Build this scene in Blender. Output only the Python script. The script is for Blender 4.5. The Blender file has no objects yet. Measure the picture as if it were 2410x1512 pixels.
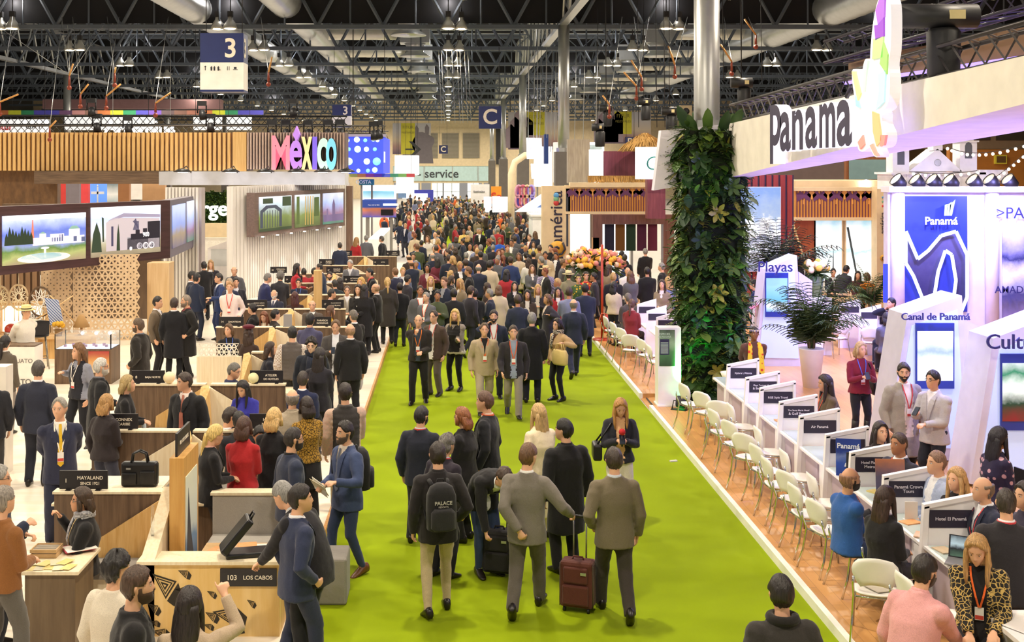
import bpy, math, random
from mathutils import Vector as V, Matrix as M4, noise as NZ
from mathutils.bvhtree import BVHTree
random.seed(7)
SC = bpy.context.scene
COL = SC.collection
# ---------------------------------------------------------------- camera, world, exposure
F, HC, PX, PY = 2800.0, 4.75, 1055.0, 391.0     # focal length in px of a 2410 px wide frame, eye height, principal point
cam_d = bpy.data.cameras.new('camera'); cam = bpy.data.objects.new('camera', cam_d); COL.objects.link(cam)
cam.location = (0, 0, HC); cam.rotation_euler = (math.pi/2, 0, 0)
cam_d.sensor_width = 36; cam_d.sensor_fit = 'HORIZONTAL'; cam_d.lens = 36*F/2410
cam_d.shift_x = (1205-PX)/2410; cam_d.shift_y = -(756-PY)/2410
cam_d.clip_start = .5; cam_d.clip_end = 600
SC.camera = cam
w = bpy.data.worlds.new('world'); SC.world = w; w.use_nodes = True
w.node_tree.nodes['Background'].inputs[0].default_value = (1, .93, .84, 1)
w.node_tree.nodes['Background'].inputs[1].default_value = .34
vs = SC.view_settings; vs.view_transform = 'Standard'; vs.look = 'None'; vs.gamma = 1; vs.use_curve_mapping = False
vs.exposure = 0.0
LAMP_W = 620.0            # watts of one high-bay lamp
LAMP_COL = (1, .88, .71)

# ---------------------------------------------------------------- materials
def lin(h):
    h = h.lstrip('#'); o = []
    for i in (0, 2, 4):
        c = int(h[i:i+2], 16)/255
        o.append(c/12.92 if c <= .04045 else ((c+.055)/1.055)**2.4)
    return (*o, 1)
_MC = {}
def _nt(name):
    m = bpy.data.materials.new(name); m.use_nodes = True
    nt = m.node_tree; return m, nt, nt.nodes['Principled BSDF']
def _coord(nt, scale=(1, 1, 1), rot=(0, 0, 0)):
    tc = nt.nodes.new('ShaderNodeTexCoord'); mp = nt.nodes.new('ShaderNodeMapping')
    mp.inputs['Scale'].default_value = scale; mp.inputs['Rotation'].default_value = rot
    nt.links.new(tc.outputs['Object'], mp.inputs[0]); return mp.outputs[0]
def _ramp(nt, fac, stops, interp='LINEAR'):
    r = nt.nodes.new('ShaderNodeValToRGB'); r.color_ramp.interpolation = interp
    e = r.color_ramp.elements
    while len(e) < len(stops): e.new(.5)
    for el, (p, c) in zip(e, stops): el.position = p; el.color = c if not isinstance(c, str) else lin(c)
    nt.links.new(fac, r.inputs[0]); return r.outputs[0]
def _noise(nt, vec, scale, detail=3, rough=.5):
    n = nt.nodes.new('ShaderNodeTexNoise'); n.inputs['Scale'].default_value = scale
    n.inputs['Detail'].default_value = detail; n.inputs['Roughness'].default_value = rough
    if vec is not None: nt.links.new(vec, n.inputs['Vector'])
    return n.outputs['Fac']
def _bump(nt, b, h, dist=.01, strength=.5):
    n = nt.nodes.new('ShaderNodeBump'); n.inputs['Distance'].default_value = dist; n.inputs['Strength'].default_value = strength
    nt.links.new(h, n.inputs['Height']); nt.links.new(n.outputs[0], b.inputs['Normal'])
def plain(hexc, rough=.5, metal=0, name='paint', var=.06, spec=.5):
    k = ('p', hexc, rough, metal, var, spec)
    if k in _MC: return _MC[k]
    m, nt, b = _nt(name+'_'+hexc.strip('#')); c = lin(hexc)
    f = _noise(nt, _coord(nt), 3.1, 4)
    col = _ramp(nt, f, [(.3, tuple(x*(1-var) for x in c[:3])+(1,)), (.7, tuple(min(1, x*(1+var)) for x in c[:3])+(1,))])
    nt.links.new(col, b.inputs['Base Color']); b.inputs['Roughness'].default_value = rough; b.inputs['Metallic'].default_value = metal
    b.inputs['Specular IOR Level'].default_value = spec
    _MC[k] = m; return m
def emis(hexc, strength, name='glow'):
    k = ('e', hexc, strength)
    if k in _MC: return _MC[k]
    m, nt, b = _nt(name+'_'+hexc.strip('#')); c = lin(hexc)
    b.inputs['Base Color'].default_value = c; b.inputs['Emission Color'].default_value = c; b.inputs['Emission Strength'].default_value = strength
    _MC[k] = m; return m
def cloth(hexc, rough=.85, pat=None, c2=None):
    k = ('c', hexc, rough, pat, c2)
    if k in _MC: return _MC[k]
    m, nt, b = _nt('cloth_'+hexc.strip('#')); c = lin(hexc)
    vec = _coord(nt); f = _noise(nt, vec, 260, 2); f2 = _noise(nt, vec, 14, 3)
    col = _ramp(nt, f, [(.25, tuple(x*.78 for x in c[:3])+(1,)), (.75, tuple(min(1, x*1.2+.004) for x in c[:3])+(1,))])
    if pat:
        d = lin(c2)
        if pat == 'check':
            mx = nt.nodes.new('ShaderNodeTexChecker'); mx.inputs['Scale'].default_value = 38; nt.links.new(vec, mx.inputs[0]); fac = mx.outputs['Fac']
        elif pat == 'stripe':
            wv = nt.nodes.new('ShaderNodeTexWave'); wv.bands_direction = 'DIAGONAL'; wv.inputs['Scale'].default_value = 9; wv.inputs['Distortion'].default_value = .6; nt.links.new(vec, wv.inputs[0])
            fac = _ramp(nt, wv.outputs['Fac'], [(.45, (0, 0, 0, 1)), (.55, (1, 1, 1, 1))])
        elif pat == 'leopard':
            vo = nt.nodes.new('ShaderNodeTexVoronoi'); vo.feature = 'DISTANCE_TO_EDGE'; vo.inputs['Scale'].default_value = 26; nt.links.new(vec, vo.inputs['Vector'])
            fac = _ramp(nt, vo.outputs['Distance'], [(.045, (1, 1, 1, 1)), (.085, (0, 0, 0, 1))])
        else:      # flower spots
            vo = nt.nodes.new('ShaderNodeTexVoronoi'); vo.inputs['Scale'].default_value = 13; nt.links.new(vec, vo.inputs['Vector'])
            fac = _ramp(nt, vo.outputs['Distance'], [(.3, (1, 1, 1, 1)), (.36, (0, 0, 0, 1))])
        mm = nt.nodes.new('ShaderNodeMixRGB'); nt.links.new(fac, mm.inputs[0]); nt.links.new(col, mm.inputs[1]); mm.inputs[2].default_value = d; col = mm.outputs[0]
    nt.links.new(col, b.inputs['Base Color']); b.inputs['Roughness'].default_value = rough
    b.inputs['Sheen Weight'].default_value = .15; b.inputs['Specular IOR Level'].default_value = .25
    _bump(nt, b, f2, .012, .45)
    _MC[k] = m; return m
def wood(c1, c2, scale=(14, 14, .7), rough=.45, plank=0, name='wood'):
    k = ('w', c1, c2, scale, rough, plank)
    if k in _MC: return _MC[k]
    m, nt, b = _nt(name); vec = _coord(nt, scale)
    f = _noise(nt, vec, 1.6, 6, .62)
    col = _ramp(nt, f, [(.3, c1), (.7, c2)])
    if plank:      # long boards running along y with staggered ends
        br = nt.nodes.new('ShaderNodeTexBrick'); br.offset = .37; br.inputs['Scale'].default_value = 1
        v2 = _coord(nt, (1, 1, 1), (0, 0, math.pi/2)); nt.links.new(v2, br.inputs['Vector'])
        br.inputs['Brick Width'].default_value = 1.4; br.inputs['Row Height'].default_value = plank; br.inputs['Mortar Size'].default_value = .003
        br.inputs['Color1'].default_value = (1, 1, 1, 1); br.inputs['Color2'].default_value = (.84, .84, .84, 1); br.inputs['Mortar'].default_value = (.6, .6, .6, 1)
        mm = nt.nodes.new('ShaderNodeMixRGB'); mm.blend_type = 'MULTIPLY'; mm.inputs[0].default_value = 1
        nt.links.new(col, mm.inputs[1]); nt.links.new(br.outputs['Color'], mm.inputs[2]); col = mm.outputs[0]
    nt.links.new(col, b.inputs['Base Color']); b.inputs['Roughness'].default_value = rough
    _MC[k] = m; return m
def picture(stops, strength=0, kind='noise', scale=2.0, name='print', vert=True, z0=0.0, z1=1.0):
    """A printed or lit picture: colour bands by height broken up by noise (z0..z1 are local heights)."""
    m, nt, b = _nt(name)
    tc = nt.nodes.new('ShaderNodeTexCoord'); sp = nt.nodes.new('ShaderNodeSeparateXYZ'); nt.links.new(tc.outputs['Object'], sp.inputs[0])
    mr = nt.nodes.new('ShaderNodeMapRange'); mr.inputs[1].default_value = z0; mr.inputs[2].default_value = z1
    nt.links.new(sp.outputs[2], mr.inputs[0])
    n = _noise(nt, tc.outputs['Object'], scale, 6, .6)
    ma = nt.nodes.new('ShaderNodeMath'); ma.operation = 'MULTIPLY_ADD'; ma.inputs[1].default_value = .9 if kind == 'noise' else .35
    nt.links.new(n, ma.inputs[0]); nt.links.new(mr.outputs[0], ma.inputs[2])
    sb = nt.nodes.new('ShaderNodeMath'); sb.operation = 'SUBTRACT'; sb.inputs[1].default_value = .45 if kind == 'noise' else .17
    nt.links.new(ma.outputs[0], sb.inputs[0])
    col = _ramp(nt, sb.outputs[0], stops)
    nt.links.new(col, b.inputs['Base Color']); b.inputs['Roughness'].default_value = .4
    if strength: nt.links.new(col, b.inputs['Emission Color']); b.inputs['Emission Strength'].default_value = strength
    return m
# ---------------------------------------------------------------- mesh helpers
class MB:
    """collects shapes; build() links them as ONE mesh object"""
    def __init__(s): s.v = []; s.f = []; s.m = []; s.M = None; s.s = []
    def add(s, vs, fs, m=0, sm=False):
        o = len(s.v)
        s.v += [tuple(s.M @ V(p)) for p in vs] if s.M is not None else [tuple(p) for p in vs]
        s.f += [tuple(i+o for i in f) for f in fs]; s.m += [m]*len(fs); s.s += [sm]*len(fs); return s
    def box(s, x0, x1, y0, y1, z0, z1, m=0):
        return s.add([(x0, y0, z0), (x1, y0, z0), (x1, y1, z0), (x0, y1, z0), (x0, y0, z1), (x1, y0, z1), (x1, y1, z1), (x0, y1, z1)],
                     [(3, 2, 1, 0), (4, 5, 6, 7), (0, 1, 5, 4), (1, 2, 6, 5), (2, 3, 7, 6), (3, 0, 4, 7)], m)
    def cbox(s, c, d, m=0): return s.box(c[0]-d[0]/2, c[0]+d[0]/2, c[1]-d[1]/2, c[1]+d[1]/2, c[2]-d[2]/2, c[2]+d[2]/2, m)
    def rings(s, R, m=0, cap=True, sm=True, closed=True):
        n = len(R[0]); vs = [p for r in R for p in r]; fs = []
        for i in range(len(R)-1):
            for j in range(n if closed else n-1):
                k = (j+1) % n; fs.append((i*n+j, i*n+k, (i+1)*n+k, (i+1)*n+j))
        if cap: fs += [tuple(range(n))[::-1], tuple((len(R)-1)*n+j for j in range(n))]
        return s.add(vs, fs, m, sm)
    def tube(s, P, r, n=8, m=0, cap=True, sm=True, ry=None, up=None):
        P = [V(p) for p in P]; rr = r if isinstance(r, (list, tuple)) else [r]*len(P)
        R = []; a = None
        for i, p in enumerate(P):
            t = (P[min(i+1, len(P)-1)]-P[max(i-1, 0)]); t = t.normalized() if t.length > 1e-9 else V((0, 0, 1))
            if a is None:
                u = V(up) if up else (V((0, 0, 1)) if abs(t.z) < .9 else V((0, 1, 0)))
                a = (u - t*u.dot(t)).normalized()
            else: a = (a - t*a.dot(t)).normalized()
            b = t.cross(a)
            q = rr[i] if ry is None else (ry[i] if isinstance(ry, (list, tuple)) else ry)
            R.append([p + b*(rr[i]*math.cos(2*math.pi*k/n)) + a*(q*math.sin(2*math.pi*k/n)) for k in range(n)])
        return s.rings(R, m, cap, sm)
    def lathe(s, prof, c=(0, 0, 0), n=24, m=0, sm=True, cap=True):
        return s.rings([[(c[0]+r*math.cos(2*math.pi*k/n), c[1]+r*math.sin(2*math.pi*k/n), c[2]+z) for k in range(n)] for r, z in prof], m, cap, sm)
    def ball(s, c, r, n=12, k=8, m=0, d=(1, 1, 1)):
        R = []
        for i in range(k+1):
            a = -math.pi/2+math.pi*min(max(i/k, .01), .99)
            R.append([(c[0]+d[0]*r*math.cos(a)*math.cos(2*math.pi*j/n), c[1]+d[1]*r*math.cos(a)*math.sin(2*math.pi*j/n), c[2]+d[2]*r*math.sin(a)) for j in range(n)])
        return s.rings(R, m)
    def prism(s, pts, o, r, u, th, m=0):
        """polygon pts (2-D) drawn at o in the plane (r, u), th thick along r x u (centred behind the face)"""
        o, r, u = V(o), V(r).normalized(), V(u).normalized(); n = r.cross(u)
        A = [o+r*x+u*y for x, y in pts]; B = [p-n*th for p in A]; k = len(pts)
        ar = sum(pts[i][0]*pts[(i+1) % k][1]-pts[(i+1) % k][0]*pts[i][1] for i in range(k))
        if ar < 0: A.reverse(); B.reverse()
        return s.add(A+B, [tuple(range(k)), tuple(range(2*k-1, k-1, -1))]+[(i, k+i, k+(i+1) % k, (i+1) % k) for i in range(k)], m)
    def hull8(s, a, b, m=0):
        """box between two quads a and b (4 points each, same order)"""
        return s.add(list(a)+list(b), [(3, 2, 1, 0), (4, 5, 6, 7), (0, 1, 5, 4), (1, 2, 6, 5), (2, 3, 7, 6), (3, 0, 4, 7)], m)
    def text(s, t, o, r, u, size, ext=.004, m=0, align='CENTER', bold=0.0, sx=1.0, sm=False):
        vs, fs = text_geo(t, align, bold); o, r, u = V(o), V(r).normalized(), V(u).normalized(); n = r.cross(u)
        return s.add([o+r*(x*size*sx)+u*(y*size)+n*(ext if z > 0 else 0) for x, y, z in vs], fs, m)
    def build(s, name, mats, parent=None, loc=None, rz=0, bev=0, **kw):
        me = bpy.data.meshes.new(name); me.from_pydata(s.v, [], s.f)
        mats = mats if isinstance(mats, (list, tuple)) else [mats]
        for x in mats: me.materials.append(x)
        if len(mats) > 1: me.polygons.foreach_set('material_index', s.m)
        if any(s.s): me.polygons.foreach_set('use_smooth', s.s)
        me.update(); return link(name, me, parent, loc, rz, bev, **kw)
def link(name, me, parent=None, loc=None, rz=0, bev=0, label=None, cat=None, group=None, kind=None):
    o = bpy.data.objects.new(name, me); COL.objects.link(o)
    if parent is not None: o.parent = parent
    if loc is not None: o.location = loc
    if rz: o.rotation_euler = (0, 0, rz)
    if bev:
        b = o.modifiers.new('bevel', 'BEVEL'); b.width = bev; b.segments = 2; b.limit_method = 'ANGLE'; b.harden_normals = False
    return tag(o, label, cat, group, kind)
def tag(o, label=None, cat=None, group=None, kind=None):
    for k, x in (('label', label), ('category', cat), ('group', group), ('kind', kind)):
        if x: o[k] = x
    return o
def thing(name, label, cat, loc=(0, 0, 0), rz=0, group=None, kind=None):
    o = bpy.data.objects.new(name, None); COL.objects.link(o); o.location = loc; o.rotation_euler = (0, 0, rz); o.empty_display_size = .1
    return tag(o, label, cat, group, kind)
def dup(root, loc, rz=None, label=None, group=None, scale=None):
    """a copy of a thing with copies of its parts and their sub-parts (mesh data shared)"""
    def cp(o, par):
        c = o.copy(); COL.objects.link(c)
        if par is not None: c.parent = par
        for ch in KIDS(o): cp(ch, c)
        return c
    r = cp(root, None); r.location = loc
    if rz is not None: r.rotation_euler = (0, 0, rz)
    if label: r['label'] = label
    if group: r['group'] = group
    if scale: r.scale = (scale,)*3
    return r
_KC = {}
def KIDS(o):
    if o.name not in _KC: _KC[o.name] = list(o.children)
    return _KC[o.name]
TMP = bpy.data.scenes.new('tmp')
def evald(o):
    """mesh of object o (modifiers applied) evaluated in a scratch scene"""
    TMP.collection.objects.link(o); vl = TMP.view_layers[0]; vl.update(); dg = vl.depsgraph
    me = bpy.data.meshes.new_from_object(o.evaluated_get(dg), depsgraph=dg)
    TMP.collection.objects.unlink(o); return me
_TC = {}
def text_geo(t, align='CENTER', bold=0.0):
    k = (t, align, bold)
    if k in _TC: return _TC[k]
    c = bpy.data.curves.new('t', 'FONT'); c.body = t; c.size = 1; c.extrude = .5; c.align_x = align; c.align_y = 'CENTER'; c.offset = bold; c.resolution_u = 4
    o = bpy.data.objects.new('t', c); me = evald(o)
    vs = [tuple(v.co) for v in me.vertices]; fs = [tuple(p.vertices) for p in me.polygons]
    bpy.data.objects.remove(o); bpy.data.curves.remove(c); bpy.data.meshes.remove(me)
    _TC[k] = (vs, fs); return _TC[k]
def G(px, py, z=0.0):
    """point at height z seen at photo pixel (px, py)"""
    Y = F*(HC-z)/(py-PY); return V(((px-PX)*Y/F, Y, z))
def D(px, py, Y): return V(((px-PX)*Y/F, Y, HC-(py-PY)*Y/F))
X1, Y1, Z1 = V((1, 0, 0)), V((0, 1, 0)), V((0, 0, 1))
PI = math.pi
# ---------------------------------------------------------------- the hall
KS = dict(kind='structure')
def carpet_mat():
    m,nt,b = _nt('green_carpet');vec = _coord(nt)
    f = _noise(nt,vec,.9,4);f2 = _noise(nt,vec,300,2)
    col = _ramp(nt,f,[(.3,'809300'),(.7,'8ba002')])
    nt.links.new(col,b.inputs['Base Color']);b.inputs['Roughness'].default_value = .95;b.inputs['Specular IOR Level'].default_value = .15
    b.inputs['Sheen Weight'].default_value = .2;b.inputs['Sheen Tint'].default_value = lin('c8d850')
    _bump(nt,b,f2,.004,.5);return m
CARPET = carpet_mat()
MB().box(-60,60,-6,172,-.3,-.012).build('floor',plain('b9b3aa',.5,name='concrete'),**KS)
MB().box(-1.57,3.9,-6,168,-.012,0).build('floor_carpet',CARPET,**KS)
FL = plain('f1e2cc',.28,name='cream_floor',var=.02)
mb = MB();mb.box(-34,-1.60,5,57,-.012,.12)
mb.build('floor_left',wood('f0e0c6','f7efe2',(.35,6,1),.3,name='pale_floor'),**KS)
MB().box(-1.60,-1.56,5,57,-.012,.124).build('trim_1',wood('b5814e','d9a468',name='edge_wood'),**KS)
WF = wood('c98f50','dba568',(3,.5,1),.33,.14,name='oak_boards')
mb = MB();mb.box(3.97,40,5,23.1,-.012,.10);mb.box(3.97,40,24.3,44,-.012,.10);mb.box(4.75,40,23.1,24.3,-.012,.10)
mb.build('floor_right',WF,**KS)
mb = MB();mb.box(3.90,3.97,5,23.1,-.012,.106);mb.box(3.90,3.97,24.3,36.0,-.012,.106)
mb.build('trim_2',plain('f4f0e8',.4,name='white_edge'),**KS)
mb = MB();mb.add([(3.93,23.1,0),(4.75,23.1,.1),(4.75,24.3,.1),(3.93,24.3,0),(3.93,23.1,-.01),(4.75,23.1,-.01),(4.75,24.3,-.01),(3.93,24.3,-.01)],
    [(0,1,2,3),(7,6,5,4),(0,4,5,1),(3,2,6,7),(1,5,6,2),(0,3,7,4)])
r_ = mb.build('ramp',WF,label='short wooden ramp with dark grip strips up from the green carpet',cat='ramp')
mb = MB()
for k in range(4):
    x = 4.02+.2*k;mb.add([(x,23.15,.012+(x-3.93)*.122),(x+.03,23.15,.016+(x-3.93)*.122),(x+.03,24.25,.016+(x-3.93)*.122),(x,24.25,.012+(x-3.93)*.122)],[(0,1,2,3)])
mb.build('grip_strip',plain('2a2622',.7),r_)
DK = plain('2c2b2d',.7,name='dark_steel');GST = plain('5d6570',.5,.2,name='grey_steel');SIL = plain('b4b5b4',.38,.75,name='galvanised')
mb = MB();mb.box(-60,60,-6,175,15.0,15.2)
for i in range(60): mb.box(-60,60,30+i*2.4,30.15+i*2.4,14.8,15.0,1)
mb.build('ceiling',[plain('aab2b8',.7,name='roof_deck'),DK],**KS)
for i,y in enumerate((54.9,94.9,135.2)):
    MB().box(-55,55,y,y+.06,11.35 if i == 0 else 12.2,15).build('trim_%d' % (3+i),plain('17161a',.8,name='smoke_curtain'),**KS)
# roof trusses across the hall, one every ten metres
def truss(y):
    mb = MB();zb,zt,t = 11.15,13.9,.085
    mb.box(-46,46,y-.1,y+.1,zb-.11,zb+.09);mb.box(-46,46,y-.09,y+.09,zt-.09,zt+.09)
    for k in range(-15,15):
        x = k*3.0;mb.tube([(x,y,zb),(x+1.5,y,zt)],t,5,sm=False);mb.tube([(x+1.5,y,zt),(x+3,y,zb)],t,5,sm=False)
        mb.tube([(x+1.5,y,zb),(x+1.5,y,zt)],.045,4,sm=False)
    for k in range(-8,9): mb.tube([(k*5,y,zb+.02),(k*5+1.2,y+5.0,14.6)],.03,4,sm=False)
    return mb.build('beam',GST,**KS)
for k in range(12): truss(54.6+10*k)
# mid purlin trusses between the main ones and long girders over the columns
for k in range(6):
    y = 59.6+20*k;mb = MB();mb.box(-46,46,y-.05,y+.05,12.5,12.6);mb.box(-46,46,y-.05,y+.05,13.5,13.58)
    for j in range(-20,20): mb.tube([(j*2.2,y,12.55),(j*2.2+1.1,y,13.54)],.03,4,sm=False);mb.tube([(j*2.2+1.1,y,13.54),(j*2.2+2.2,y,12.55)],.03,4,sm=False)
    mb.build('beam',GST,**KS)
for x in (-27.1,5.3,37.7):
    mb = MB();mb.box(x-.17,x+.17,20,172,11.2,11.42);mb.box(x-.1,x+.1,20,172,13.9,14.1)
    for k in range(50): mb.tube([(x,22+3*k,11.3),(x,23.5+3*k,14)],.06,5,sm=False);mb.tube([(x,23.5+3*k,14),(x,25+3*k,11.3)],.06,5,sm=False)
    mb.build('beam',SIL,**KS)
# columns: round silver shaft over a grey clad base
def column(x,y,zc,base=True):
    mb = MB();mb.lathe([(.26,zc if base else .1),(.26,11.2)],(x,y,0),24,0)
    for k in range(8): mb.lathe([(.275,0),(.275,9)],(x,y,zc+1),4,0) if False else None
    mb.lathe([(.34,zc+.0),(.34,zc+.18)],(x,y,0),8,0,False)
    if base: mb.box(x-.42,x+.42,y-.42,y+.42,0,zc,1)
    return mb.build('column',[SIL,plain('6d6661',.6,name='column_cladding')],**KS)
column(5.3,24.4,5.5,False)
for k,y in enumerate((54.6,84.6,114.6,144.6)): column(5.3,y,5.4)
for y in (84.6,114.6,54.6,144.6): column(-27.1,y,4.8)
# far wall
CW = plain('d9c6a4',.7,name='cream_panels');LV = plain('8f887a',.6,name='grey_louvre')
MB().box(-60,60,172,172.6,4.75,15.2).build('wall_back',CW,**KS)
mb = MB();mb.box(-60,-8,172,172.5,0,4.75);mb.box(6.6,60,172,172.5,0,4.75);mb.box(-8,6.6,172.3,172.5,2.3,2.6)
for x in (-8,-6.2,-4,-2.4,-.4,1.2,3.2,5,6.5): mb.box(x-.12,x+.12,172.2,172.4,0,2.4)
mb.build('wall_back_lower',CW,**KS)
for i,x in enumerate((-6.6,-3.9,-.9,2.1)):
    mb = MB();mb.box(x,x+2.4,171.86,172.0,5.9,9.5,0)
    for j in range(18): mb.box(x+.05,x+2.35,171.82,171.87,6.0+j*.19,6.09+j*.19,1)
    mb.build('louvre_panel',[LV,plain('7b7466',.6)],label='grey slatted louvre panel on the cream end wall, number %s from the left' % ('one','two','three','four')[i] if i else 'grey slatted louvre panel on the cream end wall, partly behind the festival banner',cat='vent',group='louvres on the end wall')
GLS = plain('bcd8dc',.15,name='frosted_glazing')
o = MB().box(-8,6.6,172.1,172.2,2.6,4.75).build('window_1',GLS,**KS)
mb = MB();mb.text('self - service',(-2.9,172.08,3.6),X1,Z1,1.75,.02,bold=.012);mb.build('lettering',plain('3a4046',.5),o)
mb = MB()
for x in (-8,-3.5,.6,4.3,6.55): mb.box(x-.05,x+.05,172.02,172.1,2.6,4.75)
mb.build('window_frame',SIL,o)
for i,(x,wd) in enumerate(((-5.5,2.3),(-1.6,1.5),(.5,2.2),(3.6,1.6))):
    d = MB().box(x-wd/2,x+wd/2,172.15,172.25,.05,2.25).build('door_%d' % (i+1),emis('e8f2f4',1.1,'daylit_glass'),**KS)
    mb = MB();mb.box(x-.05,x+.05,172.05,172.15,.05,2.25);mb.box(x-wd/2,x+wd/2,172.05,172.15,1.0,1.06);mb.build('door_frame',SIL,d)
mb = MB();mb.box(6.9,8.0,171.5,172,5.0,10.2);mb.build('trim_9',DK,**KS)
MB().box(-60.3,-60,-6,172.6,0,15.2).build('wall_left',plain('4c4a48',.7),**KS)
MB().box(60,60.3,-6,172.6,0,15.2).build('wall_right',plain('8d6a44',.7),**KS)
# ducts
def ribbed(mb,a,b,r,n=20,m=0):
    a,b = V(a),V(b);L = (b-a).length;k = int(L/1.2);P = [];R = []
    for i in range(k+1):
        p = a.lerp(b,i/k);q = a.lerp(b,min(1,i/k+.12/L));P += [p,q];R += [r,r*1.035]
    mb.tube(P,R,n,m)
DU = plain('b9bcbd',.33,.6,name='duct_sheet')
for x,z,r,y0,y1,lb in ((-7.5,12.3,.72,40,128,'long silver air duct under the roof above the aisle\'s left edge'),
                        (-11.6,12.0,.68,40,118,'long silver air duct under the roof, outer of the two on the left'),
                        (17.6,12.0,.8,40,118,'long silver air duct under the roof on the right, behind the tall steel column')):
    mb = MB();ribbed(mb,(x,y0,z),(x,y1,z),r);o = mb.build('air_duct',DU,label=lb,cat='duct',group='long air ducts')
for s,xs,n in ((1,-7.5,6),(-1,17.6,6)):
    for k in range(n):
        y = 57+k*11;mb = MB();x1 = xs+s*5.6
        ribbed(mb,(xs+s*.6,y,12.3),(x1-s*.8,y,12.3),.33,14);
        o = mb.build('branch_duct',plain('d6d2c4',.4,.3),label='pale branch duct running sideways from the %s silver duct to a square outlet box' % ('left' if s > 0 else 'right'),cat='duct',group='branch ducts on the %s' % ('left' if s > 0 else 'right'))
        mb = MB();mb.cbox((x1,y,12.25),(1.7,1.5,1.0));mb.build('outlet_box',DU,o)
        mb = MB();mb.lathe([(.62,11.75),(.5,11.6),(.5,11.25),(.85,11.05),(.85,11.0)],(x1,y,0),20);mb.build('diffuser',DU,o)
# high-bay lamps with their lights, in pairs
LB = emis('ffe6b8',14,'lamp_glow');ALU = plain('c9c6bd',.3,.7,name='spun_aluminium')
LD = bpy.data.lights.new('high_bay','AREA');LD.shape = 'DISK';LD.size = .62;LD.energy = LAMP_W;LD.color = LAMP_COL;LD.spread = math.radians(170)
LU = bpy.data.lights.new('roof_fill','POINT');LU.energy = 260;LU.color = (1,.95,.9);LU.shadow_soft_size = .4   # added unseen points that brighten the roof, in place of leak round the reflectors
def lamp0():
    t = thing('high_bay_lamp','x','lamp')
    mb = MB();mb.lathe([(.06,.62),(.1,.6),(.13,.42),(.22,.3),(.33,.12),(.36,0),(.345,0),(.31,.13),(.2,.28)],(0,0,0),20,0,cap=False);mb.build('reflector',ALU,t)
    mb = MB();mb.lathe([(.33,.03),(.2,-.02),(.02,-.03)],(0,0,0),20);mb.build('lens',LB,t)
    mb = MB();mb.tube([(0,0,.6),(0,0,2.1)],.025,6);mb.box(-.12,.12,-.12,.12,.55,.8);mb.build('housing',DK,t)
    return t
L0 = lamp0();used = False
NM = {-20: 'outer left lamp row',-10: 'left lamp row',0: 'central lamp row over the aisle',10: 'right lamp row',20: 'outer right lamp row'}
ORD = 'nearest second third fourth fifth sixth seventh eighth ninth tenth eleventh twelfth thirteenth'.split()
for x in NM:
    for k in range(-4,13):
        y = 44.6+10*k
        vis = (abs(x*F/y+PX-1205) < 1205) and (PY-6.3*F/y > -10)
        for j in ((0,1) if k < 5 else (0,)):
            lx = x+.6*j*(1 if x >= 0 else -1);ly = y+.12*j
            lb = '%s lit high-bay lamp%s in the %s' % (ORD[max(0,min(12,k))],' twin' if j else '',NM[x])
            if not used: o = L0;used = True;o.location = (lx,ly,11.05);o['label'] = lb;o['group'] = NM[x]
            else: o = dup(L0,(lx,ly,11.05),label=lb,group=NM[x])
        if k < 13 and not (x == 20 and k < 0):
            if k > 0 and k % 2: u_ = bpy.data.objects.new('roof_fill',LU);COL.objects.link(u_);u_.location = (x,y+.3,12.3)
            l = bpy.data.objects.new('lamp_light',LD);COL.objects.link(l);l.location = (x,y+.45,10.9)
# hanging signs and banners
NAVY = plain('1d2a63',.35,name='navy_sign');SW = plain('f2efe8',.4,name='sign_white')
def cube_sign(px0,px1,py0,py1,Y,lb,icons=True):
    a = D(px0,py1,Y);b = D(px1,py0,Y);w_ = b.x-a.x;h = b.z-a.z;d = w_*.6
    t = thing('hanging_sign',lb,'sign',(a.x,Y,a.z))
    mb = MB();mb.box(0,w_,0,d,h*.5,h);mb.build('upper_block',NAVY,t);mb = MB();mb.box(-.005,w_+.005,-.005,d+.005,0,h*.035);mb.build('base_trim',NAVY,t)
    mb = MB();mb.box(0,w_,0,d,h*.035,h*.5);mb.build('lower_block',SW,t)
    mb = MB();mb.text('3',(w_*.7,-.004,h*.73),X1,Z1,w_*.62,.006,bold=.018);mb.text('3',(w_+.004,d*.3,h*.73),Y1,Z1,w_*.62,.006,bold=.018);mb.build('numeral',plain('ece3d2',.5),t)
    if icons:
        mb = MB();z = h*.4
        mb.tube([(w_*.12,-.006,z-.05),(w_*.12,-.006,z+.05)],.008,6);mb.prism([(-.03,0),(.03,0),(0,.04)],(w_*.12,-.008,z+.03),X1,Z1,.004)
        for q in (.26,.33,.42): mb.ball((w_*q,-.006,z+.045),.012,8,5);mb.prism([(-.018,-.06),(.018,-.06),(.022,.03),(-.022,.03)],(w_*q,-.008,z),X1,Z1,.004)
        mb.lathe([(.03,0),(.036,.004),(.03,.008)],(w_*.44,-.01,z-.04),10)
        for q in (.63,.67): mb.box(w_*q-.006,w_*q+.006,-.008,-.002,z-.05,z+.05)
        mb.box(w_*.78,w_*.84,-.008,-.002,z-.02,z+.03);mb.box(w_*.76,w_*.87,-.008,-.002,z-.04,z-.03)
        mb.build('pictogram',plain('20222c',.5),t)
    mb = MB()
    for q in (.08,.92): mb.tube([(w_*q,d/2,h),(w_*q,d/2,11.2-a.z)],.012,5)
    mb.build('hanging_rod',DK,t);return t
cube_sign(471,573,78,216,30,'large navy and white cube sign with numeral three hanging at upper left')
cube_sign(782,826,247,300,64.2,'smaller navy sign with numeral three hanging beyond the coloured letter sign',False)
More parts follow.
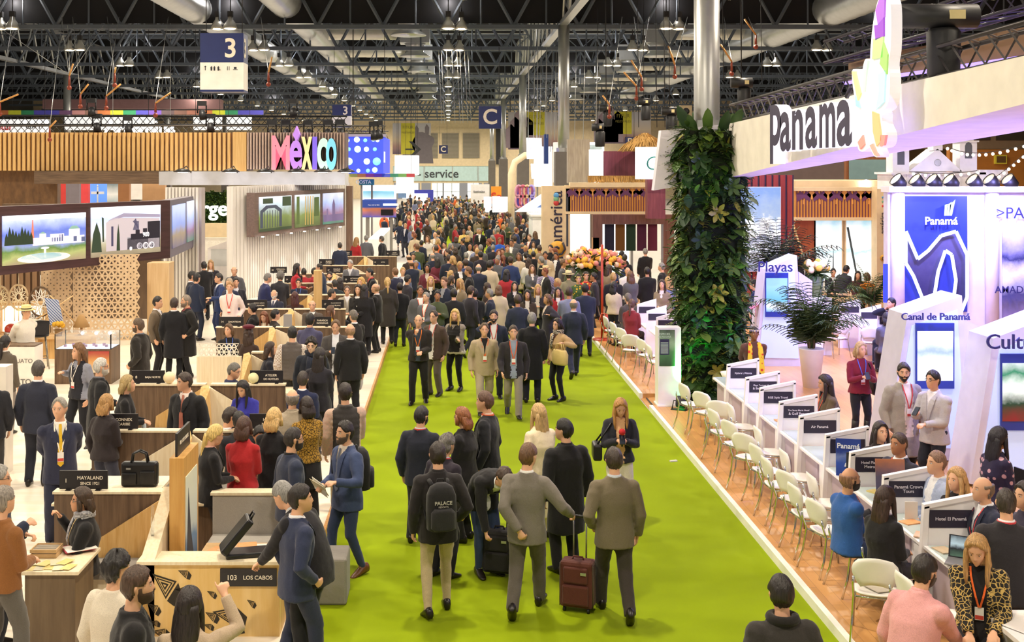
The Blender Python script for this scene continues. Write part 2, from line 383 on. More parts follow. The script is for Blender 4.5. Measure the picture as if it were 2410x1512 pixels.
def panel_sign(name,px0,px1,py0,py1,Y,txt,lb,size=.75,up=11.2,rods=True):
    a = D(px0,py1,Y);b = D(px1,py0,Y);w_ = b.x-a.x;h = b.z-a.z
    t = thing(name,lb,'sign',(a.x,Y,a.z))
    MB().box(0,w_,0,.25,0,h).build('panel',NAVY,t)
    mb = MB();mb.text(txt,(w_/2,-.01,h*.5),X1,Z1,h*size*1.25,.02,bold=.02);mb.build('letter',plain('f0e2d0',.5),t)
    if rods:
        mb = MB()
        for q in (.1,.9): mb.tube([(w_*q,.1,h),(w_*q,.1,up-a.z)],.015,5)
        mb.build('hanging_rod',DK,t)
panel_sign('hanging_sign',1127,1180,250,303,64.4,'C','large navy square sign with white letter C hung beside a steel column')
panel_sign('hanging_sign',1033,1054,342,362,144.4,'C','small navy square sign with white letter C far off before the louvres')
panel_sign('hanging_sign',1472,1495,323,343,114.2,'D','small navy square sign with white letter D below the right-hand banner')
def banner(px0,px1,py0,py1,Y,q0,q1,lb,yb=1.0,seed=0,arrow=False):
    a = D(px0,py1,Y);b = D(px1,py0,Y);w_ = b.x-a.x;h = b.z-a.z
    t = thing('festival_banner',lb,'banner',(a.x,Y,a.z),group='festival banners')
    MB().box(0,w_,0,.05,0,h).build('cloth_sheet',picture([(0,'5a4a60'),(.25,'9a7a74'),(.45,'b4a490'),(.8,'aaa8b0')],0,'n',.22,'banner_print',z0=0,z1=h),t)
    mb = MB();[mb.tube([(w_*q,.02,h),(w_*q,.02,15-a.z)],.02,5) for q in (.05,.95)];mb.build('hanging_rod',DK,t)
    MB().box(w_*q0,w_*q1,-.03,0,h*(1-yb),h).build('yellow_panel',plain('b9b22c',.6,name='lime'),t)
    c = w_*(q0+q1)/2;pw = w_*(q1-q0)
    mb = MB();mb.text('FITUR',(c,-.04,h*.86),X1,Z1,pw*.3,.01,bold=-.006);mb.text('FESTIVALES',(c,-.04,h*.69),X1,Z1,pw*.18,.01);mb.build('lettering',plain('77702a',.6),t)
    if arrow:
        mb = MB();mb.box(w_*.33,w_*.55,-.05,-.03,h*.13,h*.18);mb.prism([(-.6,.9),(.3,0),(-.6,-.9),(-.2,-.9),(.8,0),(-.2,.9)],(w_*.56,-.04,h*.155),X1,Z1,.02);mb.build('arrow',plain('2f3236',.6),t)
        mb = MB();mb.prism([(math.cos(i*.4)*(1.3+.16*math.sin(i*7)),math.sin(i*.4)*(1.15+.16*math.cos(i*5))) for i in range(16)],(w_*.79,-.03,h*.37),X1,Z1,.03);mb.prism([(-1,0),(1,0),(1.2,-2),(-1.2,-2)],(w_*.79,-.02,h*.27),X1,Z1,.02)
        for q,e in ((.62,.82),(.89,.86)): mb.prism([(-.14,-2.2),(.14,-2.2),(.3,0),(0,.4),(-.2,0)],(w_*q,-.02,h*e),X1,Z1,.02)
        mb.build('silhouette',plain('6f6870',.7),t)
    else:
        mb = MB()
        for i in range(5): mb.prism([(-.5,0),(.5,0),(.5,1.8+.7*(i % 3)),(0,2.3+.7*(i % 3)),(-.5,1.8+.7*(i % 3))],(w_*(.06+.085*i),-.03,h*.04),X1,Z1,.02)
        mb.build('silhouette',plain('8f7f8c',.7),t)
banner(924,1014,290,363,134.4,.22,.585,'pale hanging banner with yellow panel, black arrow and curly-haired reveller at aisle end',1,arrow=True)
banner(1196,1312,264,352,114.4,.38,.74,'pale banner with yellow panel seen behind the steel columns right of centre',.62)
banner(1402,1532,263,338,114.4,.34,.65,'pale banner with yellow panel hanging above the small D sign',.7)
# rigging cables, chain hoists and angled straps over the stands
def cable(name,a,b,r,lb,grp,m,lk=None):
    mb = MB();mb.tube([a,b],r,5);t = mb.build(name,m,label=lb,cat='cable',group=grp)
    if lk:
        k = MB();k.tube([b,V(b)+V((0,0,-.35))],[.03,.05],6);k.ball(V(b)+V((0,0,-.45)),.09,8,6);k.build('hook',plain('8c3a24',.5),t)
for i,px in enumerate((1040,1046,1058,1071,1083,1090,1101,1109)):
    cable('rigging_cable',V((D(px-8,0,64.6).x,64.6,11.1)),D(px,290,64.6),.013,'thin steel rigging cable hanging near the central lamp row','cables by the central lamps',SIL)
for i,px in enumerate((1242,1255,1262,1270,1282,1296,1305,1352,1372,1402)):
    cable('rigging_cable',V((D(px+4,0,64.6).x,64.6,11.1)),D(px,330+(i % 3)*14,64.6),.018,'thin steel rigging cable hanging between the steel columns on the right','cables between the columns',SIL)
for i,px in enumerate((1425,1500,1543,1562,1700,1742,1790)):
    cable('rigging_cable',D(px,-20,40),D(px+3,300 if px < 1600 else 190,40),.012,'thin dark hoist chain hanging from the roof on the right','hoist chains on the right',DK)
STR = plain('d39a55',.5,name='tan_strap')
for i,(x0,y0,x1,y1) in enumerate(((208,198,189,222),(284,198,250,226),(172,150,163,178),(402,218,366,243),(272,158,270,172),(132,284,117,300),(1696,105,1722,145),(1573,108,1588,152),(1485,142,1510,181),(1468,170,1498,203),(1752,45,1779,82),(1418,225,1434,246),(640,134,632,170),(43,222,0,240))):
    a,b = D(x0,y0,44),D(x1,y1,44)
    side = 'left' if x0 < 1000 else 'right'
    cable('hoist_strap',a,b,.035,'tan hoist strap with red hook slung under the trusses on the %s' % side,'hoist straps on the %s' % side,STR,True)
    up = D(x1+(30 if i % 2 else -18),40,54)
    cable('rigging_cable',b,up,.012,'thin grey rigging line running up from a hoist strap on the %s' % side,'rigging lines on the %s' % side,SIL)
for i,(x,y) in enumerate(((510,62),(690,90),(460,50),(140,40))):
    for e in (-60,10,45): cable('rigging_cable',D(165,178,46),D(165+e*2.4-30,60,50),.012,'thin grey rigging line fanning up from the orange hook at upper left','rigging fan at upper left',SIL) if i == 0 else None
# ---------------------------------------------------------------- stand on the left: slatted header, screens, meeting booths
PF = .12                                            # platform height
OAK = wood('c99a55','e2bd80',(16,16,.8),.5,name='light_oak');ASH = wood('dfcda9','efe3c8',(18,18,.8),.5,name='pale_ash')
WAL = wood('4d3a2b','806750',(9,9,.6),.5,name='walnut');WALH = wood('4d3a2b','806750',(.6,9,9),.5,name='walnut_h')
UPH = cloth('8f8a84',.9);UPL = cloth('a9a49c',.9)
BLK = plain('1f1c20',.45,name='black_board');LTR = plain('f3e9d6',.5,name='cream_letter')
def glyph(mb,ch,x0,x1,z0,z1,y,dep,m=0,ms=1,bold=.0):
    vs,fs = text_geo(ch,'CENTER',bold)
    xs = [p[0] for p in vs];ys = [p[1] for p in vs];a,b,c,d = min(xs),max(xs),min(ys),max(ys)
    P = [(x0+(p[0]-a)/(b-a)*(x1-x0),y-(dep if p[2] > 0 else 0),z0+(p[1]-c)/(d-c)*(z1-z0)) for p in vs]
    for f in fs:
        zz = [vs[i][2] > 0 for i in f];mb.add([P[i] for i in f],[tuple(range(len(f)))],m if all(zz) else ms)
# header of vertical slats
YF = 46.0
a = D(-60,402,YF);b = D(580,312,YF);c = D(812,312,YF)
t = thing('slatted_fascia','long overhead header of vertical honey-coloured slats at upper left','fascia',(a.x,YF,a.z))
h = b.z-a.z;w1 = b.x-a.x;w2 = c.x-a.x
MB().box(0,w1,.1,1.6,0,h).build('backing_board',wood('6b4a2a','8a6540',name='dark_oak'),t)
mb = MB();n = 54;p = (w1-.55)/n
for i in range(n): mb.box(i*p,i*p+p*.6,0,.1,0,h)
mb.build('slat_panel',OAK,t);MB().box(w1-.53,w1,-.02,.1,-.02,h+.02).build('end_board',OAK,t)
MB().box(w1+.01,w2,.1,1.6,.05,h).build('backing_board',plain('6d5d62',.6),t)
mb = MB();n = 33;p = (w2-w1)/n
for i in range(n): mb.box(w1+.02+i*p,w1+.02+i*p+p*.55,0,.1,.05,h)
mb.build('slat_panel',wood('b59a8c','cdb6a6',name='pinkish_slats'),t)
t = thing('letter_sign','large sign of six coloured capital and small letters on the slatted header','sign',(c.x,YF,a.z))
for ch,x0,x1,y0,y1,co in (('M',639,682,319,400,'f08ba0'),('e',681,711,330,400,'bb86e8'),('x',709,735,322,399,'f5dfa0'),('i',735,746,322,399,'7f66e8'),('c',746,771,325,401,'c6f2df'),('o',767,792,325,401,'7fd4ee')):
    q0,q1 = D(x0,y1,YF-.5),D(x1,y0,YF-.5);mb = MB()
    if ch == 'i': mb.box(q0.x,q1.x,-.45,0,q0.z,q1.z,1);mb.box(q0.x,q1.x,-.47,-.45,q0.z,q1.z,0)
    else: glyph(mb,ch,q0.x,q1.x,q0.z,q1.z,-.02,.45,bold=.028)
    if ch == 'e':
        s0 = D(697,316,YF-.5);mb.prism([(-.14,.28),(0,0),(.12,.3),(0,.62)],(s0.x,-.45,s0.z-.3),X1,Z1,.4,0)
    mb.v = [(x-c.x,y,z-a.z) for x,y,z in mb.v]
    mb.build('letter',[emis(co,.5,'lit_face'),plain('171419',.5)],t)
# beams and pale header with clip-on spotlights
def wbox(name,px0,px1,py0,py1,Y,dep,m,**kw):
    q0,q1 = D(px0,py1,Y),D(px1,py0,Y)
    return MB().box(0,q1.x-q0.x,0,dep,0,q1.z-q0.z).build(name,m,None,(q0.x,Y,q0.z),**kw)
wbox('header_beam',80,376,403,433,45.5,1.5,WALH,label='dark walnut overhead beam below the slatted header',cat='beam')
wbox('header_beam',374,812,404,436,45.0,1.6,plain('c9cbd3',.6),label='pale grey overhead beam with spotlights under the coloured letters',cat='beam')
wbox('veneer_wall',-40,135,402,490,46.8,.4,wood('5a4028','83603c',(3,3,1.2),name='brown_veneer'),label='brown veneered wall section at far left above the picture wall',cat='wall panel')
SPT = plain('2b2a2b',.4,.3)
for i,px in enumerate((430,543,625,698,760,815)):
    q = D(px,404,43.6)
    t = thing('clip_spotlight','%s black arm spotlight over the pale grey beam' % ('leftmost','second','third','fourth','fifth','rightmost')[i],'spotlight',q,group='arm spotlights')
    mb = MB();mb.lathe([(.04,.12),(.2,.08),(.34,0),(.32,-.02)],(0,0,0),14);mb.build('shade',SPT,t)
    mb = MB();mb.tube([(0,.05,.1),(0,.6,.2),(0,1.4,-.05)],.02,6);mb.build('arm',SPT,t)
    mb = MB();mb.lathe([(.2,-.03),(.05,-.04)],(0,0,0),12);mb.build('lens',emis('fff6e8',10),t)
    ld = bpy.data.lights.new('clip_light','SPOT');ld.energy = 34;ld.spot_size = 1.1;ld.spot_blend = .7;ld.color = (.95,.95,1);ld.shadow_soft_size = .1
    lo = bpy.data.objects.new('clip_light',ld);COL.objects.link(lo);lo.location = q+V((0,0,-.08));lo.rotation_euler = (math.radians(72),0,0)
# white vertical-slat wall, slanting back to the right, with the three-picture screen box
def slat_wall(name,A,B,z0,z1,pitch,m,lb,dep=.12,duty=.55,back=None,grp=None):
    A,B = V((A[0],A[1],0)),V((B[0],B[1],0));d = B-A;L = d.length;rz = math.atan2(d.y,d.x)
    t = thing(name,lb,'wall',(A.x,A.y,z0),rz,grp)
    MB().box(0,L,dep*.5,dep+.15,0,z1-z0).build('backing_board',back or m,t)
    mb = MB();n = int(L/pitch)
    for i in range(n): mb.box(i*pitch,i*pitch+pitch*duty,0,dep*.5,0,z1-z0)
    mb.build('slat_panel',m,t);return t,L
WSL = wood('e2ded8','f3f0ea',(14,14,.6),.5,name='whitewashed');GSL = plain('b3abab',.6)
slat_wall('slat_wall',(-6.95,41.3),(-4.12,50.5),PF,4.05,.19,WSL,'tall wall of whitewashed vertical slats below the coloured letters',back=GSL)
slat_wall('slat_wall',(-7.35,40.6),(-6.95,41.3),PF,4.05,.2,WSL,'narrow whitewashed slat pier left of the three-picture screen',duty=.8,back=WSL)
slat_wall('slat_wall',(-9.25,38.9),(-8.0,38.4),PF,4.05,.13,WSL,'whitewashed slatted pier lit by downlights right of the perforated screens',back=GSL)
wbox('end_post',815,829,438,655,50.0,.5,wood('6d5547','8f7563'),label='brown timber end post closing the white slat wall',cat='post')
def screenbox(A,B,z0,z1,th,m,pics,lb,cat='display wall',name='picture_wall'):
    A,B = V((A[0],A[1],0)),V((B[0],B[1],0));d = B-A;L = d.length;rz = math.atan2(d.y,d.x)
    t = thing(name,lb,cat,(A.x,A.y,z0),rz);h = z1-z0
    MB().box(0,L,0,th,0,h).build('casing',m,t)
    for x0,x1,y0,y1,mat,deco in pics:
        p = MB().box(L*x0,L*x1,-.03,0,h*y0,h*y1).build('screen',mat,t,label=deco[0] if deco else None)
        if deco:
            for mm,polys in deco[1]:
                mb = MB()
                for k,P in enumerate(polys): mb.prism([(L*(x0+(x1-x0)*u),h*(y0+(y1-y0)*v)) for u,v in P],(0,-.034-.001*k,0),X1,Z1,.004)
                mb.build('image_detail',mm,p)
    return t
def R4(x0,x1,y0,y1): return [(x0,y0),(x1,y0),(x1,y1),(x0,y1)]
def cyp(x,w,y,h): return [(x-w/2,y),(x+w/2,y),(x+w*.35,y+h*.6),(x,y+h),(x-w*.35,y+h*.6)]
def ellp(x,y,a,b,n=20): return [(x+a*math.cos(2*PI*i/n),y+b*math.sin(2*PI*i/n)) for i in range(n)]
ES = .8
def EM(c,s=ES): return emis(c,s,'screen')
pic1 = picture([(0,'8d7a6a'),(.18,'9aa36a'),(.3,'5c7a3e'),(.4,'7f8fc0'),(.62,'5b6fc4'),(.8,'9fb0e6'),(1,'dfe6fa')],.8,'n',1.6,'screen_print',z0=.15,z1=1.5)
pic2 = picture([(0,'7d7260'),(.3,'a8a58c'),(.5,'c8ccd8'),(.8,'b9c8ea'),(1,'e4ecfa')],.8,'n',1.2,'screen_print',z0=.15,z1=1.5)
pic3 = picture([(0,'3b3f7a'),(.4,'8d7f6a'),(.6,'7f96d8'),(1,'b6c8f0')],.7,'n',1.5,'screen_print',z0=.1,z1=1.4)
pic4 = picture([(0,'54603a'),(.3,'6f7f48'),(.6,'aebfd0'),(1,'eef4fa')],.8,'n',2.2,'screen_print',z0=.2,z1=1.7)
pic5 = picture([(0,'4c7a6a'),(.25,'8a6a8a'),(.5,'9fb0e0'),(1,'eaf0fa')],.8,'n',1.2,'screen_print',z0=.2,z1=1.7)
d1 = ('lit picture of a white mansion with a round fountain',[
    (EM('22301f'),[cyp(.04+.035*i,.05,.4,.25+.13*((i*7) % 4)/3) for i in range(9)]),
    (EM('cfc8da'),[R4(.34,.98,.36,.52),R4(.42,.5,.5,.6),R4(.78,.92,.5,.66),R4(.55,.72,.5,.58)]),
    (EM('4f5a7c'),[R4(.57+.03*i,.585+.03*i,.42,.56) for i in range(5)]+[R4(.84,.88,.4,.5),R4(.94,.99,.38,.48)]),
    (EM('7aa094'),[[(.78,.66),(.92,.66),(.88,.73),(.82,.73)],[(.42,.6),(.5,.6),(.46,.64)]]),
    (EM('c6705c'),[[(.32,.45),(.36,.45),(.345,.9),(.335,.9)]]),
    (EM('d6d2cc'),[ellp(.48,.1,.32,.1)]),(EM('7fa6ae'),[ellp(.45,.13,.25,.07)]),(EM('e6e0d8'),[R4(.475,.5,.1,.32),ellp(.487,.3,.05,.025)]),
    (EM('f2f4fa'),[R4(0,1,.9,1)])])
d2 = ('lit picture of a black steam engine before a stone station',[
    (EM('b3aab0'),[[(.2,.1),(.2,.68),(.3,.78),(.98,.72),(.98,.1)]]),(EM('8f88a0'),[[(.22,.72),(.45,.86),(.99,.8),(.99,.74),(.45,.78)]]),
    (EM('403d58'),[R4(.58,.67,.5,.68)+[(.625,.74)],R4(.27,.3,.2,.6)]),(EM('2b3a2a'),[cyp(.07,.14,.1,.6),cyp(.37,.05,.1,.55),[(.15,.3),(.17,.3),(.165,.78),(.14,.8)]]),
    (EM('1e1c26'),[R4(.5,.99,.1,.36),R4(.55,.98,.3,.42),R4(.8,.99,.3,.66),R4(.62,.68,.4,.5),R4(.73,.79,.4,.52)]),(EM('e6e6ea'),[R4(.5,.98,.335,.35)]),
    (EM('e0dce4'),[ellp(.68+.09*i,.16,.042,.07) for i in range(3)]+[ellp(.55,.12,.02,.04)]),(EM('1e1c26'),[ellp(.68+.09*i,.16,.03,.05) for i in range(3)]),(EM('a83a48'),[R4(.82,.93,.5,.6)]),(EM('f2f4fa'),[R4(0,1,.94,1)])])
zt,zb = 3.77,2.12
A_,B_ = (-11.7,26.9),(-7.95,34.0)
pw = screenbox(A_,B_,zb,zt,.35,wood('3a2626','54393a',(.6,9,9),name='dark_rosewood'),[(.251,.589,.13,.86,pic1,d1),(.614,.946,.13,.93,pic2,d2),(.02,.22,.13,.85,pic4,None)],'dark framed overhead picture wall with mansion and steam engine at left')
mb = MB();L = math.hypot(B_[0]-A_[0],B_[1]-A_[1])
mb.text('900',(L*.87,-.045,1.65*.44),X1,Z1,.17,.004,bold=.02);mb.text('ZACATECAS, ZACATECAS',(L*.42,-.045,1.65*.82),X1,Z1,.09,.004);mb.build('lettering',EM('f6f6f8',.9),pw)
screenbox((-7.95,34.0),(-8.36,40.0),zb,zt,.3,plain('6f6a78',.5),[(.05,.45,.15,.9,pic3,None),(.52,.96,.15,.92,pic5,None)],'grey framed side screens with blue night pictures beside the dark picture wall')
pr = ('lit picture of an arched iron gate among trees',[(EM('3b4150'),[[(.02,.1),(.02,.6),(.2,.75),(.5,.75),(.68,.6),(.68,.1),(.6,.1),(.6,.55),(.45,.66),(.25,.66),(.1,.55),(.1,.1)]]+[R4(.14+.08*i,.155+.08*i,.1,.6) for i in range(6)]),(EM('33402c'),[R4(.1,.4,.8,.95),R4(.7,.98,.7,.98),R4(0,1,0,.08)])])
pr2 = ('lit picture of tall green tree trunks',[(EM('4a5a30'),[R4(.05,.16,.1,.95),R4(.75,.95,.3,.9)]),(EM('b89a58'),[R4(.38+.1*i,.41+.1*i,.05,.95) for i in range(4)])])
pr3 = ('lit picture of a church tower over a town',[(EM('6a5a80'),[R4(0,1,.08,.3),R4(.43,.57,.1,.62),[(.43,.62),(.57,.62),(.5,.82)],R4(.15,.22,.1,.5)])])
q0,q1 = V((-6.72,41.2,0)),V((-4.3,49.2,0))
screenbox((q0.x+.05,q0.y-.25),(q1.x+.05,q1.y-.25),2.3,3.82,.3,wood('6b5a55','857068',(.6,9,9)),[(.04,.36,.1,.9,pic4,pr),(.4,.68,.1,.9,pic4,pr2),(.72,.97,.1,.9,pic5,pr3)],'grey-brown boxed screen with three pictures on the white slat wall')
for i in range(7):
    q = q0.lerp(q1,(i+.5)/7)
    ld = bpy.data.lights.new('strip_spot','SPOT');ld.energy = 80;ld.spot_size = 1.0;ld.spot_blend = .7;ld.color = (1,.97,.92);ld.shadow_soft_size = .04
    lo = bpy.data.objects.new('strip_spot',ld);COL.objects.link(lo);lo.location = q+V((.1,-.42,2.26));lo.rotation_euler = (math.radians(12),0,0)
    mb = MB();mb.lathe([(.05,.03),(.05,0)],(0,0,0),10);mb.build('downlight',emis('fffaf0',6),None,q+V((.1,-.42,2.27)),label='small round downlight below the three-picture screen box',cat='light',group='downlights below the screen box')
# perforated screens of triangles, timber pillar and slatted brown wall behind the craft display
def perforated(w_,h,pitch,hole,th=.03):
    mb = MB();rh = pitch*.866;nx = int(w_/pitch*2);nz = int(h/rh)
    for j in range(nz):
        for i in range(nx):
            x = i*pitch/2;up = (i+j) % 2 == 0
            T = [(x-pitch/2,j*rh),(x+pitch/2,j*rh),(x,j*rh+rh)] if up else [(x-pitch/2,j*rh+rh),(x,j*rh),(x+pitch/2,j*rh+rh)]
            T = [(min(max(a,0),w_),b) for a,b in T];cx = sum(a for a,b in T)/3;cz = sum(b for a,b in T)/3
            s = hole(cx/w_,cz/h)
            I = [(cx+(a-cx)*s,cz+(b-cz)*s) for a,b in T]
            vs = [(a,0,b) for a,b in T]+[(a,0,b) for a,b in I]+[(a,th,b) for a,b in I]
            mb.add(vs,[(0,1,4,3),(1,2,5,4),(2,0,3,5),(3,4,7,6),(4,5,8,7),(5,3,6,8)])
    return mb
PW = wood('cdae86','e0c8a4',(6,6,2),.5,name='plywood')
for i,(x,y,wd,rz) in enumerate(((-10.75,31.4,.85,.1),(-9.92,31.45,1.75,.12))):
    perforated(wd,2.35,.165,(lambda u,v,i=i: .34+.34*max(0,1-2.0*abs((u-.5)+.5*(v-.45))) if i else .3+.1*u)).build('perforated_screen',PW,None,(x,y,PF),rz,label=('plywood screen pierced with small triangles behind the hat-wearing man','wide plywood screen pierced with larger triangles beside the timber pillar')[i],cat='screen')
MB().box(-13.5,-8.72,36,36.2,PF,3.6).build('display_wall',wood('574434','6e5842',(5,5,1)),label='brown timber wall behind the perforated plywood screens',cat='wall panel')
MB().box(-8.18,-7.58,32.3,32.9,PF,2.12).build('timber_pillar',wood('d0ab78','e3c79a',(8,8,.5)),bev=.01,label='square pale timber pillar right of the perforated screens',cat='pillar')
slat_wall('slat_wall',(-13.4,30.6),(-10.8,31.4),PF,2.6,.17,wood('8d6d4f','ab8a68',(8,8,.6)),'brown vertical slat wall behind the craft shelf at far left',duty=.7,back=wood('5c4532','6e543e'))
# craft shelf, dream catchers, showcase, stool, posters
TH = wood('caa26c','dcb988',(4,4,4))
q = D(0,790,29.3)
t = thing('craft_shelf','lit craft shelf with helmet and plates behind the hat-wearing man','shelf',(-11.3,29.6,PF))
mb = MB();mb.box(0,1.25,0,.5,.35,.42);mb.box(0,1.25,0,.5,1.15,1.22);mb.box(0,.05,0,.5,0,1.22);mb.box(1.2,1.25,0,.5,0,1.22);mb.box(0,1.25,.45,.5,0,1.22);mb.box(0,1.25,0,.5,0,.06);mb.build('carcass',TH,t)
MB().box(.06,1.19,.4,.45,.45,1.12).build('light_panel',emis('fff4dc',1.2),t)
for i,(x,z,r,lb,co) in enumerate(((-11.05,1.5,.28,'cream woven dream catcher hung at the far left edge','e8d8b0'),(-10.6,1.52,.3,'round pale dream catcher above the craft shelf','efe2c4'),(-10.06,1.4,.36,'large white dream catcher with dark rim by the perforated screen','e9e4da'))):
    t = thing('dream_catcher',lb,'ornament',(x,29.35,z),group='dream catchers')
    mb = MB();mb.tube([(r*.75*math.cos(2*PI*k/24),0,r*math.sin(2*PI*k/24)) for k in range(25)],.025,6);mb.build('hoop',plain('5a4530' if i == 2 else 'c9b08a',.7),t)
    mb = MB()
    for k in range(12): mb.tube([(r*.75*math.cos(2*PI*k/12),0,r*math.sin(2*PI*k/12)),(r*.75*math.cos(2*PI*(k+5)/12),0,r*math.sin(2*PI*(k+5)/12))],.009,4)
    mb.tube([(0,0,r),(0,0,r+.3)],.008,4);mb.build('web',plain(co,.8),t)
    mb = MB()
    for k in (-1,0,1): mb.tube([(k*.1,0,-r*.9),(k*.1,0,-r-.3)],.012,4)
    mb.build('tassel',plain(co,.9),t)
t = thing('helmet_ornament','red and silver decorated helmet on the craft shelf','ornament',(-10.95,29.8,PF+.42))
mb = MB();mb.ball((0,0,.12),.16,14,8,d=(1,1,.9));mb.build('shell',plain('b03a30',.3),t);mb = MB();mb.lathe([(.17,.0),(.18,.03),(.165,.06)],(0,0,0),16);mb.build('rim',SIL,t)
t = thing('decorated_plate','large black and white concentric plate standing on the craft shelf','plate',(-10.35,29.65,PF+.42))
mb = MB();mb.M = M4.Translation((0,0,.27))@M4.Rotation(PI/2,4,'X');mb.lathe([(.02,.02),(.26,.0),(.27,.015),(.02,.035)],(0,0,0),24);mb.build('disc',plain('e8e4dc',.4),t)
mb = MB();mb.M = M4.Translation((0,-.022,.27))@M4.Rotation(PI/2,4,'X')
for r in (.08,.14,.2,.24):
    for k in range(16): mb.cbox((r*math.cos(2*PI*k/16),r*math.sin(2*PI*k/16),0),(.025,.025,.012))
mb.build('pattern',plain('20201f',.5),t)
t = thing('sling_chair_display','small display of a blue deck chair with fringed white hammock','display',(-9.55,28.7,PF+.55))
mb = MB();mb.tube([(-.55,0,.3),(-.1,0,.55),(.5,0,.95)],.018,6);mb.tube([(-.1,.1,.95),(.55,.1,.25)],.018,6);mb.tube([(-.4,0,0),(.1,0,.8)],.018,6);mb.build('frame',TH,t)
mb = MB();mb.prism([(-.05,.15),(.3,.1),(.15,.75),(-.18,.8)],(0,-.03,.1),X1,Z1,.02);mb.build('sling',cloth('5a6c9c',.8,'stripe','c8cede'),t)
mb = MB();mb.prism([(-.6,.0),(-.1,-.1),(-.08,.25),(-.55,.32)],(0,-.1,.1),X1,Z1,.03);mb.build('hammock',cloth('efe6d6'),t)
mb = MB();mb.text('TULUM',(-.32,-.12,.26),X1,Z1,.13,.006,bold=.03);mb.build('lettering',plain('b03028',.5),t)
t = thing('display_table','low pale display table below the perforated screen','table',(-9.5,28.75,PF))
MB().box(-.95,.95,-.3,.35,.48,.55).build('top',TH,t);mb = MB();mb.box(-.9,.9,-.2,.3,0,.48);mb.build('base',OAK,t)
t = thing('flower_pot','small pot of yellow sunflowers on the display table','plant',(-9.35,28.55,PF+.55))
mb = MB();mb.lathe([(.07,0),(.1,.16),(.09,.16)],(0,0,0),12);mb.build('pot',plain('7a5a30',.6),t)
mb = MB()
for k in range(7): mb.ball((.1*math.cos(k*2.4),.1*math.sin(k*2.4),.25+.03*(k % 3)),.06,8,5)
mb.build('blossom',plain('d9a62c',.7),t)
t = thing('straw_hat_lamp','small straw cone lamp on the display table right end','lamp',(-8.85,28.7,PF+.55))
mb = MB();mb.lathe([(.2,.2),(.08,.45),(.03,.5)],(0,0,0),14);mb.build('shade',plain('b08a58',.8),t);mb = MB();mb.lathe([(.1,0),(.03,.04),(.03,.25)],(0,0,0),10);mb.build('base',TH,t)
# showcase counter
q = G(195,905,PF)
t = thing('showcase_counter','walnut showcase counter with lit glass top and a printed panel','counter',(q.x-.6,q.y,PF))
MB().box(0,1.2,0,.7,0,.74).build('body',WAL,t);MB().box(.03,1.17,.03,.67,.745,.755).build('deck',emis('dfe8f6',.9),t)
mb = MB()
for a0 in ((0,1.2,0,.02),(0,1.2,.68,.7),(0,.02,0,.7),(1.18,1.2,0,.7)): mb.box(a0[0],a0[1],a0[2],a0[3],.74,1.06)
g_,nt,bs = _nt('clear_glass');bs.inputs['Transmission Weight'].default_value = .92;bs.inputs['Roughness'].default_value = .03;bs.inputs['Base Color'].default_value = (.95,.98,1,1);bs.inputs['IOR'].default_value = 1.02;GLASS = g_
mb.build('glass_case',GLASS,t);mb = MB()
for k in range(9): mb.cbox((.15+.11*k,.25+.2*(k % 2),.78),(.05,.06,.05))
mb.build('jewellery',plain('a07a9a',.3,.4),t)
mb = MB()
for k in range(3): mb.ball((.4+.3*k,.62,1.0),.035,10,6)
mb.build('lamp',emis('ffffff',12),t)
MB().box(.72,1.16,-.02,0,.25,.7).build('poster',picture([(0,'e8d9c0'),(.5,'d9a060'),(1,'b03a3a')],0,'n',3,z0=.25,z1=.7),t)
def stool(name,q,co,lb,legs,grp=None):
    t = thing(name,lb,'stool',q,.4,grp)
    mb = MB();mb.rings([[(.21*math.cos(2*PI*k/16)*s,.2*math.sin(2*PI*k/16)*s,z) for k in range(16)] for s,z in ((.6,.72),(1,.74),(1.02,.78),(.7,.8))]);mb.build('seat',co,t)
    mb = MB();mb.rings([[(x,-.19+.03*math.sin(a),.8+z) for x,a,z in ((-.2,0,0),(0,-1,0),(.2,0,0),(.21,0,.3),(0,-1,.33),(-.21,0,.3))],[(x,-.215+.03*math.sin(a),.8+z) for x,a,z in ((-.2,0,0),(0,-1,0),(.2,0,0),(.21,0,.3),(0,-1,.33),(-.21,0,.3))]],sm=False);mb.build('backrest',co,t)
    for sx,sy in ((1,1),(1,-1),(-1,1),(-1,-1)):
        mb = MB();mb.tube([(sx*.13,sy*.13,.74),(sx*.2,sy*.2,0)],.013,6);mb.build('leg',legs,t)
    mb = MB();mb.tube([(.17,.17,.25),(.17,-.17,.25),(-.17,-.17,.25),(-.17,.17,.25),(.17,.17,.25)],.01,5);mb.build('footrest',legs,t)
    return t
stool('bar_stool',(-9.35,27.2,PF),cloth('2a2728'),'dark upholstered bar stool left of the showcase counter',plain('8f8a80',.3,.8))
t = thing('potted_fern','small green fern behind the dark bar stool','plant',(-9.9,28.2,PF))
mb = MB();mb.lathe([(.12,0),(.17,.5),(.15,.5)],(0,0,0),14);mb.build('pot',TH,t)
mb = MB()
for k in range(26):
    a = k*2.4;e = .5+.4*math.sin(k*1.7);P = [(0,0,.5),(.12*math.cos(a),.12*math.sin(a),.62+.14*e),(.28*math.cos(a),.28*math.sin(a),.6+.16*e)]
    mb.tube(P,[.008,.03,.004],4,ry=.004)
mb.build('frond',plain('3d6a2c',.6),t)
q = G(40,935,PF)
t = thing('printed_counter','white printed counter panel at the far left edge behind the standing men','counter',(q.x-1.2,q.y,PF))
MB().box(0,1.55,0,.5,0,1.0).build('body',plain('ece6dc',.5),t);mb = MB();mb.text('GUANAJUATO',(1.12,-.004,.72),X1,Z1,.12,.004);mb.text('NAJUATO',(1.15,-.004,.3),X1,Z1,.15,.004,bold=.02);mb.build('lettering',plain('6d6a66',.6),t)
